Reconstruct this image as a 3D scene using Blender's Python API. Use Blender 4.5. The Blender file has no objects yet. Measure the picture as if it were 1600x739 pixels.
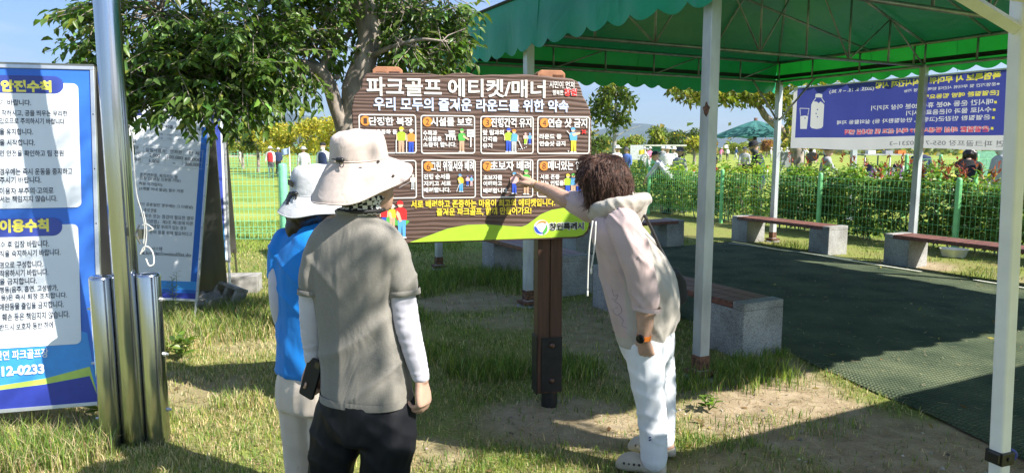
import bpy, bmesh, math, random
import numpy as np
from mathutils import Vector, Matrix, noise
random.seed(7)
rng = np.random.default_rng(11)
sc = bpy.context.scene
COL = sc.collection
R = math.radians

# ---------------------------------------------------------------- camera, sky, sun, exposure
FPX, CAM_H, PITCH = 1100.0, 1.6, math.atan((369.5 - 232.0) / 1100.0)
cam = bpy.data.cameras.new('camera')
cam.sensor_width = 36.0
cam.lens = 36.0 * FPX / 1600.0
cam.clip_start = 0.05
cam.clip_end = 30000.0
cam_o = bpy.data.objects.new('camera', cam)
COL.objects.link(cam_o)
cam_o.location = (0, 0, CAM_H)
cam_o.rotation_euler = (R(90) - PITCH, 0, 0)
sc.camera = cam_o

SUN_L = Vector((-1.6, 0.9, -1.7)).normalized()          # direction the sunlight travels
SUN_EL = math.asin(-SUN_L.z)
SUN_AZ = math.atan2(-SUN_L.x, -SUN_L.y)                   # clockwise from +Y
world = bpy.data.worlds.new('World')
sc.world = world
world.use_nodes = True
wn, wl = world.node_tree.nodes, world.node_tree.links
wn.clear()
w_out = wn.new('ShaderNodeOutputWorld')
w_bg = wn.new('ShaderNodeBackground')
w_sky = wn.new('ShaderNodeTexSky')
w_sky.sky_type = 'NISHITA'
w_sky.sun_disc = False
w_sky.sun_elevation = SUN_EL
w_sky.sun_rotation = SUN_AZ
w_sky.air_density = 1.0
w_sky.dust_density = 0.25
w_sky.ozone_density = 2.0
w_bg.inputs['Strength'].default_value = 0.10
# thin clouds, part of the sky itself
w_tc = wn.new('ShaderNodeTexCoord')
w_map = wn.new('ShaderNodeMapping'); w_map.inputs['Scale'].default_value = (1.6, 1.6, 7.0); w_map.inputs['Location'].default_value = (0.35, 0.2, 0.1)
w_no = wn.new('ShaderNodeTexNoise'); w_no.inputs['Scale'].default_value = 2.6; w_no.inputs['Detail'].default_value = 7; w_no.inputs['Roughness'].default_value = 0.55
w_rp = wn.new('ShaderNodeValToRGB'); w_rp.color_ramp.elements[0].position = 0.48; w_rp.color_ramp.elements[1].position = 0.76
w_rp.color_ramp.elements[1].color = (0.62, 0.62, 0.62, 1)
w_mx = wn.new('ShaderNodeMixRGB'); w_mx.inputs[2].default_value = (5.0, 5.3, 5.9, 1)
wl.new(w_tc.outputs['Generated'], w_map.inputs[0]); wl.new(w_map.outputs[0], w_no.inputs['Vector'])
wl.new(w_no.outputs['Fac'], w_rp.inputs[0]); wl.new(w_rp.outputs[0], w_mx.inputs[0])
w_tint = wn.new('ShaderNodeMixRGB'); w_tint.blend_type = 'MULTIPLY'; w_tint.inputs[0].default_value = 1.0; w_tint.inputs[2].default_value = (0.50, 0.585, 0.745, 1)
wl.new(w_sky.outputs[0], w_tint.inputs[1]); wl.new(w_tint.outputs[0], w_mx.inputs[1]); wl.new(w_mx.outputs[0], w_bg.inputs['Color'])
wl.new(w_bg.outputs[0], w_out.inputs['Surface'])

sun = bpy.data.lights.new('sun', 'SUN')
sun.energy = 4.7
sun.angle = R(0.53)
sun.color = (1.0, 0.94, 0.85)
sun_o = bpy.data.objects.new('sun', sun)
COL.objects.link(sun_o)
sun_o.rotation_euler = SUN_L.to_track_quat('-Z', 'Y').to_euler()
sun_o.location = (6, -6, 12)

vs = sc.view_settings
sc.display_settings.display_device = 'sRGB'
vs.view_transform = 'Standard'
vs.look = 'None'
vs.exposure = 1.3
vs.gamma = 1.0
vs.use_curve_mapping = False
cy = sc.cycles
cy.use_denoising = True
cy.max_bounces = 8
cy.diffuse_bounces = 4
cy.glossy_bounces = 4
cy.transmission_bounces = 4
cy.volume_bounces = 0
cy.transparent_max_bounces = 8
cy.sample_clamp_indirect = 6

# ---------------------------------------------------------------- pixel <-> place
CP, SP = math.cos(PITCH), math.sin(PITCH)
def ray(x, y):
    u = (x - 800.0) / FPX; v = (369.5 - y) / FPX
    return Vector((u, CP + v * SP, -SP + v * CP))
def at(x, y, Y):
    r = ray(x, y); t = Y / r.y
    return Vector((r.x * t, Y, CAM_H + r.z * t))
def gnd(x, y, z=0.0):
    r = ray(x, y); t = (z - CAM_H) / r.z
    return Vector((r.x * t, r.y * t, z))

# ---------------------------------------------------------------- materials
def nodes_of(name):
    m = bpy.data.materials.new(name)
    m.use_nodes = True
    nt = m.node_tree
    return m, nt.nodes, nt.links, nt.nodes['Principled BSDF']
def rgba(c): return (c[0], c[1], c[2], 1.0)
MATS = {}
def pm(name, col, rough=0.6, metal=0.0, var=0.12, scale=6.0, bump=0.0, bscale=60.0, col2=None, stretch=(1, 1, 1), spec=0.5, detail=4.0, dist=0.002, bstretch=None, trans=0.0, tcol=None):
    if name in MATS: return MATS[name]
    m, n, l, b = nodes_of(name)
    tc = n.new('ShaderNodeTexCoord')
    mp = n.new('ShaderNodeMapping'); mp.inputs['Scale'].default_value = stretch
    l.new(tc.outputs['Object'], mp.inputs[0])
    nz = n.new('ShaderNodeTexNoise'); nz.inputs['Scale'].default_value = scale; nz.inputs['Detail'].default_value = detail
    l.new(mp.outputs[0], nz.inputs['Vector'])
    rp = n.new('ShaderNodeValToRGB')
    c2 = col2 if col2 else tuple(max(0.0, c * (1 - 2 * var)) for c in col)
    c1 = col if col2 else tuple(min(1.0, c * (1 + var)) for c in col)
    rp.color_ramp.elements[0].position = 0.3; rp.color_ramp.elements[1].position = 0.72
    rp.color_ramp.elements[0].color = rgba(c2); rp.color_ramp.elements[1].color = rgba(c1)
    l.new(nz.outputs['Fac'], rp.inputs[0]); l.new(rp.outputs[0], b.inputs['Base Color'])
    b.inputs['Roughness'].default_value = rough
    b.inputs['Metallic'].default_value = metal
    b.inputs['Specular IOR Level'].default_value = spec
    if bump > 0:
        mp2 = n.new('ShaderNodeMapping'); mp2.inputs['Scale'].default_value = bstretch or stretch
        l.new(tc.outputs['Object'], mp2.inputs[0])
        n2 = n.new('ShaderNodeTexNoise'); n2.inputs['Scale'].default_value = bscale; n2.inputs['Detail'].default_value = 5
        l.new(mp2.outputs[0], n2.inputs['Vector'])
        bp = n.new('ShaderNodeBump'); bp.inputs['Strength'].default_value = bump; bp.inputs['Distance'].default_value = dist
        l.new(n2.outputs['Fac'], bp.inputs['Height']); l.new(bp.outputs[0], b.inputs['Normal'])
    if trans > 0:
        out = n['Material Output']
        t = n.new('ShaderNodeBsdfTranslucent')
        if tcol: t.inputs['Color'].default_value = rgba(tcol)
        else: l.new(rp.outputs[0], t.inputs['Color'])
        mx = n.new('ShaderNodeMixShader'); mx.inputs[0].default_value = trans
        l.new(b.outputs[0], mx.inputs[1]); l.new(t.outputs[0], mx.inputs[2]); l.new(mx.outputs[0], out.inputs['Surface'])
    MATS[name] = m
    return m
def leafm(name, trans=0.35, rough=0.45, tint=(1.25, 1.35, 0.55)):
    """leaf / blade material whose own colour is carried per leaf"""
    if name in MATS: return MATS[name]
    m, n, l, b = nodes_of(name)
    at_ = n.new('ShaderNodeAttribute'); at_.attribute_name = 'Col'
    l.new(at_.outputs['Color'], b.inputs['Base Color'])
    b.inputs['Roughness'].default_value = rough
    b.inputs['Specular IOR Level'].default_value = 0.4
    t = n.new('ShaderNodeBsdfTranslucent')
    mu = n.new('ShaderNodeMixRGB'); mu.blend_type = 'MULTIPLY'; mu.inputs[0].default_value = 1.0; mu.inputs[2].default_value = rgba(tint)
    l.new(at_.outputs['Color'], mu.inputs[1]); l.new(mu.outputs[0], t.inputs['Color'])
    mx = n.new('ShaderNodeMixShader'); mx.inputs[0].default_value = trans
    l.new(b.outputs[0], mx.inputs[1]); l.new(t.outputs[0], mx.inputs[2])
    l.new(mx.outputs[0], n['Material Output'].inputs['Surface'])
    MATS[name] = m
    return m
def weave(name, col, col2=None, rough=0.85, heather=0.0, bump=0.25, bscale=900.0, sheen=0.2, wr=0.35, wscale=9.0, wstretch=(1, 1, 0.45), wdist=0.02, trans=0.0):
    """cloth: woven bump, soft wrinkles, faint heather"""
    if name in MATS: return MATS[name]
    m, n, l, b = nodes_of(name)
    tc = n.new('ShaderNodeTexCoord')
    nz = n.new('ShaderNodeTexNoise'); nz.inputs['Scale'].default_value = 420.0 if heather else 5.0; nz.inputs['Detail'].default_value = 2
    mp0 = n.new('ShaderNodeMapping'); mp0.inputs['Scale'].default_value = (1, 1, 2.2)
    l.new(tc.outputs['Object'], mp0.inputs[0]); l.new(mp0.outputs[0], nz.inputs['Vector'])
    rp = n.new('ShaderNodeValToRGB')
    h = heather if heather else 0.05
    rp.color_ramp.elements[0].position = 0.35; rp.color_ramp.elements[1].position = 0.65
    rp.color_ramp.elements[0].color = rgba(col2 or tuple(c * (1 - h) for c in col)); rp.color_ramp.elements[1].color = rgba(tuple(min(1, c * (1 + h)) for c in col))
    l.new(nz.outputs['Fac'], rp.inputs[0]); l.new(rp.outputs[0], b.inputs['Base Color'])
    b.inputs['Roughness'].default_value = rough
    b.inputs['Specular IOR Level'].default_value = 0.25
    b.inputs['Sheen Weight'].default_value = sheen
    mp = n.new('ShaderNodeMapping'); mp.inputs['Scale'].default_value = wstretch
    l.new(tc.outputs['Object'], mp.inputs[0])
    w = n.new('ShaderNodeTexNoise'); w.inputs['Scale'].default_value = wscale; w.inputs['Detail'].default_value = 3; w.inputs['Distortion'].default_value = 1.2
    l.new(mp.outputs[0], w.inputs['Vector'])
    b1 = n.new('ShaderNodeBump'); b1.inputs['Strength'].default_value = wr; b1.inputs['Distance'].default_value = wdist
    l.new(w.outputs['Fac'], b1.inputs['Height'])
    f = n.new('ShaderNodeTexNoise'); f.inputs['Scale'].default_value = bscale; f.inputs['Detail'].default_value = 1
    l.new(tc.outputs['Object'], f.inputs['Vector'])
    b2 = n.new('ShaderNodeBump'); b2.inputs['Strength'].default_value = bump; b2.inputs['Distance'].default_value = 0.0008
    l.new(f.outputs['Fac'], b2.inputs['Height']); l.new(b1.outputs[0], b2.inputs['Normal']); l.new(b2.outputs[0], b.inputs['Normal'])
    MATS[name] = m
    return m

M_STEEL = pm('stainless_steel', (0.52, 0.54, 0.58), rough=0.17, metal=1.0, var=0.06, scale=26, bump=0.16, bscale=46, stretch=(1, 1, 0.02))
M_DULLSTEEL = pm('dull_steel_sheet', (0.30, 0.29, 0.26), rough=0.38, metal=0.9, var=0.12, scale=2.5, bump=0.1, bscale=20, stretch=(4, 4, 0.5))
M_ALU = pm('aluminium_frame', (0.66, 0.68, 0.70), rough=0.35, metal=0.7, var=0.06, scale=10)
M_GALV = pm('galvanised_steel', (0.55, 0.59, 0.61), rough=0.42, metal=0.25, var=0.16, scale=7, bump=0.12, bscale=45, stretch=(1, 1, 0.35))
M_TRUSS = pm('truss_tube', (0.34, 0.36, 0.37), rough=0.4, metal=0.6, var=0.15, scale=9)
M_RUST = pm('rust', (0.20, 0.10, 0.06), rough=0.9, var=0.4, scale=40, bump=0.5, bscale=120)
M_BLACKMETAL = pm('black_painted_metal', (0.018, 0.018, 0.02), rough=0.45, var=0.2, scale=25, bump=0.1, bscale=200)
M_BLACK = pm('black_plastic', (0.015, 0.015, 0.016), rough=0.35, var=0.2, scale=30)
M_CONC = pm('concrete', (0.36, 0.35, 0.33), rough=0.92, var=0.22, scale=12, bump=0.5, bscale=90, detail=8)
def granite():
    m, n, l, b = nodes_of('granite')
    tc = n.new('ShaderNodeTexCoord')
    v = n.new('ShaderNodeTexVoronoi'); v.inputs['Scale'].default_value = 210
    l.new(tc.outputs['Object'], v.inputs['Vector'])
    rp = n.new('ShaderNodeValToRGB'); e = rp.color_ramp.elements
    e[0].position = 0.0; e[0].color = (0.13, 0.13, 0.13, 1); e[1].position = 0.9; e[1].color = (0.50, 0.50, 0.48, 1)
    k = e.new(0.35); k.color = (0.36, 0.36, 0.35, 1)
    s = n.new('ShaderNodeSeparateColor'); l.new(v.outputs['Color'], s.inputs[0]); l.new(s.outputs[0], rp.inputs[0])
    g = n.new('ShaderNodeTexNoise'); g.inputs['Scale'].default_value = 3.5; g.inputs['Detail'].default_value = 6
    l.new(tc.outputs['Object'], g.inputs['Vector'])
    r2 = n.new('ShaderNodeValToRGB'); r2.color_ramp.elements[0].color = (0.62, 0.61, 0.58, 1); r2.color_ramp.elements[1].color = (1, 1, 1, 1)
    r2.color_ramp.elements[0].position = 0.35; r2.color_ramp.elements[1].position = 0.6
    l.new(g.outputs['Fac'], r2.inputs[0])
    mu = n.new('ShaderNodeMixRGB'); mu.blend_type = 'MULTIPLY'; mu.inputs[0].default_value = 1
    l.new(rp.outputs[0], mu.inputs[1]); l.new(r2.outputs[0], mu.inputs[2]); l.new(mu.outputs[0], b.inputs['Base Color'])
    b.inputs['Roughness'].default_value = 0.8
    bp = n.new('ShaderNodeBump'); bp.inputs['Strength'].default_value = 0.4; bp.inputs['Distance'].default_value = 0.002
    l.new(s.outputs[1], bp.inputs['Height']); l.new(bp.outputs[0], b.inputs['Normal'])
    return m
M_GRANITE = granite()
M_BENCHWOOD = pm('bench_wood', (0.22, 0.085, 0.06), rough=0.5, var=0.3, scale=3, bump=0.3, bscale=20, stretch=(12, 0.8, 12))
M_POSTWOOD = pm('sign_post_brown', (0.105, 0.050, 0.032), rough=0.5, var=0.25, scale=6, bump=0.2, bscale=30, stretch=(8, 8, 0.4))
M_CAPWOOD = pm('cap_terracotta', (0.42, 0.19, 0.10), rough=0.7, var=0.15, scale=18, bump=0.3, bscale=70)
def carved_wood():
    m, n, l, b = nodes_of('carved_dark_wood')
    tc = n.new('ShaderNodeTexCoord')
    mp = n.new('ShaderNodeMapping'); mp.inputs['Scale'].default_value = (0.55, 0.55, 3.2)
    l.new(tc.outputs['Object'], mp.inputs[0])
    w = n.new('ShaderNodeTexWave'); w.wave_type = 'BANDS'; w.bands_direction = 'Z'
    w.inputs['Scale'].default_value = 4.4; w.inputs['Distortion'].default_value = 15.0; w.inputs['Detail'].default_value = 2.5; w.inputs['Detail Scale'].default_value = 0.55; w.inputs['Detail Roughness'].default_value = 0.55
    l.new(mp.outputs[0], w.inputs['Vector'])
    rp = n.new('ShaderNodeValToRGB'); e = rp.color_ramp.elements
    e[0].position = 0.05; e[0].color = (0.078, 0.044, 0.033, 1); e[1].position = 0.95; e[1].color = (0.145, 0.088, 0.066, 1)
    k = e.new(0.45); k.color = (0.105, 0.062, 0.047, 1)
    l.new(w.outputs['Fac'], rp.inputs[0])
    f = n.new('ShaderNodeTexNoise'); f.inputs['Scale'].default_value = 60; mp2 = n.new('ShaderNodeMapping'); mp2.inputs['Scale'].default_value = (0.15, 0.15, 2)
    l.new(tc.outputs['Object'], mp2.inputs[0]); l.new(mp2.outputs[0], f.inputs['Vector'])
    mu = n.new('ShaderNodeMixRGB'); mu.blend_type = 'OVERLAY'; mu.inputs[0].default_value = 0.35
    l.new(rp.outputs[0], mu.inputs[1]); l.new(f.outputs['Fac'], mu.inputs[2]); l.new(mu.outputs[0], b.inputs['Base Color'])
    b.inputs['Roughness'].default_value = 0.55
    bp = n.new('ShaderNodeBump'); bp.inputs['Strength'].default_value = 0.5; bp.inputs['Distance'].default_value = 0.004
    l.new(w.outputs['Fac'], bp.inputs['Height']); l.new(bp.outputs[0], b.inputs['Normal'])
    return m
M_CARVED = carved_wood()
def flat(name, col, rough=0.55, trans=0.0): return pm('paint_' + name, col, rough=rough, var=0.04, scale=20, trans=trans)
P_WHITE = flat('white', (0.86, 0.86, 0.84)); P_CREAM = flat('cream', (0.84, 0.82, 0.76)); P_LBLUE = flat('pale_blue', (0.62, 0.72, 0.95))
P_YEL = flat('yellow', (0.86, 0.66, 0.05)); P_LIME = flat('lime', (0.42, 0.68, 0.04)); P_ORANGE = flat('orange', (0.85, 0.30, 0.05))
P_BLACK = flat('black', (0.02, 0.02, 0.022)); P_RED = flat('red', (0.70, 0.03, 0.03)); P_BLUE = flat('blue', (0.03, 0.09, 0.55)); P_SKY = flat('sky_blue', (0.12, 0.42, 0.80))
P_GREEN = flat('green', (0.10, 0.45, 0.08)); P_SKIN = flat('pictogram_skin', (0.80, 0.52, 0.36)); P_PINK = flat('pink', (0.80, 0.50, 0.50)); P_GREY = flat('grey', (0.5, 0.52, 0.52)); P_BROWN = flat('brown', (0.07, 0.04, 0.03))
P_TAN = flat('tan', (0.62, 0.40, 0.26)); P_NAVY = flat('navy', (0.02, 0.035, 0.16))
M_SKIN = pm('skin', (0.54, 0.345, 0.255), rough=0.5, var=0.08, scale=25, bump=0.15, bscale=300, spec=0.35)
M_SKIN.node_tree.nodes['Principled BSDF'].inputs['Subsurface Weight'].default_value = 0.12
M_SKIN.node_tree.nodes['Principled BSDF'].inputs['Subsurface Radius'].default_value = (0.01, 0.004, 0.002)
M_EYE = pm('eye_white', (0.8, 0.8, 0.78), rough=0.2); M_LIP = pm('lips', (0.45, 0.18, 0.15), rough=0.5)
M_HAIR = pm('dark_hair', (0.028, 0.016, 0.012), rough=0.38, var=0.4, scale=40, bump=0.5, bscale=140, stretch=(1, 1, 0.25), spec=0.6)
M_HAIRBROWN = pm('dark_brown_hair', (0.060, 0.030, 0.023), rough=0.55, var=0.5, scale=70, bump=0.5, bscale=220, stretch=(1, 1, .3), spec=0.4)
M_FENCE = pm('fence_green_paint', (0.20, 0.58, 0.24), rough=0.4, var=0.1, scale=10)
M_FENCEM = pm('fence_mint_paint', (0.22, 0.62, 0.38), rough=0.4, var=0.1, scale=10)
M_BARK = pm('bark', (0.34, 0.29, 0.245), rough=0.9, var=0.35, scale=9, bump=0.8, bscale=28, stretch=(1, 1, 0.45), detail=8, dist=0.012)
M_WHITEPOST = pm('white_powder_coat', (0.88, 0.90, 0.92), rough=0.4, var=0.05, scale=9, bump=0.03, bscale=90)

# ---------------------------------------------------------------- mesh builder
class MB:
    def __init__(s): s.v = []; s.f = []; s.m = []
    def add(s, vs, fs, mi=0):
        n = len(s.v)
        s.v.extend(tuple(p) for p in vs)
        s.f.extend(tuple(i + n for i in f) for f in fs)
        s.m.extend([mi] * len(fs))
        return s
    def box(s, c, size, rot=None, mi=0):
        hx, hy, hz = size[0] / 2, size[1] / 2, size[2] / 2
        vs = [Vector((x, y, z)) for x in (-hx, hx) for y in (-hy, hy) for z in (-hz, hz)]
        if rot is not None: vs = [rot @ p for p in vs]
        c = Vector(c)
        return s.add([p + c for p in vs], [(0, 1, 3, 2), (4, 6, 7, 5), (0, 4, 5, 1), (2, 3, 7, 6), (0, 2, 6, 4), (1, 5, 7, 3)], mi)
    def hexa(s, base, top, mi=0):
        return s.add(list(base) + list(top), [(3, 2, 1, 0), (4, 5, 6, 7), (0, 1, 5, 4), (1, 2, 6, 5), (2, 3, 7, 6), (3, 0, 4, 7)], mi)
    def tube(s, pts, rad, n=8, mi=0, cap=True, smooth=0):
        pts = [Vector(p) for p in pts]
        rs = list(rad) if isinstance(rad, (list, tuple)) else [rad] * len(pts)
        if smooth:
            pts, rs = resample(pts, rs, smooth)
        rings = []
        ref = None
        for i, p in enumerate(pts):
            t = (pts[min(i + 1, len(pts) - 1)] - pts[max(i - 1, 0)])
            t = t.normalized() if t.length > 1e-9 else Vector((0, 0, 1))
            if ref is None: ref = Vector((1, 0, 0)) if abs(t.x) < 0.8 else Vector((0, 1, 0))
            a = (ref - t * ref.dot(t)).normalized(); ref = a
            b = t.cross(a)
            rings.append([p + (a * math.cos(2 * math.pi * k / n) + b * math.sin(2 * math.pi * k / n)) * rs[i] for k in range(n)])
        return s.loft(rings, mi, cap)
    def loft(s, rings, mi=0, cap=True, closed=True):
        n = len(rings[0]); vs = [p for r in rings for p in r]; fs = []
        kk = n if closed else n - 1
        for i in range(len(rings) - 1):
            for k in range(kk):
                a, b = i * n + k, i * n + (k + 1) % n
                fs.append((a, b, b + n, a + n))
        if cap:
            fs.append(tuple(range(n - 1, -1, -1)))
            fs.append(tuple((len(rings) - 1) * n + k for k in range(n)))
        return s.add(vs, fs, mi)
    def lathe(s, c, prof, n=24, mi=0, axis=Vector((0, 0, 1)), cap=True):
        axis = axis.normalized()
        a = axis.orthogonal().normalized(); b = axis.cross(a); c = Vector(c)
        rings = [[c + axis * z + (a * math.cos(2 * math.pi * k / n) + b * math.sin(2 * math.pi * k / n)) * max(r, 1e-5) for k in range(n)] for r, z in prof]
        return s.loft(rings, mi, cap)
    def ball(s, c, r, n=10, mi=0, sc_=(1, 1, 1)):
        c = Vector(c); rings = []
        for i in range(n + 1):
            th = math.pi * i / n; rr = max(math.sin(th), 0.01)
            rings.append([c + Vector((math.cos(2 * math.pi * k / (n * 2)) * rr * r * sc_[0], math.sin(2 * math.pi * k / (n * 2)) * rr * r * sc_[1], -math.cos(th) * r * sc_[2])) for k in range(n * 2)])
        return s.loft(rings, mi)
    def prism(s, poly, d, mi=0):
        """closed polygon of 3D points, extruded by vector d"""
        n = len(poly); d = Vector(d)
        vs = [Vector(p) for p in poly] + [Vector(p) + d for p in poly]
        fs = [tuple(range(n)), tuple(range(2 * n - 1, n - 1, -1))] + [(k, k + n, (k + 1) % n + n, (k + 1) % n) for k in range(n)]
        return s.add(vs, fs, mi)
    def build(s, name, mats, parent=None, smooth=False, bevel=0.0, loc=None, local=False, auto=None, tri=False):
        me = bpy.data.meshes.new(name)
        off = Vector((0, 0, 0))
        if not local:
            if loc is not None and parent is None: off = Vector(loc)
            p = parent
            while p is not None:
                off = off + p.location; p = p.parent
        me.from_pydata([(v[0] - off[0], v[1] - off[1], v[2] - off[2]) for v in s.v], [], s.f)
        mats = mats if isinstance(mats, (list, tuple)) else [mats]
        for m in mats: me.materials.append(m)
        if len(mats) > 1: me.polygons.foreach_set('material_index', s.m)
        me.validate()
        bm = bmesh.new(); bm.from_mesh(me)
        bmesh.ops.recalc_face_normals(bm, faces=bm.faces)
        bm.to_mesh(me); bm.free()
        if smooth: me.polygons.foreach_set('use_smooth', [True] * len(me.polygons))
        o = bpy.data.objects.new(name, me)
        COL.objects.link(o)
        if parent is not None: o.parent = parent
        if loc is not None and parent is None: o.location = loc
        if bevel > 0:
            bv = o.modifiers.new('Bevel', 'BEVEL'); bv.width = bevel; bv.segments = 2; bv.limit_method = 'ANGLE'; bv.angle_limit = R(40)
        if auto is not None:
            try:
                me.set_sharp_from_angle(angle=auto)
            except Exception: pass
        return o
def resample(pts, rs, k):
    P, Q = [], []
    n = len(pts)
    for i in range(n - 1):
        p0, p1, p2, p3 = pts[max(i - 1, 0)], pts[i], pts[i + 1], pts[min(i + 2, n - 1)]
        r0, r1, r2, r3 = rs[max(i - 1, 0)], rs[i], rs[i + 1], rs[min(i + 2, n - 1)]
        for j in range(k):
            t = j / k
            f = lambda a, b, c, d: 0.5 * ((2 * b) + (c - a) * t + (2 * a - 5 * b + 4 * c - d) * t * t + (3 * b - a - 3 * c + d) * t ** 3)
            P.append(f(p0, p1, p2, p3)); Q.append(max(f(r0, r1, r2, r3), 0.0005))
    P.append(pts[-1]); Q.append(rs[-1])
    return P, Q

def tag(o, label=None, cat=None, group=None, kind=None):
    if label: o['label'] = label
    if cat: o['category'] = cat
    if group: o['group'] = group
    if kind: o['kind'] = kind
    return o
def thing(name, label, cat, loc=(0, 0, 0), rotz=0.0, group=None):
    o = bpy.data.objects.new(name, None)
    o.empty_display_size = 0.2
    COL.objects.link(o)
    o.location = loc; o.rotation_euler = (0, 0, rotz)
    return tag(o, label, cat, group)
def copy_tree(o, parent=None):
    c = o.copy(); COL.objects.link(c); c.parent = parent
    for ch in o.children: copy_tree(ch, c)
    return c

def np_mesh(name, V, F, col=None, mat=None, parent=None, smooth=False, loc=None):
    """V (n,3); F (m,k) or a list of such arrays"""
    Fs = F if isinstance(F, list) else [F]
    Fs = [np.asarray(f, dtype=np.int32) for f in Fs if len(f)]
    V = np.asarray(V, dtype=np.float64).copy()
    off = np.zeros(3)
    p = parent
    while p is not None:
        off += np.array(p.location); p = p.parent
    if loc is not None and parent is None: off += np.array(loc)
    V -= off
    me = bpy.data.meshes.new(name)
    nl = sum(f.size for f in Fs); npoly = sum(len(f) for f in Fs)
    me.vertices.add(len(V)); me.loops.add(nl); me.polygons.add(npoly)
    me.vertices.foreach_set('co', V.astype(np.float32).ravel())
    me.loops.foreach_set('vertex_index', np.concatenate([f.ravel() for f in Fs]))
    st = []; s0 = 0
    for f in Fs:
        st.append(s0 + np.arange(len(f)) * f.shape[1]); s0 += f.size
    me.polygons.foreach_set('loop_start', np.concatenate(st).astype(np.int32))
    if smooth: me.polygons.foreach_set('use_smooth', np.ones(npoly, dtype=bool))
    if col is not None:
        a = me.attributes.new('Col', 'FLOAT_COLOR', 'POINT')
        c = np.ones((len(V), 4), dtype=np.float32); c[:, :3] = col
        a.data.foreach_set('color', c.ravel())
    me.update(calc_edges=True)
    if mat: me.materials.append(mat)
    o = bpy.data.objects.new(name, me)
    COL.objects.link(o)
    if parent is not None: o.parent = parent
    elif loc is not None: o.location = loc
    return o

# ---------------------------------------------------------------- lettering
_tc = bpy.data.curves.new('lettering_source', 'FONT')
_tc.resolution_u = 3
_to = bpy.data.objects.new('lettering_source', _tc)
COL.objects.link(_to)
_tcache = {}
def _eval_text(body, bold):
    _tc.body = body; _tc.offset = bold; _tc.space_line = 3.0
    bpy.context.view_layer.update()
    dg = bpy.context.evaluated_depsgraph_get()
    me = bpy.data.meshes.new_from_object(_to.evaluated_get(dg))
    v = [(p.co.x, p.co.y) for p in me.vertices]
    f = [tuple(p.vertices) for p in me.polygons]
    bpy.data.meshes.remove(me)
    return v, f
def _store(k, v, f):
    xs = [p[0] for p in v]; ys = [p[1] for p in v]
    _tcache[k] = (v, f, min(xs), max(xs), min(ys), max(ys))
def glyphs(body, bold=0.0, shear=0.0):
    k = (body, bold)
    if k not in _tcache:
        v, f = _eval_text(body, bold); _store(k, v, f)
    return _tcache[k]
class Plane:
    """a flat face standing in the scene: origin o, unit axes x (along) and z (up the face), n towards the reader"""
    def __init__(s, o, x, z):
        s.o = Vector(o); s.x = Vector(x).normalized()
        z = Vector(z); s.z = (z - s.x * z.dot(s.x)).normalized()
        s.n = s.x.cross(s.z) * 1.0            # x right, z up -> n towards the reader (-Y for x=+X)
    def hit(s, px, py):
        r = ray(px, py); c = Vector((0, 0, CAM_H))
        t = (s.o - c).dot(s.n) / r.dot(s.n)
        p = c + r * t - s.o
        return p.dot(s.x), p.dot(s.z)
    def p(s, a, b, d=0.0): return s.o + s.x * a + s.z * b + s.n * d
    def pts(s, pix, d=0.0): return [s.p(*s.hit(x, y), d) for x, y in pix]
    def text(s, mb, body, x0, x1, yb, yt, mi=0, bold=0.012, d=0.003, shear=0.0, mirror=False, thick=0.0):
        """fit body between pixel columns x0..x1, standing on the row yb (at x0) up to yt (at x0)"""
        v, f, gx0, gx1, gy0, gy1 = glyphs(body, bold, shear)
        a0, b0 = s.hit(x0, yb); a1, _ = s.hit(x1, yb); _, b1 = s.hit(x0, yt)
        if not mirror: pass
        kx = (a1 - a0) / (gx1 - gx0); kz = (b1 - b0) / (gy1 - gy0)
        vs = [s.p(a0 + (x - gx0) * kx, b0 + (y - gy0) * kz, d) for x, y in v]
        mb.add(vs, f, mi)
        return mb
    def rr(s, x0, y0, x1, y1, rad=0.02, n=5):
        """rounded rectangle outline (local coords a,b) from two pixel corners"""
        a0, b1 = s.hit(x0, y0); a1, b0 = s.hit(x1, y1)
        return rrect(a0, b0, a1, b1, rad, n)
    def sheet(s, mb, ab, d=0.002, mi=0, th=0.0015):
        mb.prism([s.p(a, b, d) for a, b in ab], s.n * -th, mi); return mb
    def ring(s, mb, ab, w, d=0.002, mi=0):
        n = len(ab); ca = sum(p[0] for p in ab) / n; cb = sum(p[1] for p in ab) / n
        inner = []
        for i in range(n):
            p0, p1, p2 = ab[i - 1], ab[i], ab[(i + 1) % n]
            t = Vector((p2[0] - p0[0], p2[1] - p0[1])).normalized()
            inner.append((p1[0] - t.y * w, p1[1] + t.x * w))
        vs = [s.p(a, b, d) for a, b in ab] + [s.p(a, b, d) for a, b in inner]
        mb.add(vs, [(i, (i + 1) % n, (i + 1) % n + n, i + n) for i in range(n)], mi)
        return mb
def rrect(a0, b0, a1, b1, r, n=5):
    out = []
    for cx, cy_, s0 in ((a1 - r, b0 + r, -90), (a1 - r, b1 - r, 0), (a0 + r, b1 - r, 90), (a0 + r, b0 + r, 180)):
        for k in range(n + 1):
            t = R(s0 + 90 * k / n); out.append((cx + r * math.cos(t), cy_ + r * math.sin(t)))
    return out
def disc(a, b, r, n=20, ry=None):
    return [(a + r * math.cos(2 * math.pi * k / n), b + (ry or r) * math.sin(2 * math.pi * k / n)) for k in range(n)]
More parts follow.
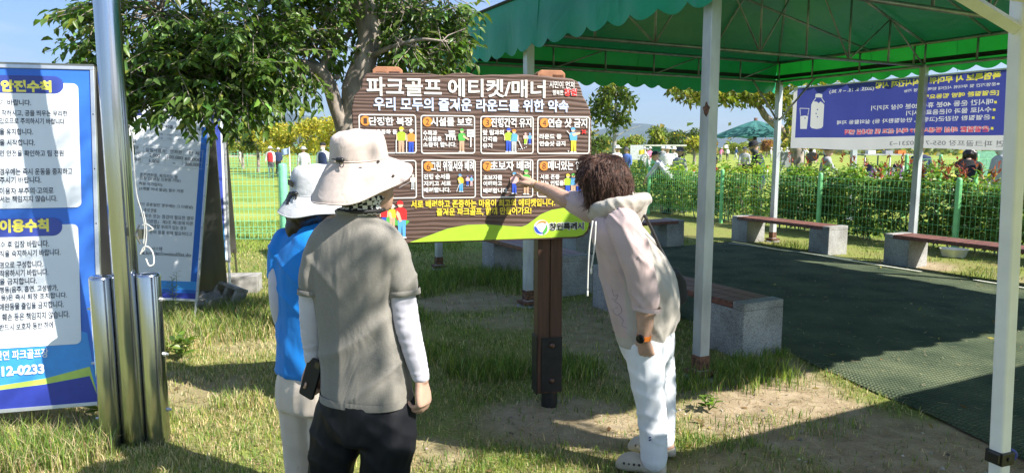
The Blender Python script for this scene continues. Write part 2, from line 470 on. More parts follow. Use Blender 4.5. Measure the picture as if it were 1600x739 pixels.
# ================================================================ SETTING
def vnoise(x, y, seed=0):
    xi = np.floor(x).astype(np.int64); yi = np.floor(y).astype(np.int64)
    xf = x - xi; yf = y - yi
    u = xf * xf * (3 - 2 * xf); v = yf * yf * (3 - 2 * yf)
    def h(a, b):
        n = (a * 374761393 + b * 668265263 + seed * 974634777) & 0x7fffffff
        n = ((n ^ (n >> 13)) * 1274126177) & 0x7fffffff
        return ((n ^ (n >> 16)) & 0xffff) / 65535.0
    return (h(xi, yi) * (1 - u) + h(xi + 1, yi) * u) * (1 - v) + (h(xi, yi + 1) * (1 - u) + h(xi + 1, yi + 1) * u) * v
def fbm(x, y, seed=0, o=4):
    s = 0; a = 0.5; t = 0
    for i in range(o):
        s = s + a * vnoise(x, y, seed + i * 17); t += a; a *= 0.5; x = x * 2.03 + 3.1; y = y * 2.03 + 1.7
    return s / t
def sstep(a, b, x):
    t = np.clip((x - a) / (b - a), 0, 1); return t * t * (3 - 2 * t)

# the canopy's own frame: X across it (v), Y along it away from the camera
TENT_O = Vector((1.33, 4.82, 0.0)); TENT_A = math.atan2(0.455, 0.890)
TV = Vector((math.cos(TENT_A), math.sin(TENT_A), 0)); TY = Vector((-TV.y, TV.x, 0))
def tent(x, y, z=0.0): return TENT_O + TV * x + TY * y + Vector((0, 0, z))
def to_tent(X, Y):
    dx, dy = X - TENT_O.x, Y - TENT_O.y
    return dx * TV.x + dy * TV.y, dx * TY.x + dy * TY.y
FENCE_V = 7.55

DIRT = [  # x, y, rx, ry, strength: worn bare earth
    (0.30, 3.95, 0.60, 0.50, .9), (0.75, 5.6, 0.38, 1.1, 0.7), (0.95, 6.9, 0.5, 0.9, 0.75), (-0.5, 7.3, 0.8, 0.5, 0.8), (0.0, 6.4, 0.7, 0.3, 0.6),
    (1.75, 4.25, 0.75, 0.75, 1.0), (2.3, 3.4, 0.9, 0.9, 1.0), (1.2, 3.35, 0.5, 0.35, 0.65), (-0.42, 3.55, 0.28, 0.22, 0.7), (2.0, 5.0, 0.25, 0.35, 1.0),
    (0.3, 3.0, 0.6, 0.25, 0.4), (5.6, 9.6, 0.5, 0.5, 0.9), (6.3, 8.4, 0.35, 0.8, 0.5)]
def dirt_at(x, y):
    w = (fbm(x * 1.6, y * 1.6, 3) - 0.5) * 0.9
    d = np.zeros_like(x)
    for cx, cy_, rx, ry, s in DIRT:
        r = np.sqrt(((x - cx) / rx) ** 2 + ((y - cy_) / ry) ** 2)
        d = np.maximum(d, s * (1 - sstep(0.55, 1.15, r + w)))
    d = np.maximum(d, 0.6 * sstep(0.62, 0.76, fbm(x * 0.9 + 5, y * 0.9, 9)) * (y < 8))
    return np.clip(d, 0, 1)
def lawn_at(x, y):
    tv, ty = (x - TENT_O.x) * TV.x + (y - TENT_O.y) * TV.y, 0
    right = sstep(7.9, 8.6, tv)
    left = sstep(10.2, 12.0, y) * (x < 1.5)
    far = sstep(20, 22, y)
    return np.clip(np.maximum(np.maximum(right, left), far), 0, 1)
def height_at(x, y):
    near = np.exp(-((y - 4) / 9.0) ** 2)
    h = (fbm(x * 2.2, y * 2.2, 21) - 0.5) * 0.035 + (fbm(x * 9, y * 9, 31, 3) - 0.5) * 0.016
    h = h + 0.035 * np.exp(-(((x - 0.25) / 0.3) ** 2 + ((y - 4.15) / 0.25) ** 2))
    return h * near - 0.006

def axis_lines(lo, hi, step, far):
    a = list(np.arange(lo, hi + 1e-6, step)); g = step
    up, x = [], hi
    while x < far: g *= 1.18; x += g; up.append(x)
    dn, x, g = [], lo, step
    while x > -far: g *= 1.18; x -= g; dn.append(x)
    return np.array(dn[::-1] + a + up)
gx = axis_lines(-5.5, 8.0, 0.055, 9000.0); gy = axis_lines(1.0, 13.0, 0.06, 9000.0)
GX, GY = np.meshgrid(gx, gy)
GZ = height_at(GX, GY)
V = np.stack([GX.ravel(), GY.ravel(), GZ.ravel()], 1)
nx, ny = len(gx), len(gy)
ii = (np.arange(ny - 1)[:, None] * nx + np.arange(nx - 1)[None, :]).ravel()
F = np.stack([ii, ii + 1, ii + nx + 1, ii + nx], 1)
m, n, l, b = nodes_of('ground_soil_and_turf')
at_ = n.new('ShaderNodeAttribute'); at_.attribute_name = 'Col'
sp_ = n.new('ShaderNodeSeparateColor'); l.new(at_.outputs['Color'], sp_.inputs[0])
tc = n.new('ShaderNodeTexCoord')
def NZ(scale, detail=6, st=(1, 1, 1), rough=0.6):
    mp = n.new('ShaderNodeMapping'); mp.inputs['Scale'].default_value = st; l.new(tc.outputs['Object'], mp.inputs[0])
    z = n.new('ShaderNodeTexNoise'); z.inputs['Scale'].default_value = scale; z.inputs['Detail'].default_value = detail; z.inputs['Roughness'].default_value = rough
    l.new(mp.outputs[0], z.inputs['Vector']); return z
def RAMP(src, *st):
    r = n.new('ShaderNodeValToRGB'); e = r.color_ramp.elements
    e[0].position, e[0].color = st[0][0], rgba(st[0][1]); e[1].position, e[1].color = st[-1][0], rgba(st[-1][1])
    for p, c in st[1:-1]:
        k = e.new(p); k.color = rgba(c)
    l.new(src, r.inputs[0]); return r
def MIX(f, a, b_, mode='MIX'):
    x = n.new('ShaderNodeMixRGB'); x.blend_type = mode
    if isinstance(f, float): x.inputs[0].default_value = f
    else: l.new(f, x.inputs[0])
    l.new(a, x.inputs[1]); l.new(b_, x.inputs[2]); return x
dirt_c = RAMP(NZ(7, 9).outputs['Fac'], (0.30, (0.31, 0.24, 0.155)), (0.52, (0.44, 0.35, 0.235)), (0.72, (0.56, 0.455, 0.325)))
grit = RAMP(NZ(160, 3).outputs['Fac'], (0.33, (0.62, 0.60, 0.56)), (0.5, (1, 1, 1)), (0.8, (1.0, 1.0, 1.0)))
grit2 = RAMP(NZ(420, 2, (1, 1, 1), .8).outputs['Fac'], (0.36, (0.45, 0.43, 0.40)), (0.5, (1, 1, 1)), (0.7, (1.15, 1.13, 1.1)))
dirt_c = MIX(0.75, dirt_c.outputs[0], grit.outputs[0], 'MULTIPLY'); dirt_c = MIX(0.7, dirt_c.outputs[0], grit2.outputs[0], 'MULTIPLY')
thatch = RAMP(NZ(55, 8, (1, 1, 1), 0.75).outputs['Fac'], (0.28, (0.12, 0.11, 0.045)), (0.5, (0.28, 0.25, 0.11)), (0.72, (0.46, 0.41, 0.21)))
gpatch = RAMP(NZ(1.1, 5).outputs['Fac'], (0.35, (0.75, 0.8, 0.6)), (0.65, (0.7, 1.05, 0.42)))
thatch = MIX(0.8, thatch.outputs[0], gpatch.outputs[0], 'MULTIPLY')
lawn1 = RAMP(NZ(0.22, 5, (1, 2.2, 1)).outputs['Fac'], (0.34, (0.17, 0.25, 0.045)), (0.5, (0.29, 0.36, 0.07)), (0.66, (0.42, 0.44, 0.11)))
lawn2 = RAMP(NZ(26, 6, (1, 1, 1), 0.7).outputs['Fac'], (0.3, (0.55, 0.6, 0.5)), (0.7, (1.15, 1.1, 1.0)))
lawn = MIX(0.7, lawn1.outputs[0], lawn2.outputs[0], 'MULTIPLY')
c1 = MIX(sp_.outputs[0], thatch.outputs[0], dirt_c.outputs[0])
c2 = MIX(sp_.outputs[1], c1.outputs[0], lawn.outputs[0])
l.new(c2.outputs[0], b.inputs['Base Color'])
b.inputs['Roughness'].default_value = 0.95; b.inputs['Specular IOR Level'].default_value = 0.15
bp = n.new('ShaderNodeBump'); bp.inputs['Strength'].default_value = 0.7; bp.inputs['Distance'].default_value = 0.012
l.new(NZ(75, 8, (1, 1, 1), 0.7).outputs['Fac'], bp.inputs['Height']); l.new(bp.outputs[0], b.inputs['Normal'])
M_GROUND = m
dcol = np.stack([dirt_at(GX, GY).ravel(), lawn_at(GX, GY).ravel(), np.zeros(GX.size)], 1)
ground = np_mesh('ground', V, F, dcol, M_GROUND, smooth=True)
tag(ground, 'worn ground of pale earth and patchy grass, mown lawn beyond the fence', kind='structure')

# tan path at the far left of the course
M_PATH = pm('path_earth', (0.46, 0.37, 0.25), rough=0.95, var=0.15, scale=0.8)
mb = MB()
pl = [gnd(300, 246.5), gnd(372, 245.2), gnd(420, 242.6), gnd(455, 241.2), gnd(458, 240.2), gnd(415, 241.2), gnd(372, 243.0), gnd(300, 244)]
mb.add([(p.x, p.y, 0.012) for p in pl], [(0, 1, 6, 7), (1, 2, 5, 6), (2, 3, 4, 5)])
tag(mb.build('path', M_PATH, loc=(pl[0].x, pl[0].y, 0.012)), 'tan earth path crossing the far lawn', kind='structure')

# hills: one ridge range, real relief, several kilometres away
def hills(name, prof, D, depth, seed, col):
    xs = np.array([p[0] for p in prof], float); hs = np.array([(232 - p[1]) / FPX for p in prof], float)
    A = np.linspace(xs[0], xs[-1], 260); H = np.interp(A, xs, hs)
    k = np.ones(9) / 9; H = np.convolve(np.pad(H, 4, 'edge'), k, 'valid')
    T = np.linspace(-1, 1, 26)
    ang, tt = np.meshgrid(A, T)
    Y = D + tt * depth; X = (ang - 800) / FPX * Y
    prof_t = np.where(tt < 0, np.cos(tt * math.pi / 2) ** 1.3, np.cos(tt * math.pi / 2))
    nz = fbm(X / 420, Y / 420, seed, 5) - 0.5
    Z = np.interp(ang, A, H) * D * prof_t * (1 + 0.35 * nz * (1 - prof_t)) + nz * 60 * prof_t * (1 - prof_t) + nz * 10 * prof_t - 8
    Vv = np.stack([X.ravel(), Y.ravel(), Z.ravel()], 1)
    w, h = len(A), len(T)
    i = (np.arange(h - 1)[:, None] * w + np.arange(w - 1)[None, :]).ravel()
    o = np_mesh(name, Vv, np.stack([i, i + 1, i + w + 1, i + w], 1), None, pm('forested_hill' + str(seed), col, rough=1.0, var=0.35, scale=0.012, detail=8), smooth=True)
    return tag(o, kind='structure')
hills('hills', [(-500, 226), (-200, 214), (60, 205), (240, 192), (330, 183), (378, 170), (405, 163), (430, 167), (470, 184), (500, 183), (530, 179), (580, 196), (680, 210), (800, 205), (905, 212), (945, 199), (985, 187), (1012, 190), (1050, 203), (1090, 213), (1140, 216), (1190, 206), (1240, 208), (1290, 218), (1400, 221), (1600, 214), (2100, 222)], 5600, 900, 5, (0.045, 0.075, 0.03))

# air between here and the hills
m = bpy.data.materials.new('haze_air'); m.use_nodes = True
nt = m.node_tree; nt.nodes.clear()
o_ = nt.nodes.new('ShaderNodeOutputMaterial'); pv = nt.nodes.new('ShaderNodeVolumePrincipled')
pv.inputs['Color'].default_value = (0.62, 0.80, 1.0, 1); pv.inputs['Density'].default_value = 0.00016; pv.inputs['Anisotropy'].default_value = 0.3
nt.links.new(pv.outputs[0], o_.inputs['Volume'])
mb = MB(); mb.box((0, 2800, 298), (13000, 8600, 604))
hz = mb.build('haze', m, loc=(0, 2800, -4)); tag(hz, 'thin pale blue summer haze over the whole place', kind='stuff')

# ================================================================ GREEN CANOPY
def canvas(name, col, tcol, trans):
    m, n, l, b = nodes_of(name)
    tc = n.new('ShaderNodeTexCoord')
    z = n.new('ShaderNodeTexNoise'); z.inputs['Scale'].default_value = 1.3; z.inputs['Detail'].default_value = 6
    l.new(tc.outputs['Object'], z.inputs['Vector'])
    r = n.new('ShaderNodeValToRGB'); r.color_ramp.elements[0].position = 0.3; r.color_ramp.elements[1].position = 0.75
    r.color_ramp.elements[0].color = rgba(tuple(c * 0.8 for c in col)); r.color_ramp.elements[1].color = rgba(tuple(c * 1.15 for c in col))
    l.new(z.outputs['Fac'], r.inputs[0]); l.new(r.outputs[0], b.inputs['Base Color'])
    b.inputs['Roughness'].default_value = 0.42; b.inputs['Specular IOR Level'].default_value = 0.5
    w = n.new('ShaderNodeTexNoise'); w.inputs['Scale'].default_value = 2.6; w.inputs['Detail'].default_value = 3; w.inputs['Distortion'].default_value = 0.8
    l.new(tc.outputs['Object'], w.inputs['Vector'])
    bp = n.new('ShaderNodeBump'); bp.inputs['Strength'].default_value = 0.45; bp.inputs['Distance'].default_value = 0.05
    l.new(w.outputs['Fac'], bp.inputs['Height']); l.new(bp.outputs[0], b.inputs['Normal'])
    t = n.new('ShaderNodeBsdfTranslucent'); t.inputs['Color'].default_value = rgba(tcol)
    mx = n.new('ShaderNodeMixShader'); mx.inputs[0].default_value = trans
    l.new(b.outputs[0], mx.inputs[1]); l.new(t.outputs[0], mx.inputs[2]); l.new(mx.outputs[0], n['Material Output'].inputs['Surface'])
    return m
M_ROOF = canvas('green_roof_canvas', (0.016, 0.16, 0.085), (0.012, 0.20, 0.06), 0.07)
M_VAL = canvas('green_valance_canvas', (0.015, 0.36, 0.20), (0.012, 0.30, 0.02), 0.26)
M_WEB = pm('black_webbing', (0.012, 0.02, 0.016), rough=0.7)
W, Y0, Y1 = 6.2, -2.46, 5.14
ZB, ZT, ZR = 2.72, 3.03, 4.15
POLE_Y = [-2.40, 0.0, 2.56, 5.08]
canopy = thing('canopy_tent', 'large green canvas canopy on galvanised posts with scalloped valance', 'canopy', TENT_O, TENT_A)
def post_mesh(x, y):
    mb = MB(); s = 0.085
    mb.box((x, y, 1.39), (s, s, 2.70))
    return mb
for yy in POLE_Y:
    for xx in (0.0, W):
        p = post_mesh(xx, yy).build('post', M_GALV, canopy, bevel=0.006, local=True)
        b_ = MB(); b_.box((xx, yy, 0.035), (0.17, 0.17, 0.03)); b_.build('base_plate', M_RUST, p, local=True, bevel=0.004)
        f_ = MB(); f_.lathe((xx, yy, -0.05), [(0.12, 0), (0.13, 0.04), (0.11, 0.06)], 14); f_.build('footing', M_CONC, p, local=True)
        r_ = MB(); r_.box((xx, yy, 0.11), (0.089, 0.089, 0.10)); r_.build('rust_stain', M_RUST, p, local=True)
    if yy == 0.0:
        r_ = MB(); r_.prism([(0.0435 * 0 - 0.0445, -0.02 + 0.03 * math.cos(a) * (1 + .25 * math.sin(5 * a)), 1.86 + 0.04 * math.sin(a) * (1 + .3 * math.cos(4 * a))) for a in [k * 0.42 for k in range(15)]], (0.003, 0, 0)); r_.build('rust_patch', M_RUST, canopy, local=True)
rt = 0.017
def bar(mb, a, b, r=rt, n=7): mb.tube([a, b], r, n)
def side_truss(x):
    mb = MB()
    bar(mb, (x, Y0, ZB), (x, Y1, ZB), 0.02); bar(mb, (x, Y0, ZT), (x, Y1, ZT), 0.022)
    k = 0
    yy = Y0 + 0.06
    while yy < Y1:
        bar(mb, (x, yy, ZB), (x, yy, ZT), 0.014); yy += 0.853
    return mb
def end_truss(y):
    mb = MB()
    bar(mb, (0, y, ZB), (W, y, ZB), 0.02); bar(mb, (0, y, ZT), (W, y, ZT), 0.022)
    for i in range(8):
        x = W * i / 7; bar(mb, (x, y, ZB), (x, y, ZT), 0.014)
        if i < 7 and i % 2 == 0: bar(mb, (x, y, ZB), (x + W / 7, y, ZT), 0.011)
    return mb
for x in (0.0, W): side_truss(x).build('side_truss', M_TRUSS, canopy, smooth=True, local=True)
for y in (Y0 + .04, Y1 - .04): end_truss(y).build('end_truss', M_TRUSS, canopy, smooth=True, local=True)
RY0, RY1 = 0.5, 2.1                                           # ridge from .. to
def roof_z(x, y):
    a = min(x, W - x) / (W / 2); b = min((y - Y0) / (RY0 - Y0), (Y1 - y) / (Y1 - RY1))
    return ZT + 0.03 + (ZR - ZT) * max(0, min(a, b, 1.0))
def cross_truss(y):
    mb = MB()
    bar(mb, (0, y, ZB), (W, y, ZB), 0.021)
    N = 8; top = []
    for i in range(N + 1):
        x = W * i / N; top.append((x, y, max(ZT, roof_z(x, y) - 0.05)))
    for i in range(N): bar(mb, top[i], top[i + 1], 0.019)
    for i in range(N + 1): bar(mb, (W * i / N, y, ZB), top[i], 0.014)
    for i in range(N):
        if i < N / 2: bar(mb, (W * i / N, y, top[i][2] if i % 2 else ZB), (W * (i + 1) / N, y, ZB if i % 2 else top[i + 1][2]), 0.011)
        else: bar(mb, (W * i / N, y, ZB if not i % 2 else top[i][2]), (W * (i + 1) / N, y, top[i + 1][2] if not i % 2 else ZB), 0.011)
    return mb
for y in (0.0, 2.56): cross_truss(y).build('cross_truss', M_TRUSS, canopy, smooth=True, local=True)
# rafters under the canvas
raf = [((0, yy, ZT), (W / 2, yy, roof_z(W / 2, yy) - 0.05)) for yy in (-0.9, 0.85, 1.7, 3.4)] + [((W, yy, ZT), (W / 2, yy, roof_z(W / 2, yy) - 0.05)) for yy in (-0.9, 0.85, 1.7, 3.4)]
raf += [((c[0], c[1], ZT), (W / 2, r, ZR - 0.03)) for c, r in (((0, Y0), RY0), ((W, Y0), RY0), ((0, Y1), RY1), ((W, Y1), RY1))] + [((W / 2, RY0, ZR - 0.03), (W / 2, RY1, ZR - 0.03))]
raf += [((x, Y1, ZT), (x + (W / 2 - x) * 0.75, Y1 - 2.2, roof_z(x + (W / 2 - x) * 0.75, Y1 - 2.2) - 0.05)) for x in (1.55, 4.65)]
for a, b_ in raf:
    mb = MB(); bar(mb, a, b_, 0.016); mb.build('rafter', M_TRUSS, canopy, smooth=True, local=True)
# roof canvas: slight sag between rafters
mb = MB(); nx_, ny_ = 44, 52; g = []
for j in range(ny_ + 1):
    for i in range(nx_ + 1):
        x, y = -0.09 + (W + 0.18) * i / nx_, Y0 - 0.09 + (Y1 - Y0 + 0.18) * j / ny_
        z = roof_z(min(max(x, 0), W), min(max(y, Y0), Y1)) + 0.015 - 0.03 * abs(math.sin(math.pi * (y - Y0) / 0.855)) * (0.3 if i in (0, nx_) else 1)
        g.append((x, y, z))
mb.add(g, [(j * (nx_ + 1) + i, j * (nx_ + 1) + i + 1, (j + 1) * (nx_ + 1) + i + 1, (j + 1) * (nx_ + 1) + i) for j in range(ny_) for i in range(nx_)])
roof = mb.build('roof_canvas', M_ROOF, canopy, smooth=True, local=True)
def valance(p0, p1, outw, seed, lift=0.0):
    p0, p1, outw = Vector(p0), Vector(p1), Vector(outw); e_ = (p1 - p0).normalized() * .105; p0 = p0 - e_; p1 = p1 + e_; L = (p1 - p0).length; nseg = int(L / 0.03); rows = 12; per = 0.30
    mb = MB(); vs_ = []
    rr_ = random.Random(seed); ph = [rr_.uniform(0, 6) for _ in range(4)]
    for k in range(nseg + 1):
        s = L * k / nseg; base = p0.lerp(p1, k / nseg)
        sc_ = abs(math.sin(math.pi * s / per))
        bot = 2.585 + lift - 0.065 * (sc_ ** 0.8) + 0.012 * math.sin(s * 1.9 + ph[0])
        for r in range(rows + 1):
            t = r / rows; z = 3.055 * (1 - t) + bot * t
            wv = t * (0.018 * math.sin(s * 2 * math.pi / 0.6 + ph[1] + t) + 0.014 * math.sin(s * 4.7 + ph[2]) + 0.02 * math.sin(s * 1.3 + ph[3]))
            vs_.append(base + outw * (0.092 + wv * .8 + 0.03 * t) + Vector((0, 0, z)))
    mb.add(vs_, [(k * (rows + 1) + r, (k + 1) * (rows + 1) + r, (k + 1) * (rows + 1) + r + 1, k * (rows + 1) + r + 1) for k in range(nseg) for r in range(rows)])
    v_ = mb.build('valance', M_VAL, canopy, smooth=True, local=True)
    # black webbing sewn inside, with hanging rings
    mb = MB(); o2 = outw * 0.082; d = (p1 - p0).normalized()
    mb.prism([p0 + o2 + Vector((0, 0, 2.775)), p1 + o2 + Vector((0, 0, 2.775)), p1 + o2 + Vector((0, 0, 2.835)), p0 + o2 + Vector((0, 0, 2.835))], -outw * 0.003)
    s = 0.2
    while s < L:
        c = p0 + d * s + outw * 0.066 + Vector((0, 0, 2.79))
        mb.tube([c + d * 0.014 * math.cos(a) + Vector((0, 0, 0.014 * math.sin(a))) for a in [q * 0.7 for q in range(10)]], 0.0028, 5)
        s += 0.42
    mb.build('webbing', M_WEB, v_, local=True)
    mb = MB(); s = 0.9
    while s < L:
        c = p0 + d * s + outw * 0.099; mb.tube([c + Vector((0, 0, 3.05)), c + outw * .026 + Vector((0, 0, 2.62))], 0.004, 4); s += 1.28
    mb.build('seam', M_VAL, v_, local=True)
    # dark hem along the top edge
    mb = MB(); mb.tube([p0 + outw * 0.097 + Vector((0, 0, 3.062)), p1 + outw * 0.097 + Vector((0, 0, 3.062))], 0.016, 6); mb.build('edge_piping', M_WEB, v_, local=True)
valance((0, Y0, 0), (0, Y1, 0), (-1, 0, 0), 1); valance((W, Y0, 0), (W, Y1, 0), (1, 0, 0), 2, .095)
valance((0, Y1, 0), (W, Y1, 0), (0, 1, 0), 3); valance((0, Y0, 0), (W, Y0, 0), (0, -1, 0), 4)
for (x, y, dx, dy) in ((W, 5.08, -0.62, 0), (W, 5.08, 0, -0.72), (W, 2.56, 0, 0.0), (0, 5.08, 0.6, 0)):
    if dx == dy == 0: continue
    mb = MB(); bar(mb, (x, y, 2.05), (x + dx, y + dy, ZB), 0.017); mb.build('knee_brace', M_TRUSS, canopy, smooth=True, local=True)

# ================================================================ GREEN TURF MAT under the canopy
def mat_mat():
    m, n, l, b = nodes_of('green_woven_turf')
    tc = n.new('ShaderNodeTexCoord')
    mp = n.new('ShaderNodeMapping'); mp.inputs['Rotation'].default_value = (0, 0, 0.0); l.new(tc.outputs['Object'], mp.inputs[0])
    w1 = n.new('ShaderNodeTexWave'); w1.bands_direction = 'X'; w1.inputs['Scale'].default_value = 11; w1.inputs['Distortion'].default_value = 0.6
    w2 = n.new('ShaderNodeTexWave'); w2.bands_direction = 'Y'; w2.inputs['Scale'].default_value = 11; w2.inputs['Distortion'].default_value = 0.6
    l.new(mp.outputs[0], w1.inputs[0]); l.new(mp.outputs[0], w2.inputs[0])
    mu = n.new('ShaderNodeMath'); mu.operation = 'MULTIPLY'; l.new(w1.outputs['Fac'], mu.inputs[0]); l.new(w2.outputs['Fac'], mu.inputs[1])
    z = n.new('ShaderNodeTexNoise'); z.inputs['Scale'].default_value = 2.2; z.inputs['Detail'].default_value = 8; l.new(tc.outputs['Object'], z.inputs['Vector'])
    z2 = n.new('ShaderNodeTexNoise'); z2.inputs['Scale'].default_value = 130; z2.inputs['Detail'].default_value = 3; l.new(tc.outputs['Object'], z2.inputs['Vector'])
    r = n.new('ShaderNodeValToRGB'); e = r.color_ramp.elements; e[0].position = 0.3; e[0].color = (0.050, 0.080, 0.052, 1); e[1].position = 0.68; e[1].color = (0.165, 0.195, 0.125, 1)
    l.new(z.outputs['Fac'], r.inputs[0])
    r2 = n.new('ShaderNodeValToRGB'); r2.color_ramp.elements[0].position = 0.32; r2.color_ramp.elements[0].color = (0.35, 0.38, 0.35, 1); r2.color_ramp.elements[1].position = 0.62; r2.color_ramp.elements[1].color = (1.2, 1.2, 1.1, 1)
    l.new(z2.outputs['Fac'], r2.inputs[0])
    mx = n.new('ShaderNodeMixRGB'); mx.blend_type = 'MULTIPLY'; mx.inputs[0].default_value = 0.9; l.new(r.outputs[0], mx.inputs[1]); l.new(r2.outputs[0], mx.inputs[2])
    r3 = n.new('ShaderNodeValToRGB'); r3.color_ramp.elements[0].position = 0.02; r3.color_ramp.elements[0].color = (0.62, 0.64, 0.60, 1); r3.color_ramp.elements[1].position = 0.35; r3.color_ramp.elements[1].color = (1, 1, 1, 1)
    l.new(mu.outputs[0], r3.inputs[0])
    mx2 = n.new('ShaderNodeMixRGB'); mx2.blend_type = 'MULTIPLY'; mx2.inputs[0].default_value = 0.85; l.new(mx.outputs[0], mx2.inputs[1]); l.new(r3.outputs[0], mx2.inputs[2])
    l.new(mx2.outputs[0], b.inputs['Base Color']); b.inputs['Roughness'].default_value = 0.85; b.inputs['Specular IOR Level'].default_value = 0.2
    bp = n.new('ShaderNodeBump'); bp.inputs['Strength'].default_value = 0.8; bp.inputs['Distance'].default_value = 0.008
    l.new(mu.outputs[0], bp.inputs['Height']); l.new(bp.outputs[0], b.inputs['Normal'])
    return m
mat_t = thing('turf_mat', 'dark green woven turf mat laid flat under the canopy', 'mat', tent(2.6, 0.6, 0.0), TENT_A)
NXm, NYm = 60, 110; vs_ = []; 
def mat_left(y): return np.interp(y, [-3.6, -1.9, -0.9, 0.2, 1.2, 5.3], [0.1, 0.52, 0.80, 1.04, 1.06, 1.1])
for j in range(NYm + 1):
    y = -3.3 + 8.5 * j / NYm
    x0 = mat_left(y) + 0.02 * math.sin(y * 3.1) + 0.01 * math.sin(y * 9); x1 = 5.62 + 0.02 * math.sin(y * 2.2)
    for i in range(NXm + 1):
        x = x0 + (x1 - x0) * i / NXm
        z = 0.024 + 0.008 * noise.noise((x * 1.3, y * 1.3, 3.0)) + 0.004 * noise.noise((x * 5, y * 5, 1.0))
        if i in (0, NXm): z = 0.004
        vs_.append((x - 2.6, y - 0.6, z))
mb = MB(); mb.add(vs_, [(j * (NXm + 1) + i, j * (NXm + 1) + i + 1, (j + 1) * (NXm + 1) + i + 1, (j + 1) * (NXm + 1) + i) for j in range(NYm) for i in range(NXm)])
mb.build('turf', mat_mat(), mat_t, smooth=True, local=True)
LINEM = pm('line_paint', (0.72, 0.74, 0.66), rough=0.8, var=0.15, scale=30); lasty = 9
mb = MB(); ln = []
for j in range(61):
    y = -2.6 + 7.6 * j / 60
    if 1.55 < y < 1.75 or 1.25 < y < 1.35: continue
    ln.append((y, 5.33 + 0.015 * math.sin(y * 1.9) - 0.012 * max(0, y - 3.2) ** 2 * 6))
for (ya, xa), (yb, xb) in zip(ln, ln[1:]):
    if yb - ya > 0.2: continue
    if mb.v and ya - lasty > .05: mb.build('white_line', LINEM, mat_t, local=True); mb = MB()
    lasty = yb
    mb.add([(xa - 2.62, ya - 0.6, 0.040), (xa - 2.575, ya - 0.6, 0.040), (xb - 2.575, yb - 0.6, 0.040), (xb - 2.62, yb - 0.6, 0.040)], [(0, 1, 2, 3)])
mb.build('white_line', LINEM, mat_t, local=True)

# ================================================================ FENCES
def mesh_panel(mb, a, b, z0, z1, stepv, steph, r):
    a, b = Vector(a), Vector(b); L = (b - a).length; d = (b - a) / L
    nv = int(L / stepv)
    for i in range(nv + 1):
        p = a + d * (L * i / nv); mb.tube([p + Vector((0, 0, z0)), p + Vector((0, 0, z1))], r, 4)
    nh = int((z1 - z0) / steph)
    for j in range(nh + 1):
        z = z0 + (z1 - z0) * j / nh
        mb.tube([a + Vector((0, 0, z)), b + Vector((0, 0, z))], r, 4)
    # pressed V folds that stiffen the panel
    nrm = Vector((-d.y, d.x, 0))
    for z in (z0 + 0.12 * (z1 - z0), z1 - 0.12 * (z1 - z0)):
        mb.tube([a + nrm * 0.02 + Vector((0, 0, z)), b + nrm * 0.02 + Vector((0, 0, z))], r, 4)
rf = thing('wire_fence', 'low green welded wire fence in front of the leafy shrubs', 'fence', tent(FENCE_V, 2.8))
fys = [-2.3, 0.2, 2.76, 5.26, 7.76, 10.26, 12.76, 15.3]
for i, y in enumerate(fys):
    p = tent(FENCE_V, y); mb = MB()
    mb.lathe(p, [(0.04, -0.05), (0.04, 1.12), (0.034, 1.145), (0.015, 1.158)], 14); mb.build('fence_post', M_FENCE, rf, smooth=True, auto=R(50))
    if i + 1 < len(fys):
        mb = MB(); mesh_panel(mb, tent(FENCE_V, y + 0.05), tent(FENCE_V, fys[i + 1] - 0.05), 0.08, 1.07, 0.075, 0.165, 0.0032 if y < 6 else 0.004)
        mb.build('wire_panel', M_FENCE, rf)
lf = thing('wire_fence', 'mint green welded wire fence edging the lawn behind the information boards', 'fence', (-3.9, 12.2, 0))
lx = [-8.9, -6.4, -3.95, -1.45]
for i, x in enumerate(lx):
    p = Vector((x, 12.25 + 0.02 * x, 0)); mb = MB()
    mb.lathe(p, [(0.075, -0.05), (0.075, 1.30), (0.062, 1.335), (0.02, 1.35)], 16); mb.build('fence_post', M_FENCEM, lf, smooth=True, auto=R(50))
    if i + 1 < len(lx):
        q = Vector((lx[i + 1], 12.25 + 0.02 * lx[i + 1], 0)); mb = MB()
        mesh_panel(mb, p + Vector((0.09, 0, 0)), q - Vector((0.09, 0, 0)), 0.04, 1.27, 0.075, 0.10, 0.0042); mb.build('wire_panel', M_FENCEM, lf)
# ================================================================ BENCHES
def bench(tx, ty, length, along, label, planks=3):
    """granite blocks carrying wooden planks; (tx,ty) = centre in the canopy frame, along = angle in that frame"""
    t = thing('bench', label, 'bench', tent(tx, ty), TENT_A + along, 'granite and wood benches')
    h = 0.42; wd = 0.42; bl = 0.36
    for s in (-1, 1):
        mb = MB(); cx = s * (length / 2 - bl / 2)
        # block with a rebate for the planks
        mb.box((cx, 0, (h - 0.05) / 2 - 0.02), (bl, wd, h - 0.05 + 0.04))
        mb.box((s * (length / 2 - 0.06), 0, h - 0.02), (0.12, wd, 0.06))
        mb.build('granite_block', M_GRANITE, t, bevel=0.008, local=True)
    pw = wd / planks
    for k in range(planks):
        mb = MB(); mb.box((0, -wd / 2 + pw * (k + 0.5), h - 0.021), (length - 0.246, pw - 0.008, 0.052))
        mb.build('plank', M_BENCHWOOD, t, bevel=0.005, local=True)
    return t
bench(0.78, 1.20, 2.06, R(90), 'wooden bench whose granite end block stands beside the nearest galvanised post')
bench(0.74, 3.82, 2.05, R(90), 'wooden bench on granite blocks seen under the brown sign board')
bench(5.86, 4.50, 2.0, R(90), 'wooden bench on granite blocks under the left half of the banner')
bench(5.86, 1.45, 2.3, R(90), 'wooden bench under the right half of the banner with a white tray beneath')
bench(3.35, 5.5, 2.1, R(0), 'wooden bench on granite blocks across the far end of the turf mat')

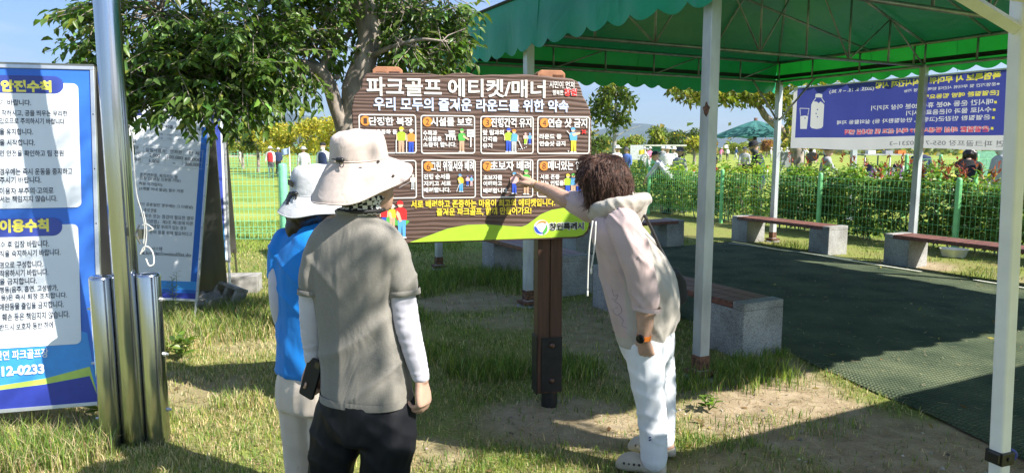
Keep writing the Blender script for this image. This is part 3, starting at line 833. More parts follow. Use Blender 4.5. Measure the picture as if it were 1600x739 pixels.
# ================================================================ BROWN ETIQUETTE SIGN
SO = Vector((-0.886, 3.88, 0.0)); SX = Vector((1.36, 0.26, 0)).normalized()
S = Plane(SO, SX, (0, 0, 1))
sign = thing('etiquette_sign', 'big dark brown carved etiquette board with white lettering on brown posts', 'sign', S.p(0.7, 0, -0.1))
outl = [(551, 205), (549, 170), (553, 150), (564, 138), (566, 124), (572, 115), (590, 113.5), (620, 114.5), (650, 114), (672, 115.5), (694, 118), (708, 114.5), (730, 114), (745, 117.5), (752, 118), (766, 116.5), (790, 117), (808, 116), (830, 117), (842, 118.5), (856, 119), (866, 121), (880, 121.5), (893, 123), (903, 128), (908, 138), (911, 150), (917, 160), (922, 172), (924.5, 190), (924, 250), (922.5, 352), (920, 362), (913, 369), (902, 372.5), (800, 376), (700, 379), (600, 382), (565, 383.5), (554, 380), (551, 368)]
outl = [S.hit(*p) for p in outl]
mb = MB(); mb.prism([S.p(a, b_, 0.0) for a, b_ in outl][::-1], S.n * -0.045)
board = mb.build('board', M_CARVED, sign)
bv = board.modifiers.new('Bevel', 'BEVEL'); bv.width = 0.007; bv.segments = 3; bv.limit_method = 'ANGLE'; bv.angle_limit = R(50)
# painted lime hill along the foot of the board
hill = [(640, 378.6), (665, 370), (700, 357), (730, 351.5), (760, 350.5), (790, 353), (815, 354.5), (822, 352), (832, 345), (845, 335), (862, 328), (880, 325), (900, 324.5), (921, 328), (919.5, 352), (917, 360), (911, 366.5), (901, 369.5), (800, 373.4), (700, 376.6)]
mb = MB(); S.sheet(mb, [S.hit(*p) for p in hill][::-1], 0.0022); mb.build('green_hill', P_LIME, sign)
SL = 0.0045
def slines(name, lines, mats, parent, d=SL):
    mb = MB()
    for (t_, x0, x1, yb, yt, mi, bold) in lines: S.text(mb, t_, x0, x1, yb, yt, mi, bold, d)
    return mb.build(name, mats, parent)
slines('lettering', [('파크골프', 573, 690, 150, 120.5, 0, .022), ('에티켓/매너', 700, 852, 151.5, 123, 0, .022)], [P_CREAM], sign)
slines('lettering', [('우리 모두의 즐거운', 584, 737, 173, 152, 0, .03), ('라운드를 위한 약속', 744, 888, 174.5, 155, 0, .03)], [P_LBLUE], sign)
slines('lettering', [('서로 배려하고 존중하는 마음이 최고의 에티켓입니다.', 642, 867, 325.5, 313, 0, .03), ('즐거운 파크골프, 함께 만들어가요!', 682, 830, 338, 325, 0, .03)], [P_YEL], sign)
slines('lettering', [('시민이 먼저', 858, 897, 138, 127, 0, .012), ('행복한', 863, 880, 149, 141, 0, .012), ('창원', 881, 901, 150.5, 138.5, 1, .03)], [P_WHITE, P_RED], sign, 0.0052)
slines('lettering', [('창원', 881.2, 901.2, 150.8, 138.2, 0, .085)], [P_WHITE], sign, 0.004)
# city emblem: three swirling arcs, and the city's name
slines('lettering', [('창원특례시', 857, 912.5, 360.5, 347.5, 0, .10)], [P_WHITE], sign, 0.0046)
slines('lettering', [('창원특례시', 858, 911.5, 359.8, 348.2, 0, .035)], [P_BLACK], sign, 0.0058)
mb = MB(); ec, er = S.hit(846, 355.5), 0.044
def arc_swirl(c, r, a0, a1, w0, w1, n=14):
    out, inn = [], []
    for k in range(n + 1):
        t = k / n; a = R(a0 + (a1 - a0) * t); w = (w0 * (1 - t) + w1 * t) * math.sin(math.pi * min(1, t * 1.15 + 0.12)) ** 0.6
        rr_ = r * (1 - 0.28 * t)
        out.append((c[0] + rr_ * math.cos(a), c[1] + rr_ * math.sin(a))); inn.append((c[0] + (rr_ - w) * math.cos(a), c[1] + (rr_ - w) * math.sin(a)))
    return out + inn[::-1]
S.sheet(mb, disc(ec[0], ec[1], er * 1.06, 28, er * 1.02), 0.0040, 0)
S.sheet(mb, arc_swirl(ec, er, 170, 330, er * .5, er * .12), 0.0055, 1); S.sheet(mb, arc_swirl(ec, er, 45, 200, er * .30, er * .1), 0.0058, 2)
S.sheet(mb, arc_swirl(ec, er * .95, -75, 60, er * .55, er * .15), 0.0061, 3)
S.sheet(mb, disc(ec[0] - .004, ec[1] - .004, er * .2, 14), 0.0065, 0)
mb.build('city_emblem', [P_WHITE, P_BLUE, P_ORANGE, P_GREEN], sign)
# posts, each of two brown profiles with a black foot
def sign_post(px, name='post'):
    a0, _ = S.hit(px - 20, 400); a1, _ = S.hit(px + 20, 400); a0 += 0; w = a1 - a0
    zt = 2.025
    mb = MB()
    for s in (0, 1):
        c = S.p(a0 + w * (0.25 + 0.5 * s), 0, -0.105); mb.box((c.x, c.y, (zt + 0.12) / 2), (w / 2 - 0.004, 0.11, zt - 0.12), Matrix.Rotation(math.atan2(SX.y, SX.x), 3, 'Z'))
    c = S.p(a0 + w / 2, 0, -0.105); mb.box((c.x, c.y, (zt + 0.12) / 2), (0.02, 0.08, zt - 0.14), Matrix.Rotation(math.atan2(SX.y, SX.x), 3, 'Z'))
    p = mb.build('post', M_POSTWOOD, sign, bevel=0.004)
    rot = Matrix.Rotation(math.atan2(SX.y, SX.x), 3, 'Z')
    f = MB(); cz = 0.30
    f.box(S.p(a0 + w / 2 + 0.012, cz, -0.0455), (0.128, 0.007, 0.34), rot); f.box(S.p(a0 - 0.004, cz - 0.005, -0.105), (0.006, 0.125, 0.36), rot); f.box(S.p(a0 + w / 2 + .01, cz, -0.165), (0.128, 0.006, 0.34), rot)
    fo = f.build('foot_bracket', M_BLACKMETAL, p, bevel=0.002)
    g = MB(); g.lathe(S.p(a0 + w / 2 + 0.012, -0.1, -0.10), [(0.05, 0), (0.05, 0.24)], 18); g.build('ground_spike', M_BLACKMETAL, p, smooth=True, auto=R(40))
    for z in (0.42, 0.20):
        g = MB(); g.lathe(S.p(a0 + w / 2 + 0.012, z, -0.042), [(0.018, 0), (0.018, 0.004), (0.013, 0.010), (0.004, 0.014)], 12, axis=S.n); g.build('bolt', pm('bolt_bronze', (0.16, 0.10, 0.08), rough=0.35, metal=0.8), p, smooth=True, auto=R(40))
    # terracotta cap peeping over the board
    q = MB(); ca = a0 + w / 2; hb = zt
    q.prism([S.p(ca - 0.082, hb - 0.03, -0.05), S.p(ca - 0.082, hb + 0.004, -0.05), S.p(ca - 0.06, hb + 0.022, -0.05), S.p(ca + 0.06, hb + 0.022, -0.05), S.p(ca + 0.082, hb + 0.004, -0.05), S.p(ca + 0.082, hb - 0.03, -0.05)], S.n * -0.12)
    q.build('post_cap', M_CAPWOOD, p, bevel=0.004)
sign_post(863); sign_post(612)
# little flat painted figures
PM = [P_SKIN, P_LIME, P_TAN, P_BLUE, P_ORANGE, P_WHITE, P_SKY, P_YEL, P_GREEN, P_RED, P_GREY, P_PINK, P_BLACK]
SK, LI, TA, BL, OR, WH, SB, YE, GR, RE, GY, PI, BK = range(13)
def figure_on(mb, px, ytop, ybot, shirt, pants, cap, arm='down', lean=0.0, club=None, face=1):
    h = ybot - ytop; w = h * 0.15
    X = lambda fx, fy: (px + fx * h + lean * h * max(0, 0.55 - fy), ytop + fy * h)
    q = lambda pts, mi, d: S.sheet(mb, [S.hit(*X(*p)) for p in pts][::-1], d, mi)
    q([(-.105, .50), (-.095, .97), (-.02, .97), (0, .56), (.02, .97), (.095, .97), (.105, .50)], pants, 0.0040)
    q([(-.13, .96), (-.13, 1.0), (-.01, 1.0), (-.02, .96)], WH, 0.0046); q([(.02, .96), (.01, 1.0), (.13, 1.0), (.10, .96)], WH, 0.0046)
    q([(-.12, .22), (-.16, .28), (-.13, .52), (.13, .52), (.16, .28), (.12, .22), (.05, .19), (-.05, .19)], shirt, 0.0048)
    a, b_ = S.hit(*X(0, .115)); r_ = abs(S.hit(*X(.075, .115))[0] - a)
    S.sheet(mb, disc(a, b_, r_, 14), 0.0052, SK)
    q([(-.085, .09), (-.07, .03), (0, 0), (.07, .03), (.085, .09), (.085 + .05 * face * (face > 0), .105), (-.085 + .05 * face * (face < 0), .105)], cap, 0.0058)
    if arm == 'down':
        for s in (-1, 1): q([(s * .13, .24), (s * .19, .27), (s * .19, .52), (s * .145, .52)], SK, 0.0044)
    elif arm == 'point': q([(.06, .27), (.05, .36), (.27, .50), (.32, .45), (.14, .34)], SK, 0.0054)
    elif arm == 'swing': q([(-.05, .26), (.0, .36), (.26, .28), (.28, .20), (.1, .22)], SK, 0.0054)
    elif arm == 'club': q([(-.10, .27), (-.04, .34), (.0, .55), (-.06, .58), (-.14, .36)], SK, 0.0054)
    if club:
        (ax, ay), (bx, by) = club; n_ = .016
        q([(ax - n_, ay), (bx - n_, by), (bx + n_, by), (ax + n_, ay)], WH, 0.0056)
    return mb
# eight framed rules
def rule(x0, y0, x1, y1, num, title, trng, body, fig):
    pn = S.rr(x0, y0, x1, y1, 0.016)
    mb = MB(); S.ring(mb, pn, 0.0065, 0.003); pan = mb.build('rule_panel', P_CREAM, sign)
    if num:
        mb = MB(); a, b_ = S.hit(x0 + 11, y0 + 10.5); S.sheet(mb, disc(a, b_, 0.0265, 22), 0.0035, 0)
        S.text(mb, num, x0 + 8.2, x0 + 13.6, y0 + 15.2, y0 + 6, 1, .0, 0.0045); mb.build('number_badge', [P_ORANGE, P_BROWN], pan)
    ls = []
    if title: ls.append((title, trng[0], trng[1], trng[2], trng[3], 0, .028))
    for t_ in body: ls.append(t_ + (0, .03))
    if ls: slines('lettering', ls, [P_WHITE], pan)
    if fig:
        mb = MB(); fig(mb); mb.build('pictogram', PM, pan)
def f1(mb): figure_on(mb, 627, 198, 240, LI, TA, YE, club=((-.19, .5), (-.19, .98))); figure_on(mb, 642.5, 201.5, 240, OR, BL, WH, club=((-.19, .5), (-.19, .98)))
def f2(mb):
    figure_on(mb, 721.5, 201, 238, GR, TA, GR, 'point')
    q = lambda pts, mi, d=0.004: S.sheet(mb, [S.hit(*p) for p in pts][::-1], d, mi)
    q([(729.5, 202.5), (729.5, 214), (741.5, 214.5), (741.5, 202.8)], WH); q([(734.5, 214), (734.5, 230), (736.5, 230), (736.5, 214)], WH)
    for y in (205, 209.5): q([(731.5, y), (731.5, y + 1.6), (739, y + 1.6), (739, y)], GY, 0.0056)
    q([(700.5, 204), (701.5, 213), (711, 213.4), (711, 204.5)], WH); q([(694.5, 209.5), (698, 213.5), (709, 215.5), (709, 212.5)], WH, 0.0045)
    for x in (697, 702, 706, 710): q([(x, 213), (x, 219.5), (x + 1.6, 219.5), (x + 1.6, 213)], WH, 0.005)
    for y in (206.5, 209.5): q([(701, y), (701.3, y + .7), (711, y + .9), (711, y)], BK, 0.0056)
def f3(mb):
    figure_on(mb, 794.5, 200, 238, LI, BL, BL); figure_on(mb, 803, 202, 238.5, SB, GY, OR, club=((.2, .5), (.34, .82)))
    figure_on(mb, 820.8, 207.5, 226, PI, LI, PI); figure_on(mb, 827.8, 208, 226, SB, BL, SB, club=((-.19, .5), (-.3, .98)))
    for k in range(5):
        a, b_ = S.hit(810.5 + k * 2.9, 233 + (0.2 if k < 3 else -1.5 * (k - 2))); S.sheet(mb, disc(a, b_, .0028, 8), .004, WH)
def f4(mb):
    figure_on(mb, 896, 199, 238.5, SB, YE, SB, 'swing', -.05, club=((-.25, .14), (-.12, .30)))
    a, b_ = S.hit(888, 236.5); S.sheet(mb, disc(a, b_, .004, 10), .004, WH)
    q = lambda pts: S.sheet(mb, [S.hit(*p) for p in pts][::-1], .006, RE)
    q([(908, 204), (914, 209.5), (915.6, 208.2), (909.6, 202.6)]); q([(908, 208.6), (914, 202.6), (915.6, 203.8), (909.6, 209.8)])
def f5(mb): figure_on(mb, 645, 272, 296, WH, GY, WH, club=((-.19, .5), (-.9, .9)))
def f6(mb):
    figure_on(mb, 720.5, 272, 300, YE, SB, SB, 'club', -.14, club=((-.1, .55), (-.26, .98)))
    figure_on(mb, 730.5, 274.5, 290.5, PI, BL, BL); figure_on(mb, 736.5, 274.5, 290.5, SB, PI, BL)
def f7(mb): figure_on(mb, 803.5, 269, 303, PI, BL, SB); figure_on(mb, 822, 265, 304, GR, TA, GR)
def f8(mb): figure_on(mb, 887, 271.5, 306, LI, BL, YE); figure_on(mb, 895.5, 271, 306, SB, TA, GR, 'point'); figure_on(mb, 904, 274, 306, PI, BL, SK)
rule(560, 178.5, 651, 240, '1', '단정한 복장', (576.5, 645, 196.5, 183), [('운동화 등', 588, 620.5, 210, 202.5)], f1)
rule(657, 180, 742.5, 240.5, '2', '시설물 보호', (673, 738, 197.5, 183.5), [('수목과', 661, 683, 212.5, 204), ('시설물을', 661, 690, 221, 213), ('소중히 합니다.', 661, 713, 230, 222)], f2)
rule(750.5, 181.3, 833.5, 240.7, '3', '진행간격 유지', (767, 830, 199, 184.5), [('앞 팀과의', 754, 787, 211.5, 203), ('간격을', 754, 777, 221.5, 213.5), ('유지', 754, 769, 231.5, 224)], f3)
rule(839.5, 181.8, 921, 240.8, '4', '연습 샷 금지', (856, 917, 199.5, 185), [('라운드 중', 842.5, 877, 217.5, 209.5), ('연습샷 금지', 842.5, 883, 228.5, 220.5)], f4)
rule(560, 250.5, 651.5, 310, '5', None, None, [], f5)
rule(658.5, 249.7, 743.5, 309.3, '6', '그린 위질서와 배려', (673.5, 740.5, 267.5, 252), [('진행 순서를', 662, 703, 280.5, 272), ('지키고 서로', 662, 704.5, 291, 283), ('배려합니다.', 662, 704, 301, 293)], f6)
rule(750.5, 249.3, 833, 308.4, '7', '초보자 배려', (766, 829.5, 267, 251.8), [('초보자를', 755, 784.5, 281.5, 273.5), ('이해하고', 755, 784, 291, 283), ('배려합니다.', 755, 794, 302, 294)], f7)
rule(839, 249, 921, 307.2, '8', '매너있는 언행', (856, 918, 266, 251.5), [('서로 존중', 843.5, 874, 280.5, 272.5), ('하는 언행을', 843.5, 880.5, 290.5, 282.5)], f8)
mb = MB()
figure_on(mb, 600, 321, 356, RE, BL, RE, 'down'); figure_on(mb, 613, 319, 360, YE, TA, WH, 'club'); figure_on(mb, 628, 313, 372, RE, SB, RE, 'club', -.10, face=-1)
S.sheet(mb, [S.hit(*p) for p in [(596, 340), (606, 335), (622, 337), (640, 346), (632, 354), (604, 350)]][::-1], 0.0036, GR)
mb.build('pictogram', PM, sign)

# ================================================================ BLUE INFORMATION BOARDS (A-frames)
P_BBLUE = pm('print_blue', (0.05, 0.20, 0.66), rough=0.35, var=0.06, scale=2.5, col2=(0.03, 0.13, 0.58), stretch=(.2, .2, 1)); P_BBLUE2 = flat('print_light_blue', (0.05, 0.32, 0.78), 0.35); P_BNAVY = flat('print_navy', (0.03, 0.05, 0.35), 0.35); P_BWHITE = pm('print_white', (0.80, 0.84, 0.88), rough=0.4, var=0.03, scale=3); P_BYEL = flat('print_yellow', (0.92, 0.80, 0.12), 0.4)
P_PILL = pm('print_pill_blue', (0.055, 0.085, 0.40), rough=0.35, var=0.2, scale=2); P_INK = flat('print_ink', (0.03, 0.035, 0.06)); P_BLIME = flat('print_lime', (0.50, 0.68, 0.12), 0.4)
def aframe(root, Pl, a0, a1, b0, b1, depth, foot, legs=True):
    """frame, steel back leaf and legs of a folding board; Pl = its face"""
    th = 0.03; fw = 0.022
    mb = MB()
    for (p, q, r_, s_) in ((a0, b0, a1, b0 + fw), (a0, b1 - fw, a1, b1), (a0, b0 + fw, a0 + fw, b1 - fw), (a1 - fw, b0 + fw, a1, b1 - fw)):
        mb.prism([Pl.p(p, q, 0.004), Pl.p(r_, q, 0.004), Pl.p(r_, s_, 0.004), Pl.p(p, s_, 0.004)], Pl.n * -th)
    fr = mb.build('frame', M_ALU, root, bevel=0.002)
    mb = MB(); b_ = b0 + 0.1
    while b_ < b1:
        mb.lathe(Pl.p(a1 - fw / 2, b_, 0.004), [(0.004, 0), (0.004, 0.002), (0.001, 0.003)], 8, axis=Pl.n); b_ += (b1 - b0) / 6.2
    mb.build('screw', M_BLACKMETAL, fr)
    # back leaf, hinged at the top and spread out behind
    h0 = Vector((0, 0, 1)); nb = Vector((Pl.n.x, Pl.n.y, 0)).normalized()
    tl, tr = Pl.p(a0, b1, -th), Pl.p(a1, b1, -th)
    zb = Pl.p(a1, b0, 0).z
    bl, br = tl - nb * depth, tr - nb * depth; bl.z = br.z = zb
    mb = MB(); mb.prism([tl, tr, br, bl], nb * -0.02); mb.build('back_leaf', M_DULLSTEEL, root, bevel=0.003)
    mb = MB(); mb.prism([Pl.p(a0, b1 - .002, 0.004), Pl.p(a1, b1 - .002, 0.004), Pl.p(a1, b1 - .002, -0.05), Pl.p(a0, b1 - .002, -0.05)], Vector((0, 0, 0.012))); mb.build('top_rail', M_DULLSTEEL, root)
    for a in (a0 + 0.02, a1 - 0.02):
        g = Pl.p(a, b0, -0.015); k = g.z / max(Pl.z.z, .3); e = g - Pl.z * k
        mb = MB(); mb.tube([g + Pl.z * .05, e], 0.013, 4); lg = mb.build('leg', M_ALU, root)
        e2 = tl.lerp(tr, (a - a0) / (a1 - a0)); q2 = bl.lerp(br, (a - a0) / (a1 - a0)); d = (q2 - e2).normalized(); q3 = q2 + d * (q2.z / -d.z)
        mb = MB(); mb.tube([q2 - d * .05, q3], 0.013, 4); mb.build('leg', M_DULLSTEEL, root)
# board 1
yaw = R(14.5); lean = R(8.0)
x1_ = Vector((math.cos(yaw), math.sin(yaw), 0)); nh = Vector((math.sin(yaw), -math.cos(yaw), 0))
z1_ = Vector((0, 0, 1)) * math.cos(lean) - nh * math.sin(lean)
B1 = Plane((-2.47, 3.90, 0.0), x1_, z1_)
aR, bT = B1.hit(147, 104); _, bB = B1.hit(137, 634); aL = aR - 0.92
b1 = thing('information_board', 'blue and white folding information board with yellow headings beside the steel pole', 'notice board', (-2.5, 4.0, 0))
aframe(b1, B1, aL, aR, bB, bT, 0.55, None)
mb = MB(); fa, fb, fc, fd = aL + .022, aR - .022, bB + .022, bT - .022
B1.sheet(mb, [(fa, fc), (fb, fc), (fb, fd), (fa, fd)], -0.004, 0); mb.build('printed_face', P_BBLUE, b1)
def foot_band(Pl, mb, top, mi, d):
    q = [Pl.hit(*p) for p in top]; q = [(min(max(a, fa), fb), b_) for a, b_ in q]
    Pl.sheet(mb, [(fa, fc), (fb, fc)] + q[::-1], d, mi)
mb = MB()
foot_band(B1, mb, [(-60, 470), (0, 480), (70, 500), (136, 520)], 0, -0.0022)
foot_band(B1, mb, [(-150, 612), (-60, 608), (0, 602), (70, 591), (140, 572.5)], 1, -0.0006); foot_band(B1, mb, [(-150, 622), (-60, 616), (0, 609), (70, 600), (140, 587)], 2, 0.0010)
mb.build('foot_bands', [P_BBLUE2, P_BLIME, P_BNAVY], b1)
mb = MB()
for (y0, y1) in ((131, 324), (350, 537)):
    q = B1.rr(-120, y0, 121, y1, 0.035)
    a_, b_ = B1.hit(122, y0); _, bb = B1.hit(122, y1)
    mb = MB(); B1.sheet(mb, rrect(aL + 0.06, bb, a_, b_, 0.03), 0.0012, 0); mb.build('white_box', P_BWHITE, b1)
mb = MB()
for (x, y0, y1) in ((99, 120, 147), (97, 340, 368)):
    a_, b_ = B1.hit(x, y0); _, bb = B1.hit(x, y1); mb = MB(); B1.sheet(mb, rrect(aL + 0.12, bb, a_, b_, (b_ - bb) * .48, 8), 0.0028, 0); mb.build('heading_pill', P_PILL, b1)
mb = MB()
for (t_, x0, x1, yt, yb) in [('안전수칙', 2, 81, 125, 144), ('이용수칙', 0, 77, 343, 364)]: B1.text(mb, t_, x0, x1, yb, yt, 0, .05, 0.0042)
for (t_, x0, x1, yt, yb) in [('기 바랍니다.', 0, 49, 155.5, 165), ('작하시고, 공을 띄우는 무리한', 3, 106, 172, 182), ('있으므로 주의하시기 바랍니다.', 0, 103, 184.5, 194), ('을 유지합니다.', 0, 52, 201, 211), ('을 시작합니다.', 0, 55, 218, 228), ('인 안전을 확인하고 팀 전원', 0, 100, 235, 245), ('경우에는 즉시 운동을 중지하고', 0, 114, 263.5, 274), ('주시기 바랍니다.', 0, 65, 276.5, 287), ('이용자 부주의·고의로', 0, 84, 293.5, 304), ('서는 책임지지 않습니다.', 0, 90, 306.5, 316.5),
        ('수 후 입장 바랍니다.', 1, 77, 377, 388), ('칙을 숙지하시기 바랍니다.', 0, 95, 391.5, 402), ('명으로 구성합니다.', 0, 68, 409, 420), ('착용하시기 바랍니다.', 0, 76, 422, 433), ('을 금지합니다.', 0, 58, 435, 445.5), ('행동(음주, 흡연, 고성방가,', 0, 91, 448, 459.5), ('등)은 즉시 퇴장 조치합니다.', 2, 105, 460.5, 471), ('애완동물 출입을 금지합니다.', 0, 100, 474, 485), ('훼손 등은 책임지지 않습니다.', 4, 109, 490, 501.5), ('반드시 보호자 동반 하에', 0, 84, 506, 517)]:
    B1.text(mb, t_, x0, x1, yb, yt, 1, .012, 0.0034)
B1.text(mb, '대산면 파크골프장', -18, 76, 564, 549, 2, .02, 0.0034); B1.text(mb, '712-0233', -11, 70, 589, 573, 2, .045, 0.0034)
mb.build('lettering', [P_BYEL, P_INK, P_BWHITE], b1)

# board 2: leaning, tilted a little clockwise
yaw = R(9); lean = R(9); roll = R(-4.6)
x2 = Vector((math.cos(yaw), math.sin(yaw), 0)); nh = Vector((math.sin(yaw), -math.cos(yaw), 0))
z2 = Vector((0, 0, 1)) * math.cos(lean) - nh * math.sin(lean)
x2r = x2 * math.cos(roll) + z2 * math.sin(roll); z2r = z2 * math.cos(roll) - x2 * math.sin(roll)
B2 = Plane((-3.03, 6.50, 0.12), x2r, z2r)
aR, bB = B2.hit(309, 471); _, bT = B2.hit(338, 168); aL = aR - 0.98
b2 = thing('information_board', 'white information board with a fee table leaning behind the steel pole', 'notice board', (-3.4, 6.7, 0))
aframe(b2, B2, aL, aR, bB, bT, 0.20, None)
fa, fb, fc, fd = aL + .02, aR - .016, bB + .02, bT - .02
mb = MB(); B2.sheet(mb, [(fa, fc), (fb, fc), (fb, fd), (fa, fd)], -0.004, 0); mb.build('printed_face', P_BWHITE, b2)
mb = MB(); hb = B2.hit(300, 440)[1]; q1 = B2.hit(300, 453)[1]; q2 = B2.hit(300, 458)[1]; st = B2.hit(335, 200)[1]; sw = 0.062
B2.sheet(mb, [(fb - sw, hb), (fb, hb), (fb, st), (fb - sw, st)], -0.0020, 0); B2.sheet(mb, [(fa, q1), (fb, q1), (fb, hb), (fa, hb - .01)], -0.0022, 1)
B2.sheet(mb, [(fa, q2 - .02), (fb, q2), (fb, q1), (fa, q1)], -0.0022, 0); B2.sheet(mb, [(fa, fc), (fb, fc), (fb, q2), (fa, q2 - .02)], -0.0022, 2)
mb.build('blue_border', [flat('print_mid_blue', (0.02, 0.14, 0.55), .35), P_BBLUE2, P_BNAVY], b2)
def c3(cx, cy_): return 195 + cx / 4.479, 165 + cy_ / 4.479
def c4(cx, cy_): return 195 + cx / 4.105, 320 + cy_ / 4.105
mb = MB()
def t2(fn, body, cx0, cx1, cyb, hh, mi=0, bold=.005):
    x0, y0 = fn(cx0, cyb); x1, _ = fn(cx1, cyb); B2.text(mb, body, x0, x1, y0, y0 - hh, mi, bold, -0.0012)
t2(c3, '대산 파크골프장 이용안내', -60, 625, 70, 13.5, 1, .06)
t2(c3, '설면적 : 133,000㎡, 90홀, 10코스 및 교육장', 42, 558, 143, 6.2); t2(c3, '용시간 :', 42, 140, 190, 6)
t2(c3, '하절기( 4월 ~ 9월) : 6:00 ~ 19:00', 157, 470, 202, 3.6, 2, 0); t2(c3, '동절기(10월 ~ 3월) : 7:00 ~ 17:00', 155, 468, 230, 3.6, 2, 0); t2(c3, '료', 52, 80, 258, 5.5)
for body, cx0, cx1, cyb in [('분', 70, 96, 306), ('일일사용자', 145, 285, 322), ('연회원', 316, 398, 334), ('단 체', 448, 520, 344), ('시민', 60, 108, 348), ('2,000', 170, 246, 362), ('100,000', 298, 404, 375), ('80,000', 418, 530, 388), ('주민', 62, 112, 390), ('5,000', 165, 240, 402), ('200,000', 420, 526, 425)]: t2(c3, body, cx0, cx1, cyb, 6)
t2(c3, '~', 335, 353, 408, 2)
for fn, body, cx0, cx1, cyb, hh in [(c3, '운전면허증, 복지카드 등', 103, 370, 496, 6), (c3, '지참 (모바일 신분증 가능)', 103, 390, 522, 6), (c3, '회원 미가입자):', 98, 265, 560, 6), (c3, '(1개월 이내 발급) 필수 지참', 100, 412, 594, 6), (c4, '일이 공휴일인 경우에는 그 다음날)', 82, 437, 8, 6.2), (c4, '추석 연휴', 122, 202, 46, 6), (c4, '개·보수 또는 점검이 필요한 경우', 93, 443, 80, 6.2), (c4, '「기본법」 제3조 제1호에 따른', 128, 438, 116, 6.2), (c4, '발생할 우려가 있는 경우', 160, 396, 150, 6.2), (c4, '준비 등을 위해 필요하다고', 158, 431, 186, 6.2), (c4, '시스템', 172, 238, 290, 5.5), (c4, 'is.kr/ciec/cwsisul/list.do', 108, 424, 318, 6)]:
    t2(fn, body, cx0, cx1, cyb, hh)
mb.build('lettering', [P_INK, P_NAVY, flat('print_grey', (0.25, 0.27, 0.32))], b2)
mb = MB()
def rule_line(p, q, w=0.0022):
    a, b_ = B2.hit(*p), B2.hit(*q); dx, dy = b_[0] - a[0], b_[1] - a[1]; L = math.hypot(dx, dy); nx2, ny2 = -dy / L * w, dx / L * w
    B2.sheet(mb, [(a[0], a[1]), (b_[0], b_[1]), (b_[0] + nx2, b_[1] + ny2), (a[0] + nx2, a[1] + ny2)], -0.0014)
for yy in (277, 320, 362, 404): rule_line(c3(58, yy - 5), c3(545, yy + 42))
for cx in (130, 290, 410, 545): rule_line(c3(cx + 2, 282 + (cx - 130) * .075), c3(cx - 11, 396 + (cx - 130) * .09))
for p, q in (((140, 165), (575, 205)), ((135, 233), (572, 272)), ((140, 165), (135, 233)), ((575, 205), (572, 272))): rule_line(c3(*p), c3(*q), .0014)
mb.build('table_rules', P_GREY, b2)

# board 3, edge on behind it
yaw = R(16); lean = R(5)
x3 = Vector((math.cos(yaw), math.sin(yaw), 0)); nh = Vector((math.sin(yaw), -math.cos(yaw), 0)); z3 = Vector((0, 0, 1)) * math.cos(lean) - nh * math.sin(lean)
B3 = Plane((-3.05, 7.45, 0.1), x3, z3)
aR, bB = B3.hit(360.5, 409); _, bT = B3.hit(362, 172); aL = aR - 0.95
b3 = thing('information_board', 'third information board seen nearly edge on behind the white fee board', 'notice board', (-3.4, 7.6, 0))
aframe(b3, B3, aL, aR, bB, bT, 0.5, None)
fa, fb, fc, fd = aL + .02, aR - .02, bB + .02, bT - .02
mb = MB(); B3.sheet(mb, [(fa, fc), (fb, fc), (fb, fd), (fa, fd)], -0.004, 0); mb.build('printed_face', P_BWHITE, b3)
mb = MB(); B3.sheet(mb, [(fb - .10, fc), (fb - .03, fc), (fb - .03, fd), (fb - .10, fd)], -0.002, 0); B3.sheet(mb, [(fa, fc), (fb - .03, fc), (fb - .03, fc + .38), (fa, fc + .30)], -0.0005, 1); mb.build('blue_border', [P_PILL, P_BBLUE2], b3)

# ================================================================ STAINLESS FLAGPOLE with its two stub tubes
pb = gnd(214, 690)
fp = thing('flagpole', 'polished stainless flagpole clamped between two capped stub tubes', 'pole', (pb.x, pb.y, 0))
mb = MB(); mb.lathe((pb.x, pb.y, -0.05), [(0.064, 0), (0.062, 2.0), (0.060, 4.0), (0.055, 7.5)], 40); mb.build('mast', M_STEEL, fp, smooth=True, auto=R(40))
for dx, hz_, r_ in ((-0.128, 0.93, 0.058), (0.128, 0.945, 0.058)):
    mb = MB(); mb.lathe((pb.x + dx, pb.y - 0.01, -0.05), [(r_, 0), (r_, hz_ + .03), (r_ - .004, hz_ + .044), (r_ - .016, hz_ + .05), (0.01, hz_ + .052)], 36)
    st_ = mb.build('stub_tube', M_STEEL, fp, smooth=True, auto=R(50))
    for z in (0.19, 0.50, 0.80):
        mb = MB(); sx = 1 if dx > 0 else -1
        mb.lathe((pb.x + dx + sx * (r_ - .004), pb.y - 0.01, z - (0.05 if dx < 0 else 0)), [(0.012, 0), (0.012, 0.012), (0.007, 0.013), (0.007, 0.026)], 6, axis=Vector((sx, 0, 0)))
        mb.build('bolt', M_ALU, st_)
    mb = MB(); mb.box((pb.x + dx / 2, pb.y + 0.02, 0.46), (0.02, 0.05, 0.78)); mb.build('spacer_plate', M_DULLSTEEL, st_)
def P4(x, y, Y=3.62): return at(x, y, Y)
mb = MB()
mb.tube([P4(206, 205), P4(208, 240), P4(213, 300), P4(221, 330), P4(226, 355), P4(224, 382)], 0.0035, 6, smooth=6)
mb.tube([P4(224, 330), P4(229, 360), P4(226, 388), P4(219, 396)], 0.0035, 6, smooth=5); mb.tube([P4(219, 398), P4(224, 387), P4(232, 386), P4(239, 396), P4(240, 412), P4(233, 415), P4(228, 404)], 0.004, 6, smooth=5)
mb.tube([P4(222, 352), P4(230, 351), P4(239, 358), P4(232, 361)], 0.004, 6, smooth=5)
mb.build('halyard', pm('white_cord', (0.75, 0.75, 0.70), rough=0.8), fp, smooth=True)
mb = MB(); c = P4(219, 366); mb.box((c.x, c.y + 0.02, c.z), (0.022, 0.05, 0.05)); mb.tube([c + Vector((0, 0, .05)), c + Vector((-.02, -.012, .0)), c + Vector((0, 0, -.05))], 0.005, 6); mb.build('cleat', M_DULLSTEEL, fp)

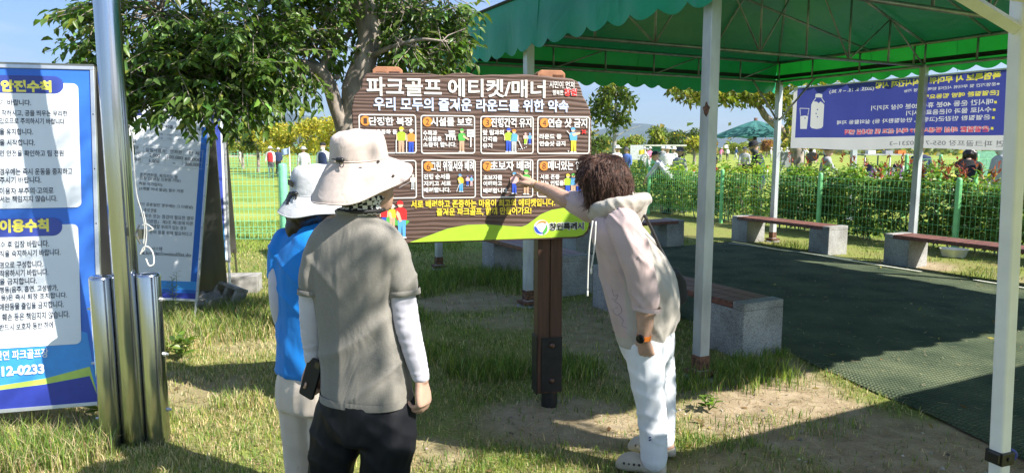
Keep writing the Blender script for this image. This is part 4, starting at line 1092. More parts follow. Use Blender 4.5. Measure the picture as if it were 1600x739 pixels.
# ================================================================ WHITE POP-UP TENT at the right edge (mostly out of frame)
tp = at(1562, 712, 1.72); ttp = at(1593, 60, 1.72)
TH = 2.0
tk = Vector((tp.x + (tp.z) * (tp.x - ttp.x) / (ttp.z - tp.z), 1.72, 0))
pop = thing('popup_tent', 'white pop up tent whose front pole carries a black clamp', 'tent', (tk.x, 1.72, 0))
topx = tk.x + (ttp.x - tp.x) / (ttp.z - tp.z) * TH
def sq_pole(base, top, s, rotz=R(20)):
    mb = MB(); Rm = Matrix.Rotation(rotz, 3, 'Z')
    q = [Vector((a, b_, 0)) for a, b_ in rrect(-s / 2, -s / 2, s / 2, s / 2, s * .18, 3)]
    mb.loft([[Vector(base) + Rm @ p for p in q], [Vector(top) + Rm @ p for p in q]]); return mb
U_ = Vector((0.455, -0.89, 0)); V_ = Vector((0.89, 0.455, 0))
lean_ = Vector((topx - tk.x, 0, 0))
corners = [(0, 0), (5.8, 0), (-2.9, 0), (0, 2.9), (5.8, 2.9), (-2.9, 2.9), (2.9, 0), (2.9, 2.9)]
Tt = []
for i, (a, b_) in enumerate(corners):
    base = tk + V_ * a + U_ * b_; top = base + (lean_ if i == 0 else Vector((0, 0, 0))) + Vector((0, 0, TH)); Tt.append(top)
    p = sq_pole(base, top, 0.036).build('pole', M_WHITEPOST, pop)
    mb = MB(); mb.box(base + Vector((0, 0, .006)), (0.09, 0.09, 0.012)); mb.build('foot_plate', M_WHITEPOST, p)
    c = base + (lean_ * (tp.z / TH) if i == 0 else Vector((0, 0, 0))) + Vector((0, 0, tp.z)); Rz = Matrix.Rotation(R(20), 3, 'Z')
    mb = MB(); mb.box(c, (0.046, 0.046, 0.034), Rz); mb.box(c + Rz @ Vector((-.026, -.004, 0.002)), (0.014, 0.03, 0.026), Rz); mb.lathe(c + Rz @ Vector((0.0, -0.023, 0)), [(0.006, 0), (0.006, .004)], 8, axis=Rz @ Vector((0, -1, 0)))
    cl_ = mb.build('clamp', M_BLACK, p, bevel=0.003)
    mb = MB(); q = c + Rz @ Vector((0.03, -.004, 0)); mb.tube([q + Vector((0.016 * math.sin(k), 0, 0.014 * math.cos(k))) for k in [j * .6 for j in range(9)]], 0.005, 6); mb.build('pull_ring', flat('ring_blue', (0.05, 0.07, 0.35)), cl_)
def strut(a, b_): 
    mb = MB(); mb.tube([a, b_], 0.017, 4); mb.build('strut', M_WHITEPOST, pop)
apex_h = 0.95
for (i, j) in ((0, 6), (6, 1), (0, 2), (3, 7), (7, 4), (3, 5), (1, 4), (2, 5)):
    a, b_ = Tt[i], Tt[j]; d_ = (b_ - a).normalized() * .42
    strut(a, b_); strut(a - Vector((0, 0, .12)), a + d_ - Vector((0, 0, .02))); strut(b_ - Vector((0, 0, .12)), b_ - d_ - Vector((0, 0, .02)))
apex = Tt[0].lerp(Tt[3], .5) + Vector((0, 0, apex_h))
strut(Tt[0], apex); strut(Tt[3], apex)
ridge = [apex - V_ * 1.4, apex + V_ * 4.3]
mb = MB(); c0, c1, c2, c3_ = Tt[2] + Vector((0, 0, .03)), Tt[1] + Vector((0, 0, .03)), Tt[4] + Vector((0, 0, .03)), Tt[5] + Vector((0, 0, .03))
mb.add([c0, c1, c2, c3_] + ridge, [(0, 1, 5, 4), (1, 2, 5), (2, 3, 4, 5), (3, 0, 4)])
mb.build('roof_canvas', pm('white_tent_canvas', (0.75, 0.75, 0.73), rough=0.7, trans=0.06), pop)
mb = MB()
for a, b_ in ((c0, c1), (c1, c2), (c2, c3_), (c3_, c0)): mb.prism([a, b_, b_ - Vector((0, 0, .1)), a - Vector((0, 0, .1))], Vector((0.002, 0.002, 0)))
mb.build('roof_skirt', MATS['white_tent_canvas'], pop)

# ================================================================ BANNER seen from behind on the far side of the canopy
BO = tent(W + 0.064, 5.2); BX = -TY                              # x to the right as we see it (towards the camera), n towards us
BP = Plane(BO, BX, (0, 0, 1))
M_BB = pm('banner_cloth_blue', (0.07, 0.085, 0.36), rough=0.55, var=0.05, scale=3, bump=0.3, bscale=5, dist=0.03, trans=0.45, tcol=(0.06, 0.075, 0.36)); M_BW = pm('banner_cloth_white', (0.62, 0.62, 0.64), rough=0.55, var=0.04, scale=3, bump=0.3, bscale=5, dist=0.03, trans=0.45, tcol=(0.72, 0.72, 0.72))
def bl_(name, col): return pm('banner_' + name, col, rough=0.55, var=0.03, trans=0.45)
ban = thing('banner', 'blue and white heat advice banner hanging reversed behind the canopy post', 'banner', BO)
aL, bT = BP.hit(1240, 137.5); _, bB = BP.hit(1240, 233); aR, _ = BP.hit(1640, 160)
bS = BP.hit(1245, 216)[1]
from mathutils.geometry import delaunay_2d_cdt
c_v, c_f, c_m = [], [], []
def c_add(pts, faces, mi):
    n0 = len(c_v); c_v.extend(Vector(p) for p in pts)
    for f in faces:
        q = [c_v[i + n0] for i in f]
        ar = sum(q[i].x * q[(i + 1) % len(q)].y - q[(i + 1) % len(q)].x * q[i].y for i in range(len(q)))
        if abs(ar) < 1e-9: continue
        f = tuple(i + n0 for i in f); c_f.append(f if ar > 0 else f[::-1]); c_m.append(mi)
NX_ = 48
bl_v = [bB, (bB + bS) / 2, bS] + [bS + (bT - .02 - bS) * k / 7 for k in range(1, 8)] + [bT]
grid = [(aL + (aR - aL) * i / NX_, b_) for b_ in bl_v for i in range(NX_ + 1)]
for j in range(len(bl_v) - 1):
    for i in range(NX_):
        n0 = j * (NX_ + 1) + i
        c_add([grid[n0], grid[n0 + 1], grid[n0 + NX_ + 2], grid[n0 + NX_ + 1]], [(0, 1, 2, 3)], 1 if (j < 2 or j == len(bl_v) - 2 or i == 0) else 0)
def cb(cx, cy_): return 1230 + cx / 4.324, 90 + cy_ / 4.324
def tb(body, cxr, cxl, cyb, cyh, mi, bold=.02):
    v, f, gx0, gx1, gy0, gy1 = glyphs(body, bold)
    x0, y0 = cb(cxr, cyb); x1, _ = cb(cxl, cyb); a0, b0 = BP.hit(x0, y0); a1, _ = BP.hit(x1, y0); _, b1_ = BP.hit(x0, y0 - cyh / 4.324)
    kx = (a1 - a0) / (gx1 - gx0); kz = (b1_ - b0) / (gy1 - gy0)
    c_add([(a0 + (x - gx0) * kx, b0 + (y - gy0) * kz) for x, y in v], f, mi)
tb('폭염특보 시 무더위 휴식시간제 시행', 1444, 600, 143, 50, 2, .045); tb('(2025. 5. 15. ~ 9. 30.)', 586, 286, 226, 30, 1, .02); tb('※운영기간 및 무더위 시간대 탄력적 운영 가능', 1436, 790, 190, 24, 1, .02)
tb('[온열질환 예방 행동요령]', 1430, 905, 258, 40, 2, .035); tb('매시간 운동 40분 휴식 20분 이상 지키기', 1390, 570, 318, 40, 1, .02); tb('수시로 물과 이온음료 마시기', 1380, 805, 370, 38, 1, .02)
tb('온열질환 민감군(고령자, 만성질환자 등) 실외활동 자제', 1372, 338, 425, 40, 1, .02); tb('온열질환 의심 발생시 119 즉시 신고 및 안내실 연락', 1366, 385, 503, 42, 1, .09); tb('온열질환 의심 발생시 119 즉시 신고 및 안내실 연락', 1365, 386, 502, 40, 3, .03)
tb('대산면 파크골프장 055-712-0231~3', 1600, 690, 597, 42, 4, .012)
def cbp(pts, mi=1): c_add([BP.hit(*cb(*p)) for p in pts], [tuple(range(len(pts)))], mi)
for cx, cyy in ((1408, 302), (1399, 353), (1393, 407), (1385, 478)): cbp([(cx - 9, cyy - 8), (cx + 9, cyy - 8), (cx + 9, cyy + 9), (cx - 9, cyy + 9)], 2)
cbp([(170, 305), (163, 320), (155, 465), (165, 478), (200, 484), (232, 478), (242, 465), (250, 320), (240, 308), (228, 300), (212, 310), (196, 300), (182, 298)])
cbp([(192, 248), (190, 270), (237, 272), (237, 250), (214, 244)]); cbp([(88, 398), (88, 483), (132, 483), (142, 398), (120, 393)])
for poly in ([(193, 272), (170, 303), (174, 305), (197, 275)], [(234, 273), (254, 303), (250, 306), (230, 275)], [(84, 342), (88, 394), (91, 394), (88, 346)], [(84, 342), (150, 344), (150, 348), (84, 346)], [(150, 344), (141, 394), (137, 394), (146, 348)]): cbp(poly)
for cx, cyy in ((205, 353), (196, 380), (205, 402), (120, 411)): c_add(disc(*BP.hit(*cb(cx, cyy)), .012, 10), [tuple(range(10))], 0)
for (x0, y0, x1, y1) in ((1553, 85, 1760, 205), (1533, 225, 1750, 355), (1513, 370, 1740, 495)):
    q = rrect(*BP.hit(*cb(x0, y1)), *BP.hit(*cb(x1, y0 - (x1 - x0) * .12)), 0.07, 6); n0 = len(q); ca = sum(p[0] for p in q) / n0; cbb = sum(p[1] for p in q) / n0
    q2 = [(p[0] + (.012 if p[0] < ca else -.012), p[1] + (.012 if p[1] < cbb else -.012)) for p in q]; c_add(q + q2, [(i, (i + 1) % n0, (i + 1) % n0 + n0, i + n0) for i in range(n0)], 1)
ed = set()
for f in c_f:
    for i in range(len(f)):
        e = (f[i], f[(i + 1) % len(f)])
        if (e[1], e[0]) in ed: ed.discard((e[1], e[0])) if len(f) == 3 else ed.add(e)
        else: ed.add(e)
o_v, _, o_f, _, _, _ = delaunay_2d_cdt(c_v, list(ed), [], 0, 1e-5, False)
OV = np.array([tuple(p) for p in o_v]); OF = np.array([tuple(f) for f in o_f]); CEN = OV[OF].mean(1)
omat = np.full(len(OF), -1)
CV = np.array([tuple(p) for p in c_v])
for f, mi in zip(c_f, c_m):
    for k in range(1, len(f) - 1):
        A, B_q, C_q = CV[f[0]], CV[f[k]], CV[f[k + 1]]
        lo = np.minimum(np.minimum(A, B_q), C_q); hi = np.maximum(np.maximum(A, B_q), C_q)
        idx = np.nonzero((CEN[:, 0] >= lo[0]) & (CEN[:, 0] <= hi[0]) & (CEN[:, 1] >= lo[1]) & (CEN[:, 1] <= hi[1]))[0]
        if not len(idx): continue
        p = CEN[idx]; cr = lambda u, w: (w[0] - u[0]) * (p[:, 1] - u[1]) - (w[1] - u[1]) * (p[:, 0] - u[0])
        s0, s1, s2 = cr(A, B_q), cr(B_q, C_q), cr(C_q, A)
        omat[idx[((s0 >= 0) & (s1 >= 0) & (s2 >= 0)) | ((s0 <= 0) & (s1 <= 0) & (s2 <= 0))]] = mi
mb = MB()
def b_wave(a, b_): return .011 * noise.noise((a * 1.2, b_ * .8, 4.0)) + .005 * noise.noise((a * 4, b_ * 1.5, 2.0))
mb.v = [tuple(BP.p(p.x, p.y + (.014 * math.sin(p.x * 3.0) * max(0, 1 - (p.y - bB) / .3)), b_wave(p.x, p.y))) for p in o_v]
for f, mi in zip(o_f, omat):
    if mi >= 0: mb.f.append(tuple(f)); mb.m.append(int(mi))
mb.build('printed_cloth', [M_BB, M_BW, bl_('yellow', (0.80, 0.72, 0.10)), bl_('red', (0.75, 0.10, 0.14)), bl_('grey', (0.20, 0.20, 0.22))], ban)
mb = MB()
for a, b_, c in ((aL + .02, bT - .02, tent(W, 5.08, ZB - .02)), (aL + .02, bB + .03, tent(W, 5.08, 1.5)), (BP.hit(1440, 110)[0], bT - .02, tent(W, 2.56, ZB + .0)), ): mb.tube([BP.p(a, b_, 0.004), c], 0.004, 5)
mb.build('tie_cord', pm('white_cord', (0.75, 0.75, 0.70)), ban)

# ================================================================ SMALL THINGS ON THE GROUND
def rubble(px, py, size, rot, label, hollow=False):
    p = gnd(px, py); t = thing('concrete_block', label, 'concrete block', (p.x, p.y, 0))
    Rm = Matrix.Rotation(rot[2], 3, 'Z') @ Matrix.Rotation(rot[1], 3, 'Y') @ Matrix.Rotation(rot[0], 3, 'X')
    mb = MB(); c = Vector((p.x, p.y, rot[3])); lx_, ly_, lz_ = size
    if not hollow: mb.box(c, size, Rm)
    else:
        w_ = 0.035
        for s in (-1, 1): mb.box(c + Rm @ Vector((0, s * (ly_ / 2 - w_ / 2), 0)), (lx_, w_, lz_), Rm)
        for k in range(4): mb.box(c + Rm @ Vector((-lx_ / 2 + w_ / 2 + k * (lx_ - w_) / 3, 0, 0)), (w_, ly_ - 2 * w_ - .002, lz_ - .004), Rm)
    mb.build('body', M_CONC, t, bevel=0.006)
rubble(352, 478, (0.42, 0.20, 0.16), (R(70), R(12), R(-24), 0.14), 'hollow grey concrete block lying tilted beside the fee board', True)
rubble(362, 455, (0.62, 0.25, 0.20), (0, 0, R(8), 0.09), 'long low concrete kerb block behind the tilted hollow block')
rubble(327, 482, (0.26, 0.20, 0.13), (R(15), R(-14), R(30), 0.06), 'broken pale chunk of concrete at the foot of the fee board')
c = gnd(1490, 401); tr_ = thing('tray', 'shallow white plastic tray left on the ground under the right far bench', 'tray', (c.x, c.y, 0))
mb = MB(); mb.lathe((c.x, c.y, 0.005), [(0.005, 0), (0.15, 0), (0.185, 0.11), (0.195, 0.115), (0.178, 0.11), (0.145, 0.012), (0.005, 0.012)], 26); mb.build('bowl', pm('tray_plastic', (0.7, 0.7, 0.66), rough=0.5), tr_, smooth=True, auto=R(50))
# ================================================================ PEOPLE
def union(parts, voxel, smooth=4, fac=0.5):
    """one continuous surface grown over overlapping closed shells; returns verts, faces"""
    me = bpy.data.meshes.new('tmp'); me.from_pydata([tuple(p) for p in parts.v], [], parts.f)
    bm = bmesh.new(); bm.from_mesh(me); bmesh.ops.recalc_face_normals(bm, faces=bm.faces); bm.to_mesh(me); bm.free()
    o = bpy.data.objects.new('tmp', me); COL.objects.link(o)
    rm = o.modifiers.new('r', 'REMESH'); rm.mode = 'VOXEL'; rm.voxel_size = voxel; rm.adaptivity = 0
    if smooth:
        s = o.modifiers.new('s', 'SMOOTH'); s.factor = fac; s.iterations = smooth
    dg = bpy.context.evaluated_depsgraph_get(); dg.update()
    e = bpy.data.meshes.new_from_object(o.evaluated_get(dg))
    bpy.data.objects.remove(o); bpy.data.meshes.remove(me)
    return e
def finish(me, name, mats, parent, wr=None, matfn=None):
    """wr = function(co, normal) -> offset along the normal (folds, wrinkles)"""
    off = Vector((0, 0, 0)); p = parent
    while p is not None: off = off + p.location; p = p.parent
    if wr:
        ns = [v.normal.copy() for v in me.vertices]
        for v, nn in zip(me.vertices, ns):
            d = wr(v.co, nn)
            v.co = v.co + (nn * d if not isinstance(d, Vector) else d)
    for v in me.vertices: v.co = v.co - off
    me.polygons.foreach_set('use_smooth', [True] * len(me.polygons))
    me.materials.clear()
    mats = mats if isinstance(mats, (list, tuple)) else [mats]
    for m in mats: me.materials.append(m)
    if matfn:
        for pl_ in me.polygons: pl_.material_index = matfn(pl_.center + off)
    me.update(); me.name = name
    o = bpy.data.objects.new(name, me); COL.objects.link(o); o.parent = parent
    return o
def ell(c, A, B, n=20, e=2.0):
    c, A, B = Vector(c), Vector(A), Vector(B); out = []
    for k in range(n):
        t = 2 * math.pi * k / n; ct, st = math.cos(t), math.sin(t)
        out.append(c + A * (math.copysign(abs(ct) ** (2 / e), ct)) + B * (math.copysign(abs(st) ** (2 / e), st)))
    return out
def rings_spline(rs, k=4):
    """rs: list of (centre, halfA vec, halfB vec, exponent) -> smooth loft rings"""
    out = []; n = len(rs)
    for i in range(n - 1):
        q = [rs[max(i - 1, 0)], rs[i], rs[i + 1], rs[min(i + 2, n - 1)]]
        for j in range(k):
            t = j / k
            f = lambda a, b, c, d: 0.5 * ((b * 2) + (c - a) * t + (a * 2 - b * 5 + c * 4 - d) * (t * t) + (b * 3 - a - c * 3 + d) * (t ** 3))
            out.append(ell(f(*[Vector(x[0]) for x in q]), f(*[Vector(x[1]) for x in q]), f(*[Vector(x[2]) for x in q]), 22, q[1][3] * (1 - t) + q[2][3] * t))
    out.append(ell(rs[-1][0], rs[-1][1], rs[-1][2], 22, rs[-1][3]))
    return out
def limb(mb, pts, rad, n=14, k=5):
    """tapered limb with rounded ends"""
    P, Q = resample([Vector(p) for p in pts], list(rad), k)
    d0 = (P[0] - P[1]).normalized(); d1 = (P[-1] - P[-2]).normalized()
    P = [P[0] + d0 * Q[0] * .85, P[0] + d0 * Q[0] * .5] + P + [P[-1] + d1 * Q[-1] * .5, P[-1] + d1 * Q[-1] * .85]
    Q = [Q[0] * .45, Q[0] * .86] + Q + [Q[-1] * .86, Q[-1] * .45]
    mb.tube(P, Q, n); return mb
def nz3(p, s=(1, 1, 1), o=0.0): return noise.noise((p[0] * s[0] + o, p[1] * s[1] + o * .7, p[2] * s[2] - o))
def ridge(p, s, o): return 1 - abs(nz3(p, s, o)) * 2
def crease(p, s, o): return max(0.0, 1 - abs(nz3(p, s, o)) * 3.4) ** 1.6

def hand(mb, wrist, d, palm_n, thumb_side, curl=(0.5, 0.6, 0.7, 0.8), size=1.0, thumb=0.35, spread=0.06):
    """palm plus five unequal bent fingers. d = towards the fingers, palm_n = out of the palm, thumb_side = across"""
    w = Vector(wrist); d = Vector(d).normalized(); pn = Vector(palm_n); pn = (pn - d * pn.dot(d)).normalized(); s = d.cross(pn)
    if s.dot(Vector(thumb_side)) < 0: s = -s
    z = size
    rr_ = [(w - d * .012 * z, s * .026 * z, pn * .019 * z, 2.2), (w + d * .02 * z, s * .032 * z, pn * .017 * z, 2.4), (w + d * .055 * z, s * .041 * z, pn * .0165 * z, 2.6), (w + d * .085 * z, s * .042 * z, pn * .0145 * z, 2.6), (w + d * .098 * z, s * .036 * z, pn * .010 * z, 2.3)]
    mb.loft(rings_spline(rr_, 3))
    for i, (off, L, r) in enumerate(((.031, .078, .0094), (.0105, .086, .0098), (-.0105, .080, .0092), (-.030, .062, .0082))):
        base = w + d * (.088 - (.006 if i in (0,) else .010 * (i == 3))) * z + s * off * z
        fan = (s * off * spread * 30 * 0.1 + d).normalized()
        c = curl[i]; p = base - fan * .02 * z; pts = [p, base]; a = 0
        for seg, bend in ((.46, .9), (.30, 1.15), (.24, .8)):
            a += c * bend; dirv = (fan * math.cos(a) + pn * math.sin(a)); base = base + dirv * L * seg * z; pts.append(base)
        limb(mb, pts, [r * z * 1.05, r * z * 1.08, r * z, r * z * .92, r * z * .74], 10, 4)
    b = w + d * .022 * z + s * .022 * z + pn * .006 * z
    t1 = (s * .75 + d * .65 + pn * thumb).normalized(); t2 = (s * .28 + d * .85 + pn * (thumb + .25)).normalized()
    pts = [b, b + t1 * .036 * z, b + t1 * .036 * z + t2 * .032 * z, b + t1 * .036 * z + t2 * .032 * z + (t2 + pn * .25).normalized() * .024 * z]
    limb(mb, pts, [.015 * z, .0128 * z, .0112 * z, .0085 * z], 10, 4)
    return mb
def head(mb, c, f, up, r=0.095):
    """skull, jaw, nose, ears, neck-ready; f = facing"""
    c = Vector(c); f = Vector(f).normalized(); up = Vector(up); up = (up - f * up.dot(f)).normalized(); s = f.cross(up)
    k = r / 0.095
    R_ = lambda z, y, a, b_: (c + up * z * k + f * y * k, s * a * k, f * b_ * k, 2.15)
    mb.loft(rings_spline([R_(-.125, .030, .022, .022), R_(-.115, .028, .042, .048), R_(-.085, .020, .058, .074), R_(-.045, .010, .068, .088), R_(0.0, .0, .075, .096), R_(.045, -.004, .077, .098), R_(.085, -.008, .064, .082), R_(.108, -.010, .036, .048), R_(.115, -.010, .012, .016)], 3))
    P = lambda x, y, z: c + s * x * k + f * y * k + up * z * k
    limb(mb, [P(0, .088, .022), P(0, .104, -.012), P(0, .112, -.028)], [.008 * k, .011 * k, .013 * k], 10, 3)       # nose
    for e in (-1, 1):
        limb(mb, [P(e * .012, .098, -.031), P(e * .013, .090, -.030)], [.008 * k, .008 * k], 8, 2)
        limb(mb, [P(e * .012, .089, .034), P(e * .048, .076, .033)], [.009 * k, .008 * k], 8, 2)                       # brow
        mb.loft(rings_spline([(P(e * .074, -.004, -.030), f * .010 * k, s * .006 * k, 2), (P(e * .080, -.006, -.012), f * .017 * k, s * .008 * k, 2), (P(e * .083, -.008, .012), f * .019 * k, s * .008 * k, 2), (P(e * .080, -.008, .028), f * .008 * k, s * .004 * k, 2)], 3))
        limb(mb, [P(e * .035, .072, -.022), P(e * .04, .068, -.035)], [.018 * k, .016 * k], 8, 2)                      # cheek
    limb(mb, [P(-.022, .090, -.064), P(0, .098, -.062), P(.022, .090, -.064)], [.007 * k, .009 * k, .007 * k], 8, 3)   # lips
    limb(mb, [P(0, .080, -.098), P(0, .084, -.104)], [.018 * k, .016 * k], 8, 2)
    return c, f, up, s, k
def face_marks(hc, parent):
    c, f, up, s, k = hc; P = lambda x, y, z: c + s * x * k + f * y * k + up * z * k
    mb = MB()
    for e in (-1, 1):
        mb.ball(P(e * .032, .0865, .012), .0115 * k, 8, 0, (1, 1, .62)); mb.ball(P(e * .032, .0945, .012), .0055 * k, 6, 1, (1, 1, 1))
    mb.build('eyes', [M_EYE, P_BLACK], parent, smooth=True)
    mb = MB(); limb(mb, [P(-.020, .097, -.064), P(0, .1045, -.063), P(.020, .097, -.064)], [.004 * k, .006 * k, .004 * k], 8, 3); mb.build('lips', M_LIP, parent, smooth=True)
    mb = MB()
    for e in (-1, 1): limb(mb, [P(e * .014, .0965, .037), P(e * .032, .092, .042), P(e * .05, .078, .036)], [.003 * k, .0034 * k, .002 * k], 6, 3)
    mb.build('eyebrows', M_HAIR, parent, smooth=True)

def bucket_hat(name, parent, c, f, up, rc, hc, prof, mat, droop, tuck=0.0, cord=True, seed=1):
    """soft crown and a stitched wide brim; prof(t) -> (brim reach, drop) for the angle t from the front"""
    c = Vector(c); f = Vector(f).normalized(); up = Vector(up); up = (up - f * up.dot(f)).normalized(); s = f.cross(up)
    n = 72; mb = MB(); rings = []
    def ringpt(t, r, z):
        return c + (f * math.cos(t) * 1.10 + s * math.sin(t)) * r + up * z
    prof_c = [(0.02, hc), (.35, hc * .99), (.62, hc * .955), (.80, hc * .88), (.90, hc * .77), (.955, hc * .6), (.98, hc * .4), (1.0, hc * .2), (1.01, .012), (1.0, 0.0)]
    for q, z in prof_c:
        rg = []
        for k in range(n):
            t = 2 * math.pi * k / n
            w = 1 + 0.02 * noise.noise((math.cos(t) * 2 + seed, math.sin(t) * 2, z * 14)) + .012 * noise.noise((math.cos(t) * 6 + seed, math.sin(t) * 6, z * 30))
            dz = 0.010 * noise.noise((math.cos(t) * q * 2.5 + seed, math.sin(t) * q * 2.5, 3.3)) if z > hc * .7 else 0
            rg.append(ringpt(t, rc * q * w, z + dz))
        rings.append(rg)
    mb.loft(rings, cap=True)
    crown = mb.build('hat_crown', mat, parent, smooth=True)
    mb = MB(); rings = []
    for j in range(13):
        q = j / 12; rg = []
        for k in range(n):
            t = 2 * math.pi * k / n; reach, drop = prof(t)
            wob = droop * q * q * (math.sin(3 * t + seed) * .5 + .6 * math.sin(5 * t + seed * 2))
            st = 0.0008 * (1 if j % 2 else -1)
            rg.append(ringpt(t, rc * 1.0 + reach * q, .004 - drop * q ** 1.15 + wob + st))
        rings.append(rg)
    last = rings[-1]
    und = [[p - up * .0035 for p in r_] for r_ in rings[::-1]]
    mb.loft(rings + und, cap=False)
    brim = mb.build('hat_brim', mat, parent, smooth=True)
    # seam between crown and brim, hem at the rim
    mb = MB(); mb.tube([ringpt(2 * math.pi * k / 48, rc * 1.005, .006) for k in range(49)], .0028, 6); mb.tube([last[k % n] for k in range(n + 1)], .0026, 6)
    mb.build('hat_seam', mat, brim, smooth=True)
    return c, f, up, s, rc
def clog(mb, heel, toe, z0=0.0, w=0.05):
    h, t = Vector(heel), Vector(toe); d = (t - h); L = d.length; d = d / L; s = Vector((-d.y, d.x, 0)); u = Vector((0, 0, 1))
    rs = []
    for q, a, b_, zc in ((-.02, .025, .02, .03), (.06, w * .75, .028, .034), (.25, w * .82, .027, .034), (.42, w * .86, .032, .040), (.55, w * .93, .043, .050), (.72, w * 1.02, .043, .050), (.88, w * .86, .034, .042), (.97, w * .5, .02, .032), (1.0, w * .2, .008, .028)):
        rs.append((h + d * L * q + u * (z0 + zc), s * a, u * b_, 2.8))
    mb.loft(rings_spline(rs, 3)); return mb

# ---------------------------------------------------------------- man in the grey T-shirt
YM = 2.5
man = thing('person', 'man from behind in grey T-shirt, black trousers, white arm sleeves and beige bucket hat', 'person', (-0.52, 2.52, 0))
fb = Vector((.34, .94, 0)).normalized(); rb = Vector((fb.y, -fb.x, 0)); UP = Vector((0, 0, 1))
def M_(x, y, dy=0.0): return at(x, y, YM + dy)
W_SHIRT = weave('grey_melange_jersey', (0.232, 0.220, 0.195), heather=0.24, wr=0.5, wscale=7, wdist=0.022, wstretch=(1, 1, 0.6)); W_SLEEVE = weave('white_cooling_sleeve', (0.56, 0.55, 0.62), rough=0.55, wr=0.25, wscale=16, wdist=0.006); W_TROUS = weave('black_trousers', (0.009, 0.010, 0.014), rough=0.6, wr=0.5, wscale=6, wdist=0.02, bump=0.1, sheen=0.0)
mb = MB()
mb.loft(rings_spline([(M_(556, 328), rb * .062, fb * .062, 2), (M_(555, 340), rb * .078, fb * .072, 2), (M_(554, 349), rb * .125, fb * .083, 2.2), (M_(554, 362), rb * .160, fb * .095, 2.3), (M_(553, 385), rb * .168, fb * .106, 2.4), (M_(552, 425), rb * .158, fb * .114, 2.4), (M_(553, 475), rb * .150, fb * .108, 2.3), (M_(562, 525), rb * .155, fb * .108, 2.3), (M_(570, 575), rb * .165, fb * .114, 2.4), (M_(572, 606), rb * .168, fb * .120, 2.5), (M_(573, 617), rb * .169, fb * .121, 2.5)], 4))
limb(mb, [M_(590, 364), M_(610, 384, -.01), M_(623, 420, -.02), M_(629, 444, -.025)], [.055, .056, .055, .057]); limb(mb, [M_(518, 362), M_(503, 384, .0), M_(493, 420, .0), M_(489, 444, .0)], [.053, .053, .050, .050])
me = union(mb, 0.007, 6)
def wr_tee(p, n_):
    d = .005 * nz3(p, (5, 5, 4), 2); zz = p.z
    waist = max(0.0, 1 - abs(zz - .90) / .30); arm = max(0.0, 1 - abs(zz - 1.18) / .16)
    d += .008 * crease(p + Vector((0, 0, -(p.x + .52) * .65)), (1.6, 1.6, 7.0), 5) * waist
    d += .006 * crease(p + Vector((0, 0, -abs(p.x + .53) * 1.3)), (2, 2, 8), 17) * arm
    d += .005 * crease(p, (8, 8, .9), 13) * max(0.0, min(1, (1.32 - zz) / .15))
    return d
tee = finish(me, 'tshirt', W_SHIRT, man, wr_tee)
# hems: a slightly proud double stitched edge
def band(pts_rings, name, mat, parent):
    mb = MB(); mb.loft(pts_rings, cap=False); return mb.build(name, mat, parent, smooth=True)
band([ell(M_(573, 612), rb * .1735, fb * .1255, 40, 2.5), ell(M_(573, 615), rb * .1745, fb * .1265, 40, 2.5), ell(M_(573, 623), rb * .1735, fb * .1255, 40, 2.5)], 'hem', W_SHIRT, tee)
for q, r_, nm in ((M_(630, 449, -.025), .0590, 'sleeve_hem'), (M_(488.5, 449, 0), .0520, 'sleeve_hem')):
    dn = Vector((.10 if q.x > -.5 else -.08, -.03, -1)).normalized(); a_ = dn.orthogonal().normalized(); b2_ = dn.cross(a_)
    band([[q + dn * z + (a_ * math.cos(k * math.pi / 14) + b2_ * math.sin(k * math.pi / 14)) * (r_ + e) for k in range(28)] for z, e in ((.006, -.001), (.008, .0010), (.026, .0012), (.027, -.004))], nm, W_SHIRT, tee)
mb = MB(); mb.tube(ell(M_(556, 330), rb * .067, fb * .067, 24)+[ell(M_(556, 330), rb * .067, fb * .067, 24)[0]], .008, 8); mb.build('collar', W_SHIRT, tee, smooth=True)
# trousers
mb = MB()
mb.loft(rings_spline([(M_(571, 585), rb * .150, fb * .100, 2.4), (M_(571, 620), rb * .158, fb * .115, 2.4), (M_(571, 655), rb * .165, fb * .122, 2.5), (M_(571, 678), rb * .150, fb * .115, 2.4)], 4))
limb(mb, [M_(533, 640, .02), M_(524, 690, .02), M_(511, 748, .04), M_(503, 820, .03), M_(500, 905, 0)], [.088, .090, .075, .066, .058]); limb(mb, [M_(608, 640, -.03), M_(606, 690, -.04), M_(600, 750, -.02), M_(603, 820, -.05), M_(606, 905, -.08)], [.092, .093, .078, .068, .060])
me = union(mb, 0.009, 5)
finish(me, 'trousers', W_TROUS, man, lambda p, n_: .007 * crease(p + Vector((0, 0, (p.x + .5) * .8)), (2, 2, 6), 3) + .009 * crease(p, (8, 8, .8), 7))
# body: head, neck, forearms, hands
fh = Vector((.70, .71, 0.10)).normalized()
hc_m = M_(573, 281, .02)
mb = MB(); hm = head(mb, hc_m, fh, UP, .094)
limb(mb, [M_(556, 345), M_(560, 318, .01), M_(566, 298, .02)], [.060, .055, .055])
limb(mb, [M_(624, 440, -.02), M_(636, 505, -.04), M_(659, 592, -.06)], [.040, .038, .026]); limb(mb, [M_(488, 440, .02), M_(487, 510, .03), M_(490, 572, .06)], [.040, .037, .026])
RW, LW = M_(658, 592, -.06), M_(490, 566, .06)
hand(mb, RW, (M_(664, 640, -.07) - RW), Vector((-.85, .45, -.1)), Vector((.2, .95, 0)), (.55, .7, .85, .95), 0.98)
hand(mb, LW, (M_(484, 625, .05) - LW), Vector((.35, -.75, 0)), Vector((.9, .35, .1)), (.85, .9, .95, 1.0), 0.92, .6)
limb(mb, [M_(556, 340), M_(560, 480), M_(570, 640)], [.06, .07, .08]); limb(mb, [M_(556, 378), M_(608, 386, -.01), M_(625, 440, -.02)], [.05, .040, .040]); limb(mb, [M_(556, 378), M_(506, 384), M_(489, 440, .02)], [.05, .040, .040])
